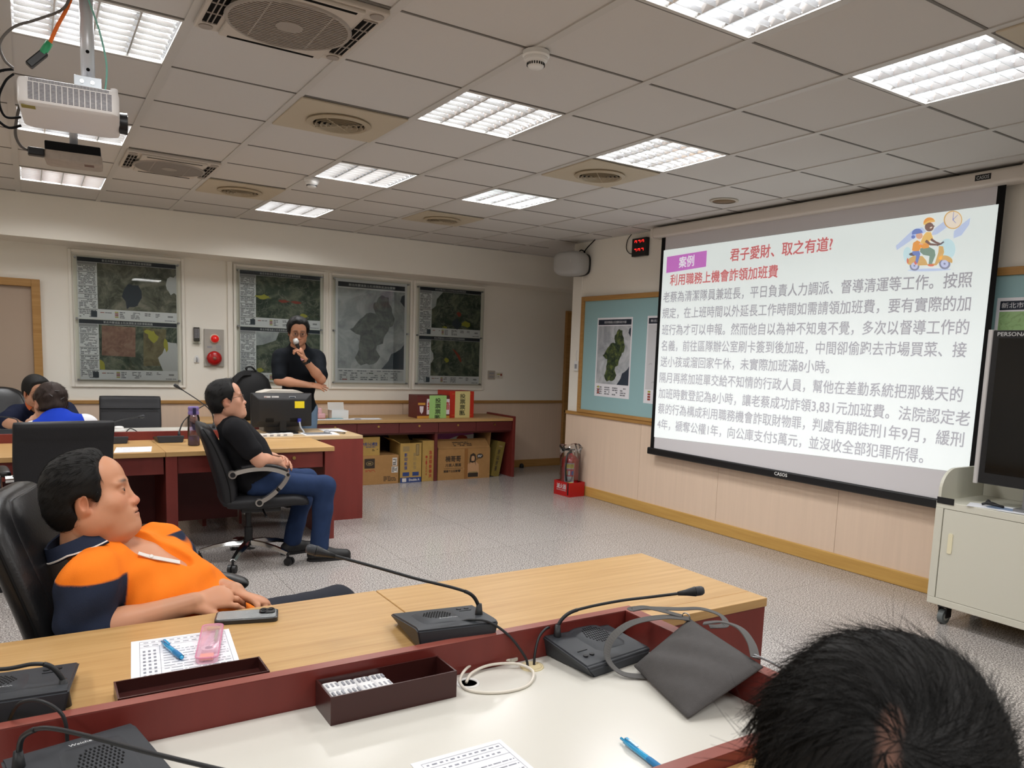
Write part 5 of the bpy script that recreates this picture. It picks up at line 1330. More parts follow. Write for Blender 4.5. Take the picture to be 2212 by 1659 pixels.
bm = B(); box(bm, x0-.004, x0-.0005, y0+.02, y0+.035, .02, .15); xform(bm, A_); obj('strap', bm, M_blk, bx)
t = thing('fire_extinguisher', 'red fire extinguisher wrapped in a clear plastic bag', 'fire extinguisher', (2.55, 3.975, .008))
c = (2.55, 3.98, .010)
bm = B(); lathe(bm, [(.090, 0), (.095, .01), (.095, .36), (.088, .39), (.055, .42), (.025, .435), (.022, .45), (0, .45)], c, n=36); cy = obj('cylinder', bm, mat('extinguisher_red', (188, 30, 40), .22, coat=.5), t, angle=50)
bm = B(); cyl(bm, (2.55, 3.98, .455), (2.55, 3.98, .49), .018, n=16); box(bm, 2.47, 2.60, 3.97, 3.99, .49, .502, .002, M=None); tube(bm, [(2.55, 3.98, .485), (2.50, 4.0, .50), (2.45, 4.03, .53)], .008, 6); obj('valve_handle', bm, M_blk, t, angle=40)
bm = B(); tube(bm, [(2.53, 3.97, .475), (2.47, 3.93, .45), (2.440, 3.905, .36), (2.445, 3.91, .26), (2.452, 3.91, .20), (2.458, 3.912, .17)], [.009, .009, .009, .009, .011, .014], 10); obj('hose', bm, M_blk, t, smooth=True)
bm = B(); n = 16
def cp(a, z, r=.0958): return (2.55+r*math.cos(a), 3.98+r*math.sin(a), z)
a0, a1 = math.radians(198), math.radians(262)
lc = {'white': mat('label_white', (206, 208, 210), .5), 'yellow': mat('label_yellow', (226, 206, 60), .5), 'red': mat('label_red', (206, 50, 70), .5), 'blue': mat('label_blue', (60, 110, 190), .5)}
def lab(z0, z1, b0, b1, mi, r):
    for k in range(8):
        p, q = a0+(a1-a0)*(b0+(b1-b0)*k/8), a0+(a1-a0)*(b0+(b1-b0)*(k+1)/8)
        quad(bm, cp(p, z0, r), cp(q, z0, r), cp(q, z1, r), cp(p, z1, r), mi)
lab(.10, .36, 0, 1, 0, .0958); lab(.305, .35, .05, .95, 1, .0961); lab(.215, .295, .05, .95, 2, .0961); lab(.13, .15, 0, 1, 1, .0961); lab(.23, .275, .1, .3, 1, .0964); lab(.23, .275, .4, .6, 0, .0964); lab(.23, .275, .72, .92, 3, .0964)
obj('printed_label', bm, list(lc.values()), cy)
M_film = clear('plastic_film', (246, 246, 248), .12, .10, .96)
bm = B(); rings = []; R = random.Random(3)
for k, (r, z) in enumerate(((.104, .158), (.108, .22), (.110, .32), (.112, .40), (.110, .46), (.120, .50), (.128, .535), (.11, .55))):
    rings.append([Vector((2.55+(r+R.uniform(-.008, .008))*math.cos(a), 3.98+(r+R.uniform(-.008, .008))*math.sin(a), z+.01*math.sin(3*a+k))) for a in np.linspace(0, 2*PI, 29)[:-1]])
loft(bm, rings, False, False); obj('plastic_bag', bm, M_film, t)
bm = B(); tube(bm, [(2.51, 4.09, .505), (2.45, 4.04, .53), (2.45, 3.95, .51), (2.46, 3.88, .525)], .010, 8); tube(bm, [(2.455, 3.99, .515), (2.44, 3.96, .50)], .02, 8, 2); obj('bag_tie', bm, M_blkm, t, smooth=True)
t = thing('door_stop', 'small dark round stopper on the floor by the back baseboard', 'door stop', (3.12, 5.88, 0))
bm = B(); lathe(bm, [(.03, 0), (.032, .02), (.026, .045), (.012, .058), (0, .06)], (3.12, 5.88, 0), n=20); obj('dome', bm, M_blk, t, smooth=True)

# ---------------------------------------------------------------- on and under the wall counter
M_card = mat('cardboard', (168, 128, 82), .8, spec=.15, noise=(14, .07)); M_card2 = mat('cardboard_yellow', (178, 146, 84), .8, spec=.15, noise=(14, .07)); M_card3 = mat('cardboard_olive', (128, 112, 58), .8, spec=.15, noise=(14, .07))
M_cprint = mat('carton_print', (52, 42, 34), .7); M_cblue = mat('carton_blue', (46, 66, 120), .6); M_cred = mat('carton_redprint', (164, 62, 40), .7); M_tape = mat('tape_brown', (150, 104, 58), .3); M_clab = mat('carton_label', (214, 210, 204), .6)
CM = [M_cprint, M_cblue, M_cred, M_clab, mat('carton_tint', (150, 128, 86), .8), mat('carton_skin', (196, 152, 112), .7)]
def carton(label, x0, x1, y0, y1, z0, z1, m, draw=None, rz=0, tilt=0, open_=0, cat='cardboard box'):
    c = Vector(((x0+x1)/2, (y0+y1)/2, z0)); A = Matrix.Translation(c) @ Matrix.Rotation(rz, 4, 'Z') @ Matrix.Rotation(tilt, 4, 'Y') @ Matrix.Translation(-c)
    t = thing('cardboard_box', label, cat, tuple(c))
    bm = B(); w = .004
    if open_:
        box(bm, x0, x1, y0, y1, z0, z0+w)
        box(bm, x0, x1, y0, y0+w, z0+w, z1); box(bm, x0, x1, y1-w, y1, z0+w, z1); box(bm, x0, x0+w, y0+w, y1-w, z0+w, z1); box(bm, x1-w, x1, y0+w, y1-w, z0+w, z1)
    else: box(bm, x0, x1, y0, y1, z0, z1, .002)
    xform(bm, A); b0 = obj('carton', bm, m, t)
    if draw:
        S = Sheet((x0, y0, z0), (1, 0, 0), (0, 0, 1), (0, -1, 0)); draw(S, x1-x0, z1-z0); xform(S.bm, A); obj('print', S.bm, CM, b0)
    return t, b0, A
PI_.update({'c_dark': 0, 'c_blue': 1, 'c_red': 2, 'c_lab': 3, 'c_tint': 4, 'c_skin': 5})
def d_big(S, w, h):
    S.r(.03, .15, h-.14, h-.03, 'c_dark', 1); S.poly([(.09+.042*math.cos(a), h-.085+.024*math.sin(a)) for a in np.linspace(0, 2*PI, 22)[:-1]], 'c_tint', 2); S.poly([(.09+.036*math.cos(a), h-.085+.019*math.sin(a)) for a in np.linspace(0, 2*PI, 22)[:-1]], 'c_dark', 3)
    S.lines(.07, .115, h-.10, h-.072, 1, 'c_tint', 4)
    S.r(w-.075, w-.02, h-.12, h-.03, 'c_lab', 1); S.r(w-.085, w-.01, h-.20, h-.13, 'c_lab', 1); S.lines(w-.07, w-.025, h-.115, h-.04, 4, 'c_dark', 2); S.lines(w-.08, w-.015, h-.195, h-.135, 4, 'c_dark', 2)
    S.lines(.04, .16, h-.18, h-.155, 2, 'c_red', 1); S.lines(w-.18, w-.02, .03, .09, 4, 'c_dark', 1)
carton('large brown carton on the floor with a black oval mark, left under the counter', .67, 1.105, 5.30, 5.72, 0, .325, M_card, d_big)
def d_small(S, w, h): S.txt('內有小心輕放', .02, w-.03, h-.10, h-.06, 'c_blue', 1, .03); S.lines(.06, w-.05, h-.12, h-.105, 1, 'c_blue', 1); S.lines(w-.09, w-.02, .05, .075, 2, 'c_dark', 1)
carton('small yellow carton standing on the large brown carton', .66, .885, 5.32, 5.62, .3255, .535, M_card2, d_small)
def d_da(S, w, h):
    S.r(0, w, 0, .06, 'c_blue', 1); S.txt('Double A', w*.42, w*.92, .018, .044, 'c_lab', 2, .03); S.r(.025, .075, .01, .052, 'c_lab', 2)
    S.r(.03, w*.5-.02, .075, .12, 'c_blue', 1); S.r(w*.5+.02, w-.03, .075, .12, 'c_blue', 1)
    for k in range(4): S.txt('影印紙張'[k], .05, .085, .30-.05*k, .34-.05*k, 'c_blue', 1, .03); S.txt('影印紙張'[k], w-.10, w-.065, .30-.05*k, .34-.05*k, 'c_tint', 1, .03)
    S.r(.03, w*.5-.02, .36, .42, 'c_tint', 1); S.r(w-.07, w-.03, .31, .44, 'c_dark', 1); S.r(w-.066, w-.034, .315, .435, 'c_tint', 2)
t, b0, A = carton('open tan paper carton with a blue stripe at its bottom', 1.125, 1.385, 5.30, 5.62, 0, .455, M_card2, d_da, open_=1)
bm = B(); M1 = Matrix.Translation((1.125, 5.46, .455)) @ Matrix.Rotation(math.radians(-60), 4, 'Y'); box(bm, -.004, 0, -.15, .15, 0, .1, M=M1); obj('flap', bm, M_card2, b0)
bm = B(); M1 = Matrix.Translation((1.25, 5.62, .455)) @ Matrix.Rotation(math.radians(-50), 4, 'X'); box(bm, -.12, .12, -.004, 0, 0, .1, M=M1); obj('flap', bm, M_card2, b0)
def d_red(S, w, h):
    for k, ch in enumerate('急速順衝書夾'): S.txt(ch, w*.5, w*.72, h-.16-.055*k, h-.115-.055*k, 'c_red', 1, .03)
    for k, ch in enumerate('IO-25代表'): S.txt(ch, w*.26, w*.36, h-.20-.034*k, h-.175-.034*k, 'c_red', 1, .03)
carton('tall narrow tan carton with red vertical characters', 1.40, 1.572, 5.31, 5.60, 0, .475, M_card2, d_red)
def d_nan(S, w, h):
    S.txt('楠哥哥', .10, .30, h-.155, h-.085, 'c_dark', 1, .035); S.txt('月圓人團圓', .10, .305, h-.215, h-.175, 'c_dark', 1, .02); S.r(.085, .33, h-.238, h-.234, 'c_dark', 1); S.txt('團購不忘回饋♥', .08, .30, h-.285, h-.252, 'c_dark', 1, .03)
    S.poly([(.56+.045*math.cos(a), h-.10+.03*math.sin(a)) for a in np.linspace(0, 2*PI, 22)[:-1]]+[], 'c_dark', 1); S.poly([(.52, h-.13), (.545, h-.118), (.51, h-.155)], 'c_dark', 1); S.lines(.53, .59, h-.115, h-.085, 2, 'c_lab', 2)
    # printed cook: hair, face, body, arms, counter
    S.poly([(.38, .02), (.55, .02), (.55, .10), (.545, .17), (.50, .21), (.44, .21), (.39, .17), (.36, .10)], 'c_skin', 1)
    S.poly([(.42, .24), (.43, .29), (.47, .31), (.50, .29), (.51, .24), (.50, .20), (.51, .15), (.49, .2), (.46, .19), (.43, .2), (.42, .17)], 'c_dark', 2); S.poly([(.445, .215), (.485, .215), (.49, .25), (.48, .275), (.45, .275), (.442, .25)], 'c_skin', 3)
    S.poly([(.34, .12), (.36, .15), (.43, .11), (.50, .11), (.52, .09), (.42, .08)], 'c_skin', 4); S.r(.40, .54, .02, .07, 'c_dark', 3); S.r(.41, .53, .07, .085, 'c_tint', 4)
t, b0, A = carton('biggest brown carton with large black characters and a printed cook, open top', 1.60, 2.30, 5.31, 5.72, 0, .37, M_card, d_nan, open_=1)
bm = B(); M1 = Matrix.Translation((1.95, 5.313, .371)) @ Matrix.Rotation(math.radians(-52), 4, 'X'); box(bm, -.345, .345, -.004, 0, 0, .16, M=M1); f_ = obj('flap', bm, M_card, b0)
bm = B(); M2 = M1 @ Matrix.Translation((0, -.0045, 0)); S = Sheet((0, 0, 0), (1, 0, 0), (0, 0, 1), (0, -1, 0)); S.lines(-.13, .12, .03, .11, 3, 'c_dark', 1); xform(S.bm, M2); obj('print', S.bm, CM, f_)
bm = B(); M1 = Matrix.Translation((1.602, 5.52, .371)) @ Matrix.Rotation(math.radians(-6), 4, 'Y'); box(bm, -.004, 0, -.19, .19, 0, .17, M=M1); obj('flap', bm, M_card, b0)
bm = B(); M1 = Matrix.Translation((2.298, 5.52, .371)) @ Matrix.Rotation(math.radians(4), 4, 'Y'); box(bm, 0, .004, -.19, .19, 0, .185, M=M1); obj('flap', bm, M_card, b0)
bm = B(); box(bm, 1.95, 1.995, 5.308, 5.3095, .0, .365); obj('packing_tape', bm, M_tape, b0)
t = thing('gift_package', 'magenta and white printed package inside the biggest carton', 'package', (1.95, 5.6, .37))
bm = B(); box(bm, 1.64, 2.20, 5.56, 5.70, .30, .53, .006); bd = obj('wrapper', bm, mat('package_magenta', (156, 70, 132), .4), t)
S = Sheet((1.64, 5.56, .30), (1, 0, 0), (0, 0, 1), (0, -1, 0)); S.poly([(.10, .09), (.2, .15), (.33, .19), (.56, .21), (.56, .09)], 'c_lab', 1); S.poly([(.40+.075*math.cos(a), .16+.04*math.sin(a)) for a in np.linspace(0, 2*PI, 20)[:-1]], 'c_red', 2); obj('print', S.bm, CM, bd)
def d_ol(S, w, h):
    for k, ch in enumerate('好山好茶'): S.txt(ch, .03, w-.05, h-.16-.07*k, h-.10-.07*k, 'c_dark', 1, .04)
    S.r(.03, w-.03, h-.07, h-.05, 'c_tint', 1)
carton('narrow olive carton leaning beside the biggest carton', 2.345, 2.455, 5.35, 5.55, 0.0, .44, M_card3, d_ol, tilt=math.radians(11))
# ballot boxes
BM = [mat('ballot_ink', (44, 48, 30), .6), mat('ballot_green', (160, 206, 124), .6), mat('ballot_yellow', (216, 204, 140), .6), mat('ballot_pink', (226, 214, 222), .6), mat('ballot_gold', (206, 150, 60), .45), mat('ballot_red', (190, 50, 40), .6)]
for k, n_ in enumerate(('b_ink', 'b_green', 'b_yellow', 'b_pink', 'b_gold', 'b_red')): PI_[n_] = k
def ballot(label, x0, x1, y0, y1, z0, z1, m, strip, bg):
    t = thing('ballot_box', label, 'ballot box', ((x0+x1)/2, y0, z0))
    bm = B(); box(bm, x0, x1, y0, y1, z0, z1, .003); b0 = obj('box', bm, m, t)
    S = Sheet((x0, y0, z0), (1, 0, 0), (0, 0, 1), (0, -1, 0)); w = x1-x0; h = z1-z0
    bg(S, w, h); obj('print', S.bm, BM, b0)
    u0, u1 = strip[1:]
    S = Sheet((x0, y0-.0015, z0), (1, 0, 0), (0, 0, 1), (0, -1, 0)); S.r(u0, u1, .0, h+.002, strip[0], 2)
    for k, ch in enumerate('投票票匭'): S.txt(ch, (u0+u1)/2-.036, (u0+u1)/2+.036, h-.085-.066*k, h-.03-.066*k, 'b_ink', 3, .02)
    obj('paper_strip', S.bm, BM, t)
def bg1(S, w, h): S.r(.12, w, .045, h-.04, 'b_pink', 1); S.txt('投', .13, .20, .10, .19, 'b_red', 2, .03); S.txt('箱', w-.075, w-.005, .10, .19, 'b_red', 2, .03); S.r(0, w, 0, .028, 'b_gold', 1); S.r(.01, .10, h-.11, h-.085, 'b_gold', 1); S.poly([(.03, .14), (.08, .14), (.075, .08), (.055, .05), (.035, .08)], 'b_pink', 1)
def bg2(S, w, h):
    S.r(.03, w-.03, .03, .033, 'b_gold', 1); S.r(.03, w-.03, h-.033, h-.03, 'b_gold', 1)
ballot('smaller brown ballot box with a green paper strip of Chinese characters', 1.352, 1.765, 5.37, 5.62, .7305, .995, mat('ballot_brown', (94, 34, 30), .45), ('b_green', .15, .37), bg1)
ballot('red ballot box with a yellow paper strip of Chinese characters', 1.775, 2.10, 5.39, 5.72, .7305, 1.045, mat('ballot_boxred', (190, 44, 22), .4), ('b_yellow', .07, .27), bg2)
t = thing('white_carton', 'small white open box on the counter right of the standing man', 'box', (.46, 5.45, .73))
bm = B(); x0, x1, y0, y1 = .37, .555, 5.42, 5.56; w = .003; box(bm, x0, x1, y0, y1, .7305, .734); box(bm, x0, x1, y0, y0+w, .734, .825); box(bm, x0, x1, y1-w, y1, .734, .825); box(bm, x0, x0+w, y0+w, y1-w, .734, .825); box(bm, x1-w, x1, y0+w, y1-w, .734, .825); b0 = obj('box', bm, M_white, t)
bm = B(); box(bm, 0, .003, -.07, .07, 0, .07, M=Matrix.Translation((x0, 5.49, .825)) @ Matrix.Rotation(math.radians(-75), 4, 'Y')); obj('flap', bm, M_white, b0)
bm = B(); box(bm, -.09, .09, -.003, 0, 0, .08, M=Matrix.Translation((.46, y1, .825)) @ Matrix.Rotation(math.radians(-12), 4, 'X')); obj('flap', bm, M_clab, b0)
t = thing('toy_block', 'small pink lump on the counter behind the standing man', 'ornament', (.29, 5.5, .73))
bm = B(); box(bm, .235, .315, 5.46, 5.54, .7305, .79, .012); box(bm, .235, .28, 5.47, 5.53, .785, .85, .012); obj('pink_block', bm, mat('block_pink', (220, 174, 180), .6), t)
for i, (x, y, w, d, rz, lb) in enumerate(((.40, 5.33, .5, .1, 0, 'white papers spread along the counter front edge by the standing man'), (.74, 5.36, .30, .15, -4, 'white papers lying right of the small white box'))):
    t = thing('paper_stack', lb, 'paper', (x, y, .73)); R = random.Random(i)
    for k in range(3):
        bm = B(); A = Matrix.Translation((x+R.uniform(-.03, .03), y+R.uniform(-.008, .008), .7305+.0021*k)) @ Matrix.Rotation(math.radians(rz+R.uniform(-4, 4)), 4, 'Z'); box(bm, -w/2, w/2, -d/2, d/2, 0, .002, M=A); obj('sheet', bm, M_pap, t)
t = thing('plastic_folder', 'thin teal folder on the counter papers', 'folder', (.40, 5.37, .737)); bm = B(); box(bm, .30, .48, 5.37, 5.41, .7372, .742); obj('cover', bm, mat('folder_teal', (90, 150, 160), .4), t)

# ---------------------------------------------------------------- on the side desk
t = thing('computer_monitor', 'black monitor seen from the back with a yellow note and stickers', 'monitor', (-.52, 4.05, .745))
A_ = Matrix.Translation((-.535, 4.03, 0)) @ Matrix.Rotation(math.radians(2), 4, 'Z')
bm = B(); loft(bm, [[Vector((x, y, z)) for x, z in rrect(-.262+i, .262-i, .80+i, 1.095-i, .008)] for y, i in ((.02, 0), (.0, 0), (-.012, .004), (-.03, .045), (-.036, .06))]); xform(bm, A_); bd = obj('back_shell', bm, mat('monitor_black', (28, 28, 30), .42), t, angle=30)
bm = B(); box(bm, -.255, .255, .0201, .022, .81, 1.085); xform(bm, A_); obj('screen', bm, M_screen, t)
bm = B(); box(bm, -.03, .03, -.035, .0, .76, .90, .006); xform(bm, A_); st = obj('stand_neck', bm, M_blk, t)
bm = B(); prism(bm, rrect(-.12, .12, -.10, .10, .03), .7455, .757, 'xy'); xform(bm, A_); obj('stand_foot', bm, M_blk, t, angle=40)
for nm, x0, x1, z0, z1, m in (('yellow_note', .10, .185, .965, 1.025, mat('note_yellow', (228, 206, 30), .6)), ('sticker', -.16, -.105, 1.043, 1.07, M_txtw), ('sticker', -.095, -.035, 1.041, 1.07, M_txtw), ('sticker', .055, .11, 1.043, 1.068, M_txtw)):
    y = -.0375 if nm == 'yellow_note' else -.0268
    bm = B(); box(bm, x0, x1, y-.0008, y if nm == 'yellow_note' else y+.012, z0, z1); xform(bm, A_); s_ = obj(nm, bm, m, t)
S = Sheet((-.157, -.0279, 1.047), (1, 0, 0), (0, 0, 1), (0, -1, 0)); S.lines(0, .048, 0, .018, 2, 'print_red', 1); S.lines(.067, .115, 0, .018, 3, 'print_grey', 1); S.r(.215, .262, 0, .018, 'print_sea', 1); xform(S.bm, A_); obj('sticker_print', S.bm, PM, bd)
bm = B()
for k in range(6): box(bm, -.15, -.08, -.0372, -.0365, .845+.006*k, .848+.006*k); box(bm, .06, .12, -.0372, -.0365, .845+.006*k, .848+.006*k)
xform(bm, A_); g = obj('vent_slots', bm, M_dark, bd); g['kind'] = 'stuff'
bm = B(); box(bm, .122, .15, -.06, -.036, .84, .875, .003); xform(bm, A_); pg = obj('blue_plug', bm, mat('vga_blue', (40, 50, 150), .4), t)
bm = B(); tube(bm, [(.136, -.058, .845), (.14, -.075, .80), (.16, -.09, .765), (.15, -.12, .752), (.12, -.13, .751)], .008, 8); xform(bm, A_); obj('cable_sleeve', bm, mat('film_grey', (170, 174, 180), .3), pg, smooth=True)
t = thing('document_tray', 'cream tray or scanner top peeking above the monitor', 'scanner', (-.48, 4.2, .745))
bm = B(); box(bm, -.66, -.34, 4.16, 4.33, .7455, 1.06, .01); obj('body', bm, mat('scanner_grey', (120, 116, 112), .5), t); bm = B(); prism(bm, [(-.70, 1.061), (-.28, 1.061), (-.30, 1.085), (-.36, 1.11), (-.60, 1.112), (-.68, 1.09)], 4.14, 4.34, 'xz'); obj('lid', bm, mat('scanner_cream', (206, 200, 190), .5), t, angle=40)
t = thing('power_strip', 'white power strip on the side desk in front of the monitor', 'power strip', (-.63, 3.75, .745))
A_ = Matrix.Translation((-.655, 3.76, .7452)) @ Matrix.Rotation(math.radians(8), 4, 'Z')
bm = B(); box(bm, -.14, .14, -.025, .025, 0, .028, .004); xform(bm, A_); b0 = obj('case', bm, M_white, t)
bm = B()
for k in range(4): box(bm, -.12+.058*k, -.09+.058*k, -.0258, -.0252, .008, .02); box(bm, -.115+.058*k, -.085+.058*k, -.012, .012, .0281, .0288)
xform(bm, A_); obj('switches', bm, P_grey, b0)
bm = B(); tube(bm, [(.14, 0, .014), (.17, .01, .012), (.22, .05, .006), (.28, .06, .006)], .004, 6); xform(bm, A_); obj('cord', bm, M_white, t, smooth=True)
t = thing('magazine_stack', 'thin papers and booklet lying at the right of the monitor foot', 'papers', (-.26, 3.84, .745))
bm = B(); box(bm, -.41, -.11, 3.76, 3.93, .7455, .7535, M=None); obj('booklet', bm, M_pap, t); bm = B(); box(bm, -.39, -.17, 3.78, 3.90, .7537, .758, M=None); obj('dark_sheet', bm, mat('sheet_grey', (110, 112, 116), .6), t)
t = thing('mouse', 'grey computer mouse on papers beside the monitor', 'mouse', (-.17, 3.88, .757)); bm = B(); sphere(bm, (-.19, 3.86, .760), (.028, .045, .022)); 
for v in bm.verts: v.co.z = max(v.co.z, .7585)
obj('shell', bm, mat('mouse_grey', (150, 152, 156), .4), t, smooth=True)
cable('mouse_cable', 'thin black cable curving over the side desk papers', [(-.19, 3.90, .765), (-.14, 3.97, .76), (-.06, 3.95, .755), (-.02, 3.88, .752), (-.05, 3.84, .75), (-.10, 3.86, .757)], .003, M_blk)
t = thing('paper_sheet', 'pale sheet lying at the back right of the side desk', 'paper', (-.03, 4.1, .745)); bm = B(); box(bm, -.14, .05, 4.02, 4.28, .7452, .7465); obj('sheet', bm, M_pap, t)
# backpack on the counter behind the man
M_bp = mat('backpack_black', (14, 14, 16), .7)
t = thing('backpack', 'black backpack standing on the counter left of the standing man', 'backpack', (-.55, 5.45, .73))
bm = B(); rings = []
for z, w, d in ((.7305, .20, .10), (.76, .225, .12), (.90, .225, .125), (1.05, .21, .12), (1.15, .18, .10), (1.21, .12, .07), (1.235, .05, .03)):
    rings.append([Vector((-.47+w*math.copysign(abs(math.cos(a))**.7, math.cos(a))*1.0-.05*(z-.73)*0, 5.48+d*math.copysign(abs(math.sin(a))**.7, math.sin(a)), z)) for a in np.linspace(0, 2*PI, 29)[:-1]])
loft(bm, rings); obj('bag_body', bm, M_bp, t, smooth=True)
bm = B(); ribbon(bm, [(-.48, 5.40, 1.215), (-.58, 5.37, 1.205), (-.66, 5.35, 1.12), (-.70, 5.34, .98), (-.74, 5.34, .85), (-.74, 5.35, .745)], .05, .008, (0, -1, .3), 8); obj('shoulder_strap', bm, M_bp, t)
bm = B(); tube(bm, [(-.50, 5.44, 1.215), (-.52, 5.43, 1.262), (-.47, 5.43, 1.275), (-.42, 5.44, 1.23)], .010, 8); obj('grab_handle', bm, M_bp, t, smooth=True)

# ---------------------------------------------------------------- bottle and cup on the far desk
t = thing('water_bottle', 'clear lilac water bottle with purple lid on the far oak desk', 'bottle', (-1.352, 3.40, .735))
c = (-1.352, 3.40, .7353)
bm = B(); lathe(bm, [(.036, 0), (.042, .006), (.042, .205), (.036, .225), (.034, .235)], c, n=28, cap1=False); obj('body', bm, clear('bottle_clear', (214, 204, 226), .05, .05, .93), t, smooth=True)
bm = B(); lathe(bm, [(.036, .004), (.039, .008), (.039, .075), (0, .075)], c, n=28); obj('tinted_base', bm, mat('bottle_lilac', (136, 118, 190), .25, alpha=.8), t, smooth=True)
bm = B(); lathe(bm, [(.037, .232), (.039, .238), (.039, .25), (.036, .255), (.036, .268), (.039, .272), (.038, .288), (.032, .294), (0, .294)], c, n=28); ld_ = obj('lid', bm, mat('lid_purple', (116, 100, 158), .35), t, angle=40)
bm = B(); box(bm, c[0]-.012, c[0]+.012, c[1]-.048, c[1]-.036, c[2]+.235, c[2]+.288, .005); obj('latch', bm, mat('latch_navy', (34, 30, 66), .4), ld_)
t = thing('cup', 'white lidded cup on the white strip behind the far rim', 'cup', (-1.79, 4.08, .77))
bm = B(); lathe(bm, [(.030, 0), (.05, .018), (.052, .024), (.035, .026), (.034, .045), (.024, .052), (0, .053)], (-1.79, 4.08, .7703), n=26); obj('bowl', bm, M_white, t, angle=40)
# on the cabinet
t = thing('paper_leaflets', 'printed leaflets lying on the cabinet top under the display', 'paper', (2.24, -.75, .742))
for k, (x, y, a) in enumerate(((2.22, -.62, 20), (2.21, -.80, 8))):
    bm = B(); A = Matrix.Translation((x, y, .7425+.002*k)) @ Matrix.Rotation(math.radians(a), 4, 'Z'); box(bm, -.075, .075, -.13, .13, 0, .0015, M=A); obj('leaflet', bm, M_pap, t)
bm = B(); box(bm, 2.17, 2.25, -.74, -.60, .7465, .7472); obj('print', bm, mat('leaflet_blue', (130, 150, 180), .6), t)
t = thing('cable_bundle', 'small dark cable bundle on the leaflets', 'cable', (2.26, -.58, .75)); bm = B(); tube(bm, [(2.20, -.56, .752), (2.22, -.60, .765), (2.24, -.64, .752), (2.21, -.67, .756), (2.19, -.62, .762), (2.22, -.57, .756)], .007, 8); tube(bm, [(2.22, -.60, .762), (2.25, -.57, .772), (2.27, -.55, .756)], .006, 8); obj('coil', bm, M_blk, t, smooth=True)
t = thing('black_box', 'small black device at the right edge of the cabinet top', 'device', (2.16, -.97, .742)); bm = B(); box(bm, 2.135, 2.20, -1.03, -.90, .7425, .785, .004); obj('case', bm, M_blk, t); bm = B(); box(bm, 2.131, 2.1349, -.95, -.925, .75, .778); obj('label', bm, P_grey, t)
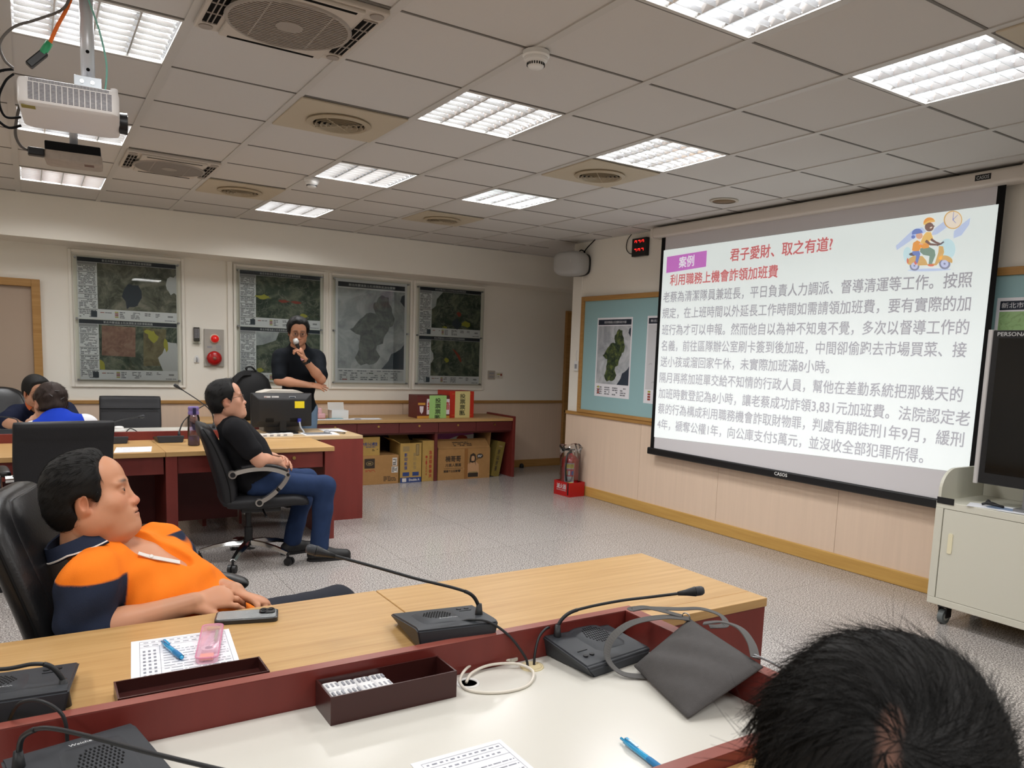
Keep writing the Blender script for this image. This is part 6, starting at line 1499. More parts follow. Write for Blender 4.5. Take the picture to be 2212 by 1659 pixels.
# ================================================================ PEOPLE: smooth implicit bodies
class SDF:
    """ordered list of smooth-blended solids; mode u = join, s = carve, i = keep inside"""
    def __init__(s): s.ops = []; s.fr = None
    def frame(s, o=None, R=None): s.fr = None if o is None else (np.array(o, float), np.array(R, float))
    def _add(s, fn, mode, k):
        fr = s.fr
        if fr is None: g = fn
        else:
            o, R = fr
            def g(P, fn=fn, o=o, R=R): return fn((P-o) @ R)
        s.ops.append((g, mode, k)); return s
    def cap(s, a, b, ra, rb=None, k=.02, mode='u'):
        a = np.array(a, float); b = np.array(b, float); rb = ra if rb is None else rb; ab = b-a; L2 = max(float(ab @ ab), 1e-12)
        def fn(P):
            t = np.clip(((P-a) @ ab)/L2, 0, 1)
            return np.linalg.norm(P-a-t[:, None]*ab, axis=1)-(ra+(rb-ra)*t)
        return s._add(fn, mode, k)
    def ell(s, c, r, k=.02, mode='u', R=None):
        c = np.array(c, float); r = np.array(r if hasattr(r, '__len__') else (r, r, r), float)
        def fn(P):
            q = P-c
            if R is not None: q = q @ np.array(R)
            k0 = np.linalg.norm(q/r, axis=1); k1 = np.linalg.norm(q/(r*r), axis=1)
            return k0*(k0-1)/np.maximum(k1, 1e-9)
        return s._add(fn, mode, k)
    def fcap(s, a, b, ra, rb, sq, ax, k=.02, mode='u'):
        """flattened capsule: squash by factor sq along unit axis ax"""
        a = np.array(a, float); b = np.array(b, float); ab = b-a; L2 = float(ab @ ab); ax = np.array(ax, float); ax = ax/np.linalg.norm(ax)
        def fn(P):
            t = np.clip(((P-a) @ ab)/L2, 0, 1); q = P-a-t[:, None]*ab; h = q @ ax
            q = q+np.outer(h*(1/sq-1), ax)
            return (np.linalg.norm(q, axis=1)-(ra+(rb-ra)*t))*min(1, sq+.15)
        return s._add(fn, mode, k)
    def plane(s, p, n, k=.004, mode='i'):
        p = np.array(p, float); n = np.array(n, float); n = n/np.linalg.norm(n)
        return s._add(lambda P: (P-p) @ n, mode, k)
    def fn(s, f, mode='i', k=.004): return s._add(f, mode, k)
    def ev(s, P, use=None):
        d = None
        for i, (g, mode, k) in enumerate(s.ops):
            if use is not None and not use[i]: continue
            e = g(P)
            if d is None: d = e if mode == 'u' else np.full(len(P), 9.0); 
            elif mode == 'u': h = np.maximum(k-np.abs(d-e), 0)/k; d = np.minimum(d, e)-h*h*k*.25
            elif mode == 's': e = -e; h = np.maximum(k-np.abs(d-e), 0)/k; d = np.maximum(d, e)+h*h*k*.25
            elif mode == 'i': h = np.maximum(k-np.abs(d-e), 0)/k; d = np.maximum(d, e)+h*h*k*.25
            else: d = d+e
        return d
    def mesh(s, lo, hi, h, name, mats, parent, vcol=None, fmat=None, smooth=True):
        lo = np.array(lo, float); hi = np.array(hi, float); n = np.ceil((hi-lo)/h).astype(int)+1
        Bk = 10; nb = np.ceil(n/Bk).astype(int); n = nb*Bk
        V = np.ones(n, np.float32)
        bi = np.stack(np.meshgrid(*[np.arange(q) for q in nb], indexing='ij'), -1).reshape(-1, 3)
        cen = lo+(bi*Bk+(Bk-1)/2)*h; rad = (Bk/2)*h*1.7321
        D = [g(cen) if m != 'd' else np.zeros(len(cen)) for g, m, k in s.ops]
        tot = s.ev(cen)
        act = np.abs(tot) < rad*1.6+.012
        for b in bi[~act & (tot < 0)]: V[b[0]*Bk:(b[0]+1)*Bk, b[1]*Bk:(b[1]+1)*Bk, b[2]*Bk:(b[2]+1)*Bk] = -1
        loc = np.stack(np.meshgrid(*[np.arange(Bk)]*3, indexing='ij'), -1).reshape(-1, 3)*h
        Dm = np.array(D)
        for idx in np.where(act)[0]:
            b = bi[idx]; use = []
            for i, (g, m, k) in enumerate(s.ops):
                d = Dm[i, idx]
                use.append(True if m == 'd' else (d < rad*2.2+k*2+.01) if m == 'u' else (d < rad*1.5+k*2+.01) if m == 's' else (d > -rad*1.5-k*2))
            if not any(u and s.ops[i][1] == 'u' for i, u in enumerate(use)): continue
            V[b[0]*Bk:(b[0]+1)*Bk, b[1]*Bk:(b[1]+1)*Bk, b[2]*Bk:(b[2]+1)*Bk] = s.ev(lo+b*Bk*h+loc, use).reshape(Bk, Bk, Bk)
        me = surface_nets(V, lo, h, name)
        nv = len(me.vertices); co = np.empty(nv*3); me.vertices.foreach_get('co', co); co = co.reshape(-1, 3)
        if vcol is not None:
            c = vcol(co); at = me.color_attributes.new('Col', 'FLOAT_COLOR', 'POINT')
            at.data.foreach_set('color', np.concatenate([c, np.ones((nv, 1))], 1).astype(np.float32).ravel())
        o = link_mesh(name, me, mats, parent)
        if fmat is not None:
            nf = len(me.polygons); fc = np.empty(nf*3); me.polygons.foreach_get('center', fc)
            me.polygons.foreach_set('material_index', fmat(fc.reshape(-1, 3)).astype(np.int32))
        if smooth: me.shade_smooth()
        return o
def surface_nets(V, lo, h, name):
    ins = V < 0
    s = np.zeros(tuple(d-1 for d in V.shape), np.int8)
    for a in (0, 1):
        for b in (0, 1):
            for c in (0, 1): s += ins[a:V.shape[0]-1+a, b:V.shape[1]-1+b, c:V.shape[2]-1+c]
    C = np.argwhere((s > 0) & (s < 8)); vid = np.full(s.shape, -1, np.int32); vid[tuple(C.T)] = np.arange(len(C))
    acc = np.zeros((len(C), 3)); cnt = np.zeros(len(C))
    for ax in range(3):
        o = [q for q in range(3) if q != ax]
        for a in (0, 1):
            for b in (0, 1):
                p = C.copy(); p[:, o[0]] += a; p[:, o[1]] += b; q = p.copy(); q[:, ax] += 1
                v0 = V[tuple(p.T)]; v1 = V[tuple(q.T)]; m = (v0 < 0) != (v1 < 0)
                t = np.where(m, v0/np.where(m, v0-v1, 1), 0); x = p.astype(float); x[:, ax] += t
                acc[m] += x[m]; cnt[m] += 1
    co = lo+acc/cnt[:, None]*h
    F = []
    for ax in range(3):
        sl0 = [slice(None)]*3; sl1 = [slice(None)]*3; sl0[ax] = slice(0, -1); sl1[ax] = slice(1, None)
        A = ins[tuple(sl0)]; Bq = ins[tuple(sl1)]; E = np.argwhere(A != Bq); sg = A[tuple(E.T)]
        o = [(ax+1) % 3, (ax+2) % 3]
        ok = (E[:, o[0]] > 0) & (E[:, o[1]] > 0) & (E[:, o[0]] < s.shape[o[0]]) & (E[:, o[1]] < s.shape[o[1]]); E = E[ok]; sg = sg[ok]
        q = []
        for da, db in ((0, 0), (-1, 0), (-1, -1), (0, -1)):
            p = E.copy(); p[:, o[0]] += da; p[:, o[1]] += db; q.append(vid[tuple(p.T)])
        Q = np.stack(q, 1); Q[~sg] = Q[~sg][:, ::-1]; F.append(Q)
    F = np.concatenate(F); F = F[(F >= 0).all(1)]
    # light smoothing keeps the lattice from showing
    nb = np.zeros_like(co); ct = np.zeros(len(co))
    for a, b in ((0, 1), (1, 2), (2, 3), (3, 0)):
        np.add.at(nb, F[:, a], co[F[:, b]]); np.add.at(ct, F[:, a], 1); np.add.at(nb, F[:, b], co[F[:, a]]); np.add.at(ct, F[:, b], 1)
    co = co*.6+.4*nb/np.maximum(ct, 1)[:, None]
    me = bpy.data.meshes.new(name); nf = len(F)
    me.vertices.add(len(co)); me.vertices.foreach_set('co', co.ravel())
    me.loops.add(nf*4); me.loops.foreach_set('vertex_index', F.ravel().astype(np.int32))
    me.polygons.add(nf); me.polygons.foreach_set('loop_start', np.arange(0, nf*4, 4, dtype=np.int32))
    me.update(calc_edges=True); me.validate()
    return me
def basis(yaw, pitch=0, roll=0):
    """columns: forward, left, up"""
    y, p, r = [math.radians(v) for v in (yaw, pitch, roll)]
    f = np.array([math.cos(y)*math.cos(p), math.sin(y)*math.cos(p), math.sin(p)]); l = np.array([-math.sin(y), math.cos(y), 0]); u = np.cross(f, l)
    l2 = l*math.cos(r)+u*math.sin(r); u2 = u*math.cos(r)-l*math.sin(r)
    return np.stack([f, l2, u2], 1)
def head_ops(S, o, R, fat=0.0, mouth=True, neck_to=None, neck_r=.056):
    S.frame(o, R); g = fat
    S.ell((-.012, 0, .036), (.098, .077, .086), .02)
    S.ell((.040, 0, .045), (.050, .062, .056), .03)
    S.ell((.028, 0, -.035), (.062, .062+g*.5, .085), .03)
    S.ell((.038, 0, -.078), (.052+g*.3, .054+g, .042+g*.5), .03)
    S.ell((.080, 0, -.104), (.020, .022, .016), .025)
    for s in (1, -1):
        S.ell((.052, s*.045, -.030), (.030, .026+g*.5, .026), .03)
        S.ell((.000, s*(.056+g*.7), -.068), (.036, .018, .036), .03)
        S.ell((.080, s*.028, .020), (.016, .028, .009), .018)
    if g: S.ell((.045, 0, -.118), (.05, .05, .022), .03)
    for s in (1, -1): S.ell((.101, s*.031, .001), (.016, .020, .012), .016, 's')
    for s in (1, -1): S.ell((.078, s*.0315, .000), (.0152, .0175, .0135), .006)
    for s in (1, -1): S.ell((.0955, s*.032, -.0015), (.0075, .0130, .0030), .002, 's')
    S.cap((.085, 0, .012), (.1005, 0, -.034), .0088, .0112, .016)
    S.ell((.1040, 0, -.0415), (.0135, .0145, .0115), .009)
    for s in (1, -1): S.ell((.0965, s*.0150, -.0435), (.0128, .0092, .0090), .006)
    for s in (1, -1): S.ell((.1000, s*.0075, -.0530), (.006, .0038, .004), .003, 's')
    S.ell((.074, 0, -.073), (.026, .036, .027), .02)
    S.ell((.0965, 0, -.0680), (.0092, .0235, .0066), .006)
    S.ell((.0955, 0, -.0810), (.0096, .0205, .0076), .006)
    S.ell((.107, 0, -.0744), (.0145, .0250, .0014), .003, 's')
    for s in (1, -1):
        Re = basis(s*24, 0, 0) @ np.array([[math.cos(.25), 0, math.sin(.25)], [0, 1, 0], [-math.sin(.25), 0, math.cos(.25)]])
        S.ell((-.014, s*(.080+g*.25), -.014), (.0200, .0080, .034), .006, 'u', Re)
        S.ell((-.006, s*(.0885+g*.25), -.012), (.0105, .006, .019), .004, 's', Re)
        S.ell((-.006, s*(.079+g*.25), -.036), (.010, .006, .010), .006, 'u', Re)
    S.frame()
    if neck_to is not None:
        a = np.array(o)+R @ np.array([-.028, 0, -.065]); S.cap(a, neck_to, neck_r, neck_r*1.12, .035)
        if g: 
            a = np.array(o)+R @ np.array([.03, 0, -.112]); S.cap(a, np.array(neck_to)+R @ np.array([.035, 0, .0]), .04, .045, .04)
SKIN = lin((.78, .57, .45))
def face_color(o, R, base, rosy=1.0, stubble=0.0):
    base = np.array(base); o = np.array(o)
    def f(co):
        p = (co-o) @ R; c = np.tile(base, (len(co), 1)); ay = np.abs(p[:, 1])
        def g(cx, cy, cz, sx, sy, sz): return np.exp(-(((p[:, 0]-cx)/sx)**2+((ay-cy)/sy)**2+((p[:, 2]-cz)/sz)**2))
        def mixc(w, col, amt=1):
            w = np.clip(w*amt, 0, 1)[:, None]; return c*(1-w)+np.array(col)*w
        c = mixc(g(.108, 0, -.042, .022, .022, .016), base*np.array([1.02, .66, .66]), .55*rosy)
        c = mixc(g(.07, .045, -.03, .03, .025, .025), base*np.array([1.02, .82, .78]), .5*rosy)
        c = mixc(g(-.01, .085, -.015, .03, .02, .04), base*np.array([1.02, .76, .72]), .6)
        lip = np.exp(-((ay/.022)**4+((p[:, 2]+.0745)/.0095)**4))*(p[:, 0] > .080)
        c = mixc(lip, base*np.array([.72, .50, .50]), .75)
        gap = np.exp(-((ay/.024)**4+((p[:, 2]+.0742)/.0018)**2))*(p[:, 0] > .080); c = mixc(gap, base*.12, .9)
        zb = .0225+.004*np.cos(np.clip((ay-.03)/.03, -1, 1)*1.5); br = np.exp(-(((ay-.031)/.021)**4+((p[:, 2]-zb)/.0052)**2))*(p[:, 0] > .05)
        c = mixc(br, (.012, .010, .009), .85)
        ey = np.exp(-(((ay-.0325)/.0145)**4+((p[:, 2]-.0030)/.0026)**2))*(p[:, 0] > .06); c = mixc(ey, (.03, .018, .014), .85)
        ns = g(.104, .0075, -.054, .006, .004, .003); c = mixc(ns, base*.15, .9)
        if stubble: c = mixc(np.exp(-((p[:, 2]+.095)/.03)**2)*(p[:, 0] > .03), base*np.array([.7, .72, .76]), stubble)
        return np.clip(c, 0, 1)
    return f
M_skin = mat('skin', (200, 150, 120), .48, spec=.4, vcol=True, sss=.12)
M_hair = mat('hair_black', (15, 14, 14), .62, spec=.35, bump=(700, .35))
M_hairb = mat('hair_brown', (44, 30, 24), .6, spec=.35, bump=(600, .4))
M_eye = mat('eye_white', (222, 214, 206), .15); M_iris = mat('iris_dark', (26, 16, 12), .1)
def eyes(o, R, parent, look=(0, 0)):
    for s in (1, -1):
        c = Vector(np.array(o)+R @ np.array([.0785, s*.0318, -.0012]))
        d = Vector(R @ np.array([1, s*.05+look[0], look[1]])).normalized()
        bm = B(); sphere(bm, c, .0126, 10); e = obj('eye', bm, M_eye, parent, smooth=True)
        bm = B(); lathe(bm, [(.0062, .0112), (.0055, .0126), (.003, .0133), (0, .0135)], c, d, 16); obj('iris', bm, M_iris, e, smooth=True)
def noise3(P, f, seed=0):
    R = np.random.RandomState(seed); v = np.zeros(len(P))
    for k in range(5):
        w = R.normal(size=3); w = w/np.linalg.norm(w)*f*(.7+.25*k); v += np.sin(P @ w+R.uniform(0, 6.28))/(1+.35*k)
    return v/3
def hair_sdf(o, R, line, thick=.010, nape=-.075, lift=.0, seed=1, clump=.0025, side=0.0, fcl=120, back=0.0):
    """cap of hair over the skull; line = [(z, x of hairline)] seen from the side, from the crown down"""
    o = np.array(o); zs = np.array([p[0] for p in line])[::-1]; xs = np.array([p[1] for p in line])[::-1]
    S = SDF(); S.frame(o, R)
    t = thick
    S.ell((-.012, 0, .036), (.098+t, .077+t+side, .086+t), .02); S.ell((.036, 0, .048+lift), (.052+t*.8, .062+t*.8+side, .056+t), .03)
    S.ell((-.035-back, 0, -.02), (.070+t, .068+t*.8, .075), .03); S.ell((-.045, 0, -.06), (.05, .055, .04), .03)
    def cut(P):
        ay = np.abs(P[:, 1]); x = P[:, 0]-np.interp(P[:, 2], zs, xs)+.25*np.maximum(ay-.0, 0)*np.clip((P[:, 2]-.05)/.05, 0, 1)
        ear = .030-np.sqrt((P[:, 0]+.010)**2+(P[:, 2]+.022)**2); ear = np.where(ay > .05, ear, -1)
        low = np.where(P[:, 0] < -.02, nape-P[:, 2], -1)
        return np.maximum(np.maximum(x*.8, ear*.8), low*.8)
    S.fn(cut, 'i', .012); 
    S.fn(lambda P: clump*noise3(P*np.array([.35, 1, 1]), fcl, seed), 'd'); S.frame()
    return S
def hair_strands(name, S, lo, hi, o, R, parent, m, n=900, length=.03, rad=.0006, comb=(-1, 0, -.4), seed=2, lift=.25, keep=None, curl=.3):
    """fine strands laid over the hair cap"""
    rng = np.random.RandomState(seed); o = np.array(o); R = np.array(R)
    P = rng.uniform(lo, hi, (n*40, 3)); 
    for _ in range(7):
        d = S.ev(P); e = 1e-3
        g = np.stack([S.ev(P+np.eye(3)[i]*e)-d for i in range(3)], 1)/e; g /= np.maximum(np.linalg.norm(g, axis=1), 1e-6)[:, None]
        P = P-g*d[:, None]*.8
    ok = np.abs(S.ev(P)) < .001
    if keep is not None: ok &= keep((P-o) @ R)
    P = P[ok][:n]; g = g[ok][:n]
    bm = B()
    for p, nn in zip(P, g):
        q = (p-o) @ R; c = comb(q) if callable(comb) else np.array(comb, float)
        c = R @ (c/np.linalg.norm(c)); c = c+rng.normal(size=3)*.14; c = c-nn*(c @ nn); c /= max(np.linalg.norm(c), 1e-6)
        L = length*rng.uniform(.6, 1.3); pts = []; k = 5; x = p.copy(); dr = c+nn*lift*rng.uniform(.2, 1)
        for i in range(k):
            pts.append(Vector(x)); dr = dr-nn*curl*lift*.5+rng.normal(size=3)*.03; dr /= np.linalg.norm(dr); x = x+dr*L/(k-1)
        u = Vector(np.cross(c, nn)); nv = Vector(nn)
        prev = None
        for i, pt in enumerate(pts):
            w = rad*(1-.75*i/(k-1)); ring = [bm.verts.new(pt+u*w), bm.verts.new(pt-u*w*.5+nv*w*.86), bm.verts.new(pt-u*w*.5-nv*w*.86)]
            if prev:
                for j in range(3): bm.faces.new((prev[j], prev[(j+1) % 3], ring[(j+1) % 3], ring[j]))
            prev = ring
    me = bpy.data.meshes.new(name); bm.to_mesh(me); bm.free(); me.shade_smooth()
    ob = link_mesh(name, me, m, parent); ob['kind'] = 'stuff'
    return ob
def hand_ops(S, w, d, up, side, curl=(.5, .6, .7, .8), spread=.18, k=.006, scale=1.0, thumb=(.6, .5), bend=.35):
    """w wrist, d pointing along the hand, up = back of the hand, side = thumb side (+1/-1 along d x up)"""
    w = np.array(w, float); d = np.array(d, float); d /= np.linalg.norm(d); up = np.array(up, float); up -= d*(up @ d); up /= np.linalg.norm(up)
    t = np.cross(d, up)*side; s = scale
    S.fcap(w, w+d*.085*s, .029*s, .041*s, .42, up, .015)
    for i in range(4):
        off = (.030-.020*i)*s; root = w+d*(.086-.004*abs(i-1))*s+t*off; a = t*(spread*(1.2-.8*i)); L = (.043, .048, .044, .034)[i]*s; r = (.0088, .0092, .0088, .0078)[i]*s
        p = root; c = 0
        for j, f in enumerate((1, .62, .52)):
            c += curl[i]*(1 if j else bend); q = d*math.cos(c)-up*math.sin(c)+a; q /= np.linalg.norm(q)
            n = p+q*L*f; S.cap(p, n, r*(1-.08*j), r*(.94-.08*j), k); p = n
    p = w+d*.022*s+t*.028*s; q = d*math.cos(thumb[0])+t*math.sin(thumb[0])-up*.25; q /= np.linalg.norm(q); n = p+q*.045*s; S.cap(p, n, .0135*s, .0115*s, .012)
    q2 = d*math.cos(thumb[0]*thumb[1])+t*math.sin(thumb[0]*thumb[1])-up*.4; q2 /= np.linalg.norm(q2); m_ = n+q2*.030*s; S.cap(n, m_, .0108*s, .0098*s, k); S.cap(m_, m_+q2*.022*s, .0098*s, .0085*s, k)
M_cloth = {}
def fabric(name, col, rough=.85): return mat(name, col, rough, spec=.2, bump=(420, .25))
def V3(*a): return np.array(a, float)
def unit(v): v = np.array(v, float); return v/np.linalg.norm(v)
def lerp(a, b, t): return np.array(a)*(1-t)+np.array(b)*t
def torso_axes(J):
    mS = lerp(J['ShR'], J['ShL'], .5); mH = lerp(J['HipR'], J['HipL'], .5); u = unit(mS-mH); l = np.array(J['ShL'])-np.array(J['ShR']); l = unit(l-u*(l @ u)); f = np.cross(l, u)
    return mS, mH, u, l, f
def torso_ops(S, J, e=0.0, belly=0.0, bw=0.0, k=.05, pelvis=True):
    mS, mH, u, l, f = torso_axes(J); R = np.stack([f, l, u], 1); L = np.linalg.norm(mS-mH); hw = np.linalg.norm(np.array(J['ShL'])-np.array(J['ShR']))/2
    S.frame(mS-u*.125, R); S.ell((0.0+belly*.15, 0, 0), (.100+e+belly*.3, hw*.82+e+bw, .175+e), k)
    S.frame(mH+u*L*.42, R); S.ell((belly*.55, 0, 0), (.100+e+belly*.7, .138+e+bw, .19+e), k)
    S.frame(mH, R)
    if pelvis: S.ell((.0, 0, .03), (.115+e+belly*.3, .160+e+bw, .13+e), k)
    S.frame()
    for s in ('ShR', 'ShL'): S.cap(lerp(mS, J[s], .25)-u*.01, np.array(J[s])-u*.01, .055+e, .052+e, k); S.cap(np.array(J['N'])-u*.005+0*f, lerp(mS, J[s], .62)+u*.012, .040+e, .042+e, k)
    S.cap(J['N'], mS-u*.02, .05+e*.6, .07+e, k)
def arm_ops(S, J, s, e=0.0, fat=0.0, to=1.0, k=.03):
    Sh, El, Wr = [np.array(J[q+s]) for q in ('Sh', 'El', 'Wr')]
    a = .054+fat; b = .043+fat*.8
    if to >= 1:
        S.cap(Sh, El, a+e, b+e, k); S.cap(El, lerp(El, Wr, .35), b+e, .043+fat*.7+e, .02); S.cap(lerp(El, Wr, .3), Wr, .043+fat*.7+e, .027+fat*.4+e, .02)
    else: S.cap(Sh, lerp(Sh, El, to), a+e, a+(b-a)*to+e*1.15, k)
def leg_ops(S, J, s, e=0.0, k=.03, hem=False):
    Hp, Kn, An = [np.array(J[q+s]) for q in ('Hip', 'Kn', 'An')]
    S.cap(Hp, Kn, .086+e, .060+e, .05); S.cap(Kn, lerp(Kn, An, .35), .060+e, .056+e, k); S.cap(lerp(Kn, An, .35), An, .056+e, (.052 if hem else .038)+e, k)
def join_meshes(objs):
    o = objs[0]; bm = bmesh.new()
    for q in objs: bm.from_mesh(q.data)
    bm.to_mesh(o.data); bm.free(); o.data.shade_smooth()
    for q in objs[1:]: bpy.data.objects.remove(q)
    return o
def bounds(J, keys, pad): P = np.array([J[k] for k in keys]); return P.min(0)-pad, P.max(0)+pad
def skin_body(J, HR, parent, fat=0, belly=0, bw=0, face=None, res=(.0055, .003, .0035), hands=(), base=SKIN, neck_r=.056, arm_fat=0, headfat=0.0):
    """whole body as one mesh: trunk, limbs, neck and head, hands"""
    fc = face_color(J['H'], HR, base, *(face or (1.0, 0.0)))
    def near_head(co):
        c = fc(co); far = np.linalg.norm(co-np.array(J['H']), axis=1) > .17; c[far] = np.array(base); return c
    S = SDF(); torso_ops(S, J, -.006, belly, bw)
    for s in 'RL':
        arm_ops(S, J, s, 0, arm_fat); leg_ops(S, J, s, -.006)
        An = np.array(J['An'+s]); To = np.array(J['To'+s]); S.cap(An, lerp(An, To, .2)-V3(0, 0, .02), .036, .038, .02); S.cap(lerp(An, To, .1)-V3(0, 0, .02), To, .036, .026, .02)
    a = np.array(J['H'])+HR @ V3(-.030, 0, -.06); S.cap(a, J['N'], neck_r, neck_r*1.12, .03)
    lo, hi = bounds(J, [k for k in J if k not in ('H',)], .16)
    b = S.mesh(lo, hi, res[0], 'body', M_skin, parent, vcol=near_head)
    S2 = SDF(); head_ops(S2, J['H'], HR, headfat, neck_to=J['N'], neck_r=neck_r)
    mS, mH, u, l, f = torso_axes(J); nd = unit(np.array(J['N'])-np.array(J['H'])); S2.plane(np.array(J['N'])+nd*.02, nd)
    h = S2.mesh(np.array(J['H'])-.20, np.array(J['H'])+.17, res[1], 'head', M_skin, parent, vcol=near_head)
    parts = [b, h]
    for (s, kw) in hands:
        S3 = SDF(); El, Wr = np.array(J['El'+s]), np.array(J['Wr'+s]); d = unit(Wr-El)
        S3.cap(lerp(El, Wr, .72), Wr, .0330+arm_fat*.52, .0268+arm_fat*.4, .015)
        kw = dict(kw); hd = kw.pop('dir', d); hand_ops(S3, Wr-d*.012, hd, kw.pop('up'), kw.pop('side'), **kw)
        parts.append(S3.mesh(Wr-.24, Wr+.24, res[2], 'hand', M_skin, parent, vcol=near_head))
    return join_meshes(parts)
def shoe(J, s, parent, m):
    An = np.array(J['An'+s]); To = np.array(J['To'+s]); d = To-An; d[2] = 0; d = unit(d); S = SDF(); g = V3(An[0], An[1], 0)
    S.cap(g-d*.045+V3(0, 0, .045), g+d*.05+V3(0, 0, .05), .042, .042, .03); S.cap(g+d*.03+V3(0, 0, .045), g+d*.185+V3(0, 0, .032), .043, .036, .03); S.cap(g+V3(0, 0, .05), g-d*.01+V3(0, 0, .10), .042, .04, .03)
    S.plane((0, 0, .002), (0, 0, -1)); S.plane(g+V3(0, 0, .10), (0, 0, 1))
    o = S.mesh(g-.30+V3(0, 0, .28), g+.30, .006, 'shoe', m, parent)
    bm = B(); pl_ = []
    q = np.cross((0, 0, 1), d)
    out = [(-.088, .0), (-.07, .033), (0, .044), (.1, .046), (.18, .042), (.215, .022), (.222, 0)]; pts = out+[(a, -b) for a, b in out[::-1][1:-1]]
    loft(bm, [[Vector(g+d*a+q*b+V3(0, 0, z)) for a, b in pts] for z in (.0, .018)]); obj('sole', bm, M_blk, o)
    return o

# ---------------------------------------------------------------- A: the man in the orange shirt
J = dict(H=V3(-2.222, -.268, 1.050), N=V3(-2.232, -.262, .915), ShR=V3(-2.240, -.405, .835), ShL=V3(-2.035, -.120, .842), ElR=V3(-2.255, -.442, .690), WrR=V3(-1.985, -.462, .752),
         ElL=V3(-1.935, -.14, .70), WrL=V3(-1.858, -.395, .748), HipR=V3(-1.90, -.395, .545), HipL=V3(-1.83, -.215, .545), KnR=V3(-1.44, -.36, .545), KnL=V3(-1.43, -.08, .545), AnR=V3(-1.36, -.35, .10), AnL=V3(-1.34, -.06, .10), ToR=V3(-1.20, -.37, .03), ToL=V3(-1.18, -.05, .03))
HR = basis(-13, 13, -4)
t = thing('person', 'man in orange and navy polo shirt reclining in the glossy black leather chair', 'person', (-1.9, -.26, 0))
skin_body(J, HR, t, fat=.02, belly=.030, bw=.015, face=(1.3, .10), res=(.0055, .0024, .0032), neck_r=.066, arm_fat=.006, headfat=.014, base=lin((.80, .58, .455)),
          hands=[('R', dict(up=(.15, -.55, .8), side=1, curl=(.5, .55, .6, .65), bend=.4, dir=V3(.93, .12, .06))), ('L', dict(up=(.3, .2, .9), side=-1, curl=(.55, .6, .65, .7), bend=.5, dir=V3(.62, -.55, -.22), spread=.28))])
eyes(J['H'], HR, t, (0, .05))
mS, mH, u, l, f = torso_axes(J)
S = SDF(); torso_ops(S, J, .012, .030, .018)
for s in 'RL': arm_ops(S, J, s, .020, .008, .80)
S.cap(np.array(J['N'])+V3(-.01, 0, -.005), J['H'], .078, .09, .012, 's')
def on_chest(h, side=0.0, out=0.0):
    """point on the shirt front, h metres below the shoulder line"""
    q = mS-u*h+l*side; ts = np.linspace(.02, .25, 90); d = S0_.ev(q+np.outer(ts, f)); k = np.argmax(d > 0); return q+f*(ts[k]+out)
S0_ = SDF(); torso_ops(S0_, J, .012, .030, .018)
V0_, V1_ = on_chest(-.02), on_chest(.105)
S.cap(V0_+u*.02, V1_, .058, .024, .008, 's')
mid = lerp(J['HipR'], J['HipL'], .5); S.plane(mid-u*.05, -u)
S.fn(lambda P: .011*noise3(P @ np.stack([f*.5+u*.3, l, u*1.1], 1), 44, 5)+.004*noise3(P, 95, 2), 'd')
def A_cols(c):
    OR, NV, WT = np.array(rgb(250, 132, 36)), np.array(rgb(38, 46, 66)), np.array(rgb(226, 222, 218)); out_c = np.tile(OR, (len(c), 1))
    def put(w, col): 
        w = np.clip(w/.004+.5, 0, 1)[:, None]; out_c[:] = out_c*(1-w)+col*w
    for s in 'RL':
        Sh, El = np.array(J['Sh'+s]), np.array(J['El'+s]); ab = El-Sh; L = np.linalg.norm(ab); tt = ((c-Sh) @ ab)/(L*L); d = np.linalg.norm(c-Sh-np.clip(tt, 0, 1)[:, None]*ab, axis=1)
        out = (c-Sh) @ (l if s == 'L' else -l); arm = np.minimum(.092-d, out+.05)
        fr = (c-Sh) @ f
        put(np.minimum(arm, -.040-fr), WT); put(np.minimum(arm, -.054-fr), NV)
        put(np.minimum(arm, tt*L+.012-.30*np.clip(out, -.05, .08)), NV)
    return out_c
M_polo = mat('polo_cloth', (250, 132, 36), .85, spec=.2, bump=(420, .25), vcol=True)
M_or = fabric('polo_orange', (250, 132, 36)); M_nv = fabric('polo_navy', (38, 46, 66)); M_wt = fabric('polo_white', (226, 222, 218))
lo, hi = bounds(J, ('ShR', 'ShL', 'ElR', 'ElL', 'HipR', 'HipL', 'N'), .24)
sh = S.mesh(lo, hi, .0042, 'polo_shirt', M_polo, t, vcol=A_cols)
# collar, its white line, placket with button
N_ = np.array(J['N']); ax = unit(np.array(J['H'])-N_)
def col_pt(a, r, h): return Vector(N_+V3(-.008, 0, 0)+f*(r*1.05*math.cos(a))+l*(r*math.sin(a))+u*(h-.018*math.cos(a)))
bm = B(); angs = np.linspace(math.radians(38), math.radians(322), 34)
rings = []
for a in angs:
    fr = abs(math.cos(a/2))**6; drop = .016*max(math.cos(a), 0)
    rings.append([col_pt(a, .078, .042-drop), col_pt(a, .083, .046-drop), col_pt(a, .108, .010-drop*2.2), col_pt(a, .104, .006-drop*2.2)])
loft(bm, rings); col = obj('collar', bm, M_nv, sh, angle=50)
bm = B(); rings = []
for a in angs: drop = .016*max(math.cos(a), 0); rings.append([col_pt(a, .1055, .0165-drop*2.2), col_pt(a, .1075, .0165-drop*2.2), col_pt(a, .109, .0125-drop*2.2), col_pt(a, .106, .0125-drop*2.2)])
loft(bm, rings); obj('collar_stripe', bm, M_wt, col)
PL = [on_chest(h, sd, .003) for h, sd in ((-.012, -.064), (.02, -.058), (.055, -.046), (.092, -.032))]
bm = B(); ribbon(bm, [Vector(q) for q in PL], .014, .003, Vector(f), 6); pk = obj('placket', bm, M_wt, sh)
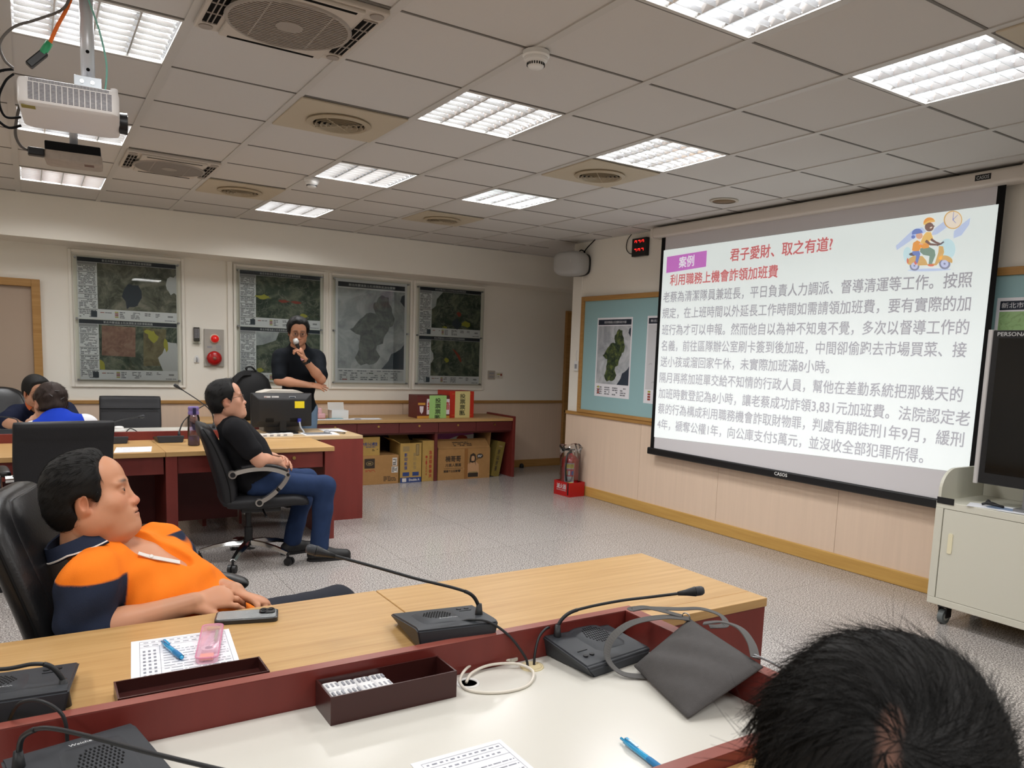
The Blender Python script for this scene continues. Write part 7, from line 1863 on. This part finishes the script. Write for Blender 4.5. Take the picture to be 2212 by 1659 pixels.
bm = B(); c = Vector(PL[1]+f*.002); lathe(bm, [(.0058, 0), (.006, .002), (.004, .003), (0, .0024)], c, Vector(f*.8-l*.4+u*.4), 16); obj('button', bm, M_white, pk, smooth=True)
# trousers and shoes
S = SDF(); torso_ops(S, J, .004, .02, .01); 
for s in 'RL': leg_ops(S, J, s, .012, hem=True)
S.plane(mid+u*.10, u); S.plane((0, 0, .10), (0, 0, -1))
S.fn(lambda P: .003*noise3(P, 60, 8), 'd')
lo, hi = bounds(J, ('HipR', 'HipL', 'KnR', 'KnL', 'AnR', 'AnL'), .24)
S.mesh(lo, hi, .009, 'trousers', fabric('trousers_dark', (44, 46, 54)), t)
for s in 'RL': shoe(J, s, t, mat('shoe_black', (24, 24, 25), .6))
line_ = [(.16, .03), (.125, .052), (.105, .060), (.085, .058), (.06, .048), (.03, .040), (.0, .036), (-.015, .030), (-.03, .018), (-.04, -.02), (-.1, -.03)]
S = hair_sdf(J['H'], HR, line_, .017, -.085, .004, 1, .0022, .004, back=.012)
hr = S.mesh(J['H']-.17, J['H']+.17, .0032, 'hair', M_hair, t)
def combA(q): return (-1, .2*np.sign(q[1]), -.35) if q[2] < .09 else (-1, 0, .05)
hair_strands('hair_strands', S, J['H']-.15, J['H']+.15, J['H'], HR, hr, M_hair, 2200, .020, .0005, combA, 3, .22)

# ---------------------------------------------------------------- B: seated man in black shirt and jeans
J = dict(H=V3(-1.272, 2.62, 1.135), N=V3(-1.285, 2.63, 1.000), ShR=V3(-1.255, 2.455, .945), ShL=V3(-1.225, 2.80, .945), ElR=V3(-1.115, 2.415, .745), WrR=V3(-.955, 2.545, .715), ElL=V3(-1.08, 2.86, .745), WrL=V3(-.945, 2.68, .725),
         HipR=V3(-1.085, 2.565, .565), HipL=V3(-1.075, 2.755, .565), KnR=V3(-.645, 2.50, .530), KnL=V3(-.68, 2.80, .535), AnR=V3(-.685, 2.49, .10), AnL=V3(-.80, 2.76, .10), ToR=V3(-.545, 2.47, .03), ToL=V3(-.66, 2.78, .03))
HR = basis(-8, 11, -3)
t = thing('person', 'man with glasses in black T-shirt and jeans sitting in profile with folded arms', 'person', (-1.1, 2.66, 0))
skin_body(J, HR, t, belly=.05, bw=.015, face=(.8, 0), res=(.007, .0036, .0045), base=lin((.78, .58, .48)), headfat=.010, arm_fat=.004,
          hands=[('R', dict(up=(.6, -.3, .5), side=1, curl=(.4, .45, .5, .55))), ('L', dict(up=(.6, .1, .6), side=-1, curl=(.5, .5, .6, .6)))])
eyes(J['H'], HR, t)
def tshirt(J, t, m, e=.012, belly=0, bw=0, slv=.72, res=.006, low=-.05, amp=.008, seed=3, hole=.072):
    mS, mH, u, l, f = torso_axes(J); S = SDF(); torso_ops(S, J, e, belly, bw)
    for s in 'RL': arm_ops(S, J, s, .020, .004, slv)
    S.cap(np.array(J['N'])+f*.01, np.array(J['H']), hole, .09, .01, 's')
    S.plane(mH+u*low, -u)
    S.fn(lambda P: amp*noise3(P @ np.stack([f*.6, l, u*1.1], 1), 40, seed)+.0018*noise3(P, 90, seed+1), 'd')
    lo, hi = bounds(J, ('ShR', 'ShL', 'ElR', 'ElL', 'HipR', 'HipL', 'N'), .22)
    return S.mesh(lo, hi, res, 't_shirt', m, t)
def trousers(J, t, m, top=.06, e=.012, res=.009, seed=5):
    mS, mH, u, l, f = torso_axes(J); S = SDF(); torso_ops(S, J, .004, 0, 0)
    for s in 'RL': leg_ops(S, J, s, e, hem=True)
    S.plane(mH+u*top, u); S.plane((0, 0, .06), (0, 0, -1))
    S.fn(lambda P: .0045*noise3(P*V3(1, 1, .8), 48, seed)+.0018*noise3(P, 110, seed+2), 'd')
    lo, hi = bounds(J, ('HipR', 'HipL', 'KnR', 'KnL', 'AnR', 'AnL'), .22)
    return S.mesh(lo, hi, res, 'trousers', m, t)
M_tee = fabric('tee_black', (24, 24, 27)); M_jean = mat('jeans_blue', (36, 52, 84), .85, spec=.2, noise=(9, .16), bump=(380, .3))
tshirt(J, t, M_tee, .012, .05, .015, .66); trousers(J, t, M_jean)
for s in 'RL': shoe(J, s, t, mat('shoe_black', (24, 24, 25), .6))
S = hair_sdf(J['H'], HR, [(.16, .06), (.12, .068), (.10, .062), (.08, .058), (.05, .050), (.02, .040), (0, .032), (-.02, .026), (-.03, .012), (-.045, -.02), (-.1, -.03)], .018, -.078, .006, 4, .0025, .0)
hr = S.mesh(J['H']-.17, J['H']+.17, .004, 'hair', M_hair, t)
hair_strands('hair_strands', S, J['H']-.15, J['H']+.15, J['H'], HR, hr, M_hair, 900, .022, .0009, lambda q: (.3 if q[2] > .1 else -.6, .1*np.sign(q[1]), .5 if q[2] > .09 else -.6), 4, .5)
def glasses(J, HR, parent, m, rim=.0013, half=.021):
    P = lambda x, y, z: Vector(np.array(J['H'])+HR @ V3(x, y, z))
    bm = B()
    for s in (1, -1):
        r = [P(.106-.10*abs(y-s*0)*0-.12*max(0, abs(y)-.02), y, z) for y, z in [(s*.033+.024*math.copysign(abs(math.cos(a))**.6, math.cos(a)), -.004+.017*math.copysign(abs(math.sin(a))**.6, math.sin(a))) for a in np.linspace(0, 2*PI, 21)[:-1]]]
        tube(bm, r+[r[0]], rim, 6, 0)
        tube(bm, [P(.102, s*.057, .004), P(.09, s*.071, .006), P(.03, s*.083, .004), P(-.012, s*.086, .002), P(-.03, s*.084, -.012)], rim, 6, 3)
    tube(bm, [P(.106, .0105, .001), P(.1105, 0, .003), P(.106, -.0105, .001)], rim, 6, 3)
    g = obj('glasses', bm, m, parent, smooth=True)
    for s in (1, -1):
        bm = B(); bm.faces.new([bm.verts.new(P(.1058-.12*max(0, abs(y)-.02), y, z)) for y, z in [(s*.033+.0235*math.copysign(abs(math.cos(a))**.6, math.cos(a)), -.004+.0165*math.copysign(abs(math.sin(a))**.6, math.sin(a))) for a in np.linspace(0, 2*PI, 21)[:-1]]]); obj('lens', bm, clear('glasses_lens', (245, 248, 250), .02, .0, .97), g)
M_gl = mat('glasses_frame', (74, 66, 62), .3, .6)
glasses(J, HR, t, M_gl)

# ---------------------------------------------------------------- C: standing speaker with microphone
J = dict(H=V3(-.272, 4.46, 1.640), N=V3(-.250, 4.545, 1.500), ShR=V3(-.412, 4.53, 1.405), ShL=V3(-.072, 4.56, 1.410), ElR=V3(-.455, 4.43, 1.185), WrR=V3(-.20, 4.335, 1.150), ElL=V3(-.085, 4.37, 1.205), WrL=V3(-.262, 4.285, 1.385),
         HipR=V3(-.325, 4.58, .90), HipL=V3(-.145, 4.60, .90), KnR=V3(-.33, 4.57, .50), KnL=V3(-.14, 4.59, .50), AnR=V3(-.33, 4.60, .10), AnL=V3(-.13, 4.61, .10), ToR=V3(-.36, 4.47, .03), ToL=V3(-.13, 4.47, .03))
HR = basis(-101, -14, 0)
t = thing('person', 'man in black T-shirt standing with a hand microphone in front of the wall maps', 'person', (-.24, 4.58, 0))
skin_body(J, HR, t, face=(.6, 0), res=(.007, .0034, .0042), base=lin((.72, .52, .41)), belly=.01,
          hands=[('R', dict(up=(-.1, -.5, .85), side=-1, curl=(.15, .2, .25, .3), dir=V3(.97, -.1, -.1))), ('L', dict(up=(.75, -.35, .35), side=-1, curl=(.9, .95, 1.0, 1.05), bend=.7, dir=V3(-.42, -.1, .9), thumb=(.5, .6)))])
eyes(J['H'], HR, t, (0, -.3))
tshirt(J, t, mat('tee_darknavy', (16, 20, 26), .85, spec=.2, bump=(420, .25)), .014, .01, .004, .80, .0065, -.14, .008, 8)
trousers(J, t, mat('jeans_light', (116, 140, 166), .85, spec=.2, noise=(9, .1)), .05, .014)
for s in 'RL': shoe(J, s, t, mat('shoe_black', (24, 24, 25), .6))
S = hair_sdf(J['H'], HR, [(.16, .075), (.12, .085), (.10, .086), (.085, .080), (.06, .066), (.03, .048), (0, .034), (-.02, .026), (-.03, .012), (-.045, -.02), (-.1, -.03)], .022, -.07, .006, 6, .003, .002)
hr = S.mesh(J['H']-.17, J['H']+.17, .004, 'hair', M_hair, t)
hair_strands('hair_strands', S, J['H']-.15, J['H']+.15, J['H'], HR, hr, M_hair, 800, .026, .0009, lambda q: (.6, .5, .3) if q[2] > .08 else (.2, 0, -1), 5, .45)
glasses(J, HR, t, mat('glasses_brown', (90, 60, 40), .3, .4))
d = unit(J['WrL']-J['ElL']); w0 = lerp(J['ElL'], J['WrL'], .93); bm = B(); q = ring_pts(w0, d, .034, 24); 
loft(bm, [[Vector(w0)+(p-Vector(w0))*k+Vector(d)*a for p in q] for a, k in ((-.012, .98), (-.012, 1.10), (.012, 1.10), (.012, .98))], False, False, closed=True); obj('watch_strap', bm, M_blk, t, smooth=False)
wt = KIDS(t)[-1]
bm = B(); sd = unit(np.cross(d, (0, 0, 1))); sd = sd if sd[1] < 0 else -sd; cyl(bm, w0+sd*.032, w0+sd*.044, .017, n=24); obj('watch_face', bm, mat('lens_glass', (12, 14, 20), .05), wt, angle=40)
t = thing('hand_microphone', 'black hand microphone with silver mesh head held by the standing man', 'microphone', (-.31, 4.28, 1.44))
a = Vector((-.283, 4.256, 1.368)); b_ = Vector((-.330, 4.306, 1.532)); d = (b_-a).normalized(); L = (b_-a).length
bm = B(); lathe(bm, [(.010, 0), (.0125, .01), (.0135, L*.3), (.016, L*.88), (.019, L*.9), (.019, L*.95)], a, d, 22); obj('handle', bm, M_blk, t, smooth=True)
bm = B(); lathe(bm, [(.0135, L*.06), (.0145, L*.08), (.0150, L*.20), (.0140, L*.22)], a, d, 22, cap0=False, cap1=False); obj('pink_band', bm, mat('band_pink', (206, 150, 160), .4), t, smooth=True)
bm = B(); lathe(bm, [(.019, L*.94), (.0245, L*.99), (.026, L*1.05), (.0245, L*1.16), (.018, L*1.23), (.0, L*1.26)], a, d, 24); obj('mesh_head', bm, mat('mesh_silver', (190, 190, 188), .35, .8, bump=(900, .8)), t, smooth=True)

# ---------------------------------------------------------------- D: woman in the blue vest, seen from behind
J = dict(H=V3(-2.262, 2.985, 1.085), N=V3(-2.235, 2.905, 1.000), ShL=V3(-2.355, 2.86, .915), ShR=V3(-2.075, 2.86, .955), ElL=V3(-2.375, 3.02, .79), WrL=V3(-2.375, 3.06, .955), ElR=V3(-1.99, 3.00, .80), WrR=V3(-2.06, 3.24, .775),
         HipL=V3(-2.26, 2.66, .565), HipR=V3(-2.08, 2.66, .565), KnL=V3(-2.27, 3.05, .53), KnR=V3(-2.07, 3.05, .53), AnL=V3(-2.27, 3.05, .10), AnR=V3(-2.06, 3.05, .10), ToL=V3(-2.28, 3.2, .03), ToR=V3(-2.06, 3.2, .03))
HR = basis(106, -12, 6)
t = thing('person', 'woman in royal blue vest with pinned brown hair, back turned', 'person', (-2.17, 2.7, 0))
skin_body(J, HR, t, face=(.8, 0), res=(.008, .004, .0045), base=lin((.74, .56, .46)), hands=[('L', dict(up=(-.7, -.5, .3), side=-1, curl=(.7, .7, .7, .7), dir=V3(.5, .25, .55)))])
eyes(J['H'], HR, t)
S = SDF(); torso_ops(S, J, .006, 0, 0)
for s in 'RL': arm_ops(S, J, s, .016, 0, .85)
mS, mH, u, l, f = torso_axes(J); S.cap(np.array(J['N'])+u*.0, np.array(J['H']), .062, .09, .01, 's'); S.plane(mH-u*.03, -u)
lo, hi = bounds(J, ('ShR', 'ShL', 'ElR', 'ElL', 'HipR', 'HipL', 'N'), .22); S.fn(lambda P: .003*noise3(P, 45, 4), 'd')
S.mesh(lo, hi, .007, 'white_shirt', fabric('shirt_white', (226, 226, 230)), t)
S = SDF(); torso_ops(S, J, .020, 0, 0); S.cap(np.array(J['N']), np.array(J['H']), .066, .09, .01, 's'); S.plane(mH-u*.03, -u)
for s, sg in (('R', -1), ('L', 1)): S.plane(np.array(J['Sh'+s])+l*sg*.012, l*sg, .012)
S.fn(lambda P: .003*noise3(P, 40, 14), 'd')
S.mesh(lo, hi, .007, 'blue_vest', fabric('vest_blue', (24, 58, 176)), t)
trousers(J, t, fabric('trousers_dark', (44, 46, 54)))
for s in 'RL': shoe(J, s, t, mat('shoe_black', (24, 24, 25), .6))
S = hair_sdf(J['H'], HR, [(.16, .06), (.12, .07), (.08, .068), (.04, .058), (.0, .045), (-.03, .01), (-.05, -.03), (-.12, -.03)], .013, -.062, .0, 9, .005, .0, 80, .012)
S.frame(J['H'], HR)
hr = S.mesh(J['H']-.18, J['H']+.18, .004, 'hair', M_hairb, t)
hair_strands('hair_strands', S, J['H']-.16, J['H']+.16, J['H'], HR, hr, M_hairb, 1200, .032, .0007, lambda q: (-.6, 0, .8 if q[2] < .04 else -.3), 5, .35)
bm = B()
for y, z in ((.035, .03), (-.03, .015), (.0, .06)):
    c = J['H']+HR @ V3(-.128, y, z); box(bm, -.012, .012, -.003, .003, -.002, .002, M=Matrix.Translation(c) @ Matrix.Rotation(y*20, 4, 'Y'))
obj('hair_clips', bm, M_steel, hr)
bm = B(); d = unit(J['WrL']-J['ElL']); P_ = ring_pts(lerp(J['ElL'], J['WrL'], .96), d, .030, 18); tube(bm, P_+[P_[0]], .004, 6, 0); obj('bracelet', bm, mat('bead_white', (224, 216, 210), .3), t, smooth=True)

# ---------------------------------------------------------------- E: man in navy behind the far table
J = dict(H=V3(-2.325, 4.36, 1.075), N=V3(-2.315, 4.48, .965), ShR=V3(-2.47, 4.62, .88), ShL=V3(-2.13, 4.60, .90), ElR=V3(-2.53, 4.44, .83), WrR=V3(-2.40, 4.25, .81), ElL=V3(-2.08, 4.42, .83), WrL=V3(-2.20, 4.22, .81),
         HipR=V3(-2.60, 4.90, .565), HipL=V3(-2.42, 4.92, .565), KnR=V3(-2.60, 4.55, .53), KnL=V3(-2.38, 4.55, .53), AnR=V3(-2.60, 4.58, .10), AnL=V3(-2.38, 4.58, .10), ToR=V3(-2.6, 4.43, .03), ToL=V3(-2.38, 4.43, .03))
HR = basis(-62, -24, 8)
t = thing('person', 'man in a navy shirt with orange collar, head bowed behind the woman in blue', 'person', (-2.5, 4.8, 0))
skin_body(J, HR, t, face=(.8, 0), res=(.008, .004, .0045), base=lin((.72, .54, .44)), hands=[('R', dict(up=(0, 0, 1), side=-1)), ('L', dict(up=(0, 0, 1), side=1))])
eyes(J['H'], HR, t)
o_ = tshirt(J, t, fabric('shirt_navy', (26, 32, 54)), .014, .02, .01, .9, .008, -.03)
N_ = np.array(J['N']); mS, mH, u, l, f = torso_axes(J)
bm = B(); rings = []
for a in np.linspace(math.radians(40), math.radians(320), 24): rings.append([Vector(N_+f*r*math.cos(a)+l*r*math.sin(a)+u*(h-.018*math.cos(a))) for r, h in ((.074, .03), (.08, .032), (.10, .0), (.095, -.003))])
loft(bm, rings); obj('collar', bm, fabric('collar_orange', (206, 110, 70)), o_)
trousers(J, t, fabric('trousers_dark', (44, 46, 54)))
for s in 'RL': shoe(J, s, t, mat('shoe_black', (24, 24, 25), .6))
S = hair_sdf(J['H'], HR, [(.16, .06), (.12, .07), (.08, .062), (.05, .052), (.02, .040), (0, .032), (-.02, .026), (-.03, .012), (-.045, -.02), (-.1, -.03)], .014, -.065, .003, 11, .002)
S.mesh(J['H']-.17, J['H']+.17, .0045, 'hair', M_hair, t)

# ---------------------------------------------------------------- F: the head in the lower right corner
J = dict(H=V3(-1.740, -2.451, 1.128), N=V3(-1.80, -2.555, 1.02), ShR=V3(-1.70, -2.72, .97), ShL=V3(-2.02, -2.50, .97), ElR=V3(-1.52, -2.56, .80), WrR=V3(-1.45, -2.33, .78), ElL=V3(-1.92, -2.26, .80), WrL=V3(-1.70, -2.14, .775),
         HipR=V3(-1.76, -2.84, .54), HipL=V3(-1.93, -2.73, .54), KnR=V3(-1.53, -2.45, .52), KnL=V3(-1.72, -2.34, .52), AnR=V3(-1.52, -2.42, .10), AnL=V3(-1.71, -2.31, .10), ToR=V3(-1.43, -2.3, .03), ToL=V3(-1.62, -2.19, .03))
HR = basis(29, -5, 3)
t = thing('person', 'back of a black-haired head in the lower right corner, scalp showing at the crown', 'person', (-1.84, -2.78, 0))
skin_body(J, HR, t, face=(.8, 0), res=(.010, .004, .0055), base=lin((.76, .58, .48)))
eyes(J['H'], HR, t)
tshirt(J, t, fabric('shirt_grey', (96, 98, 104)), .014, .02, .01, .9, .009, -.03)
trousers(J, t, fabric('trousers_dark', (44, 46, 54)))
for s in 'RL': shoe(J, s, t, mat('shoe_black', (24, 24, 25), .6))
S = hair_sdf(J['H'], HR, [(.16, .08), (.12, .09), (.08, .085), (.04, .070), (.0, .05), (-.02, .04), (-.04, .02), (-.06, -.02), (-.12, -.03)], .020, -.085, .006, 13, .0035, .006, 70, .004)
CR = V3(-.088, -.004, .066)     # crown whorl where the scalp shows
def F_cols(co):
    q = (co-J['H']) @ HR; d = np.sqrt(((q[:, 1]-CR[1])/.011)**2+((np.linalg.norm((q-CR*1.18)[:, [0, 2]], axis=1))/.026)**2); w = np.clip(1.25-d+.35*noise3(q, 260, 3), 0, 1)*.75
    return np.array(rgb(16, 15, 15))*(1-w[:, None])+np.array(rgb(168, 122, 104))*w[:, None]
hr = S.mesh(J['H']-.18, J['H']+.18, .0032, 'hair', mat('hair_scalp', (15, 14, 14), .62, spec=.35, bump=(700, .35), vcol=True), t, vcol=F_cols)
def combF(q):
    d = q-CR; d = d/max(np.linalg.norm(d), 1e-4); sw = np.cross(unit(CR), d)*.5; return d+sw+V3(0, 0, -.25)
hair_strands('hair_strands', S, J['H']-.17, J['H']+.17, J['H'], HR, hr, M_hair, 9000, .060, .00042, combF, 8, .06, keep=lambda q: np.linalg.norm((q-CR*1.15)*V3(1, 1.6, 1), axis=1) > .017, curl=.9)
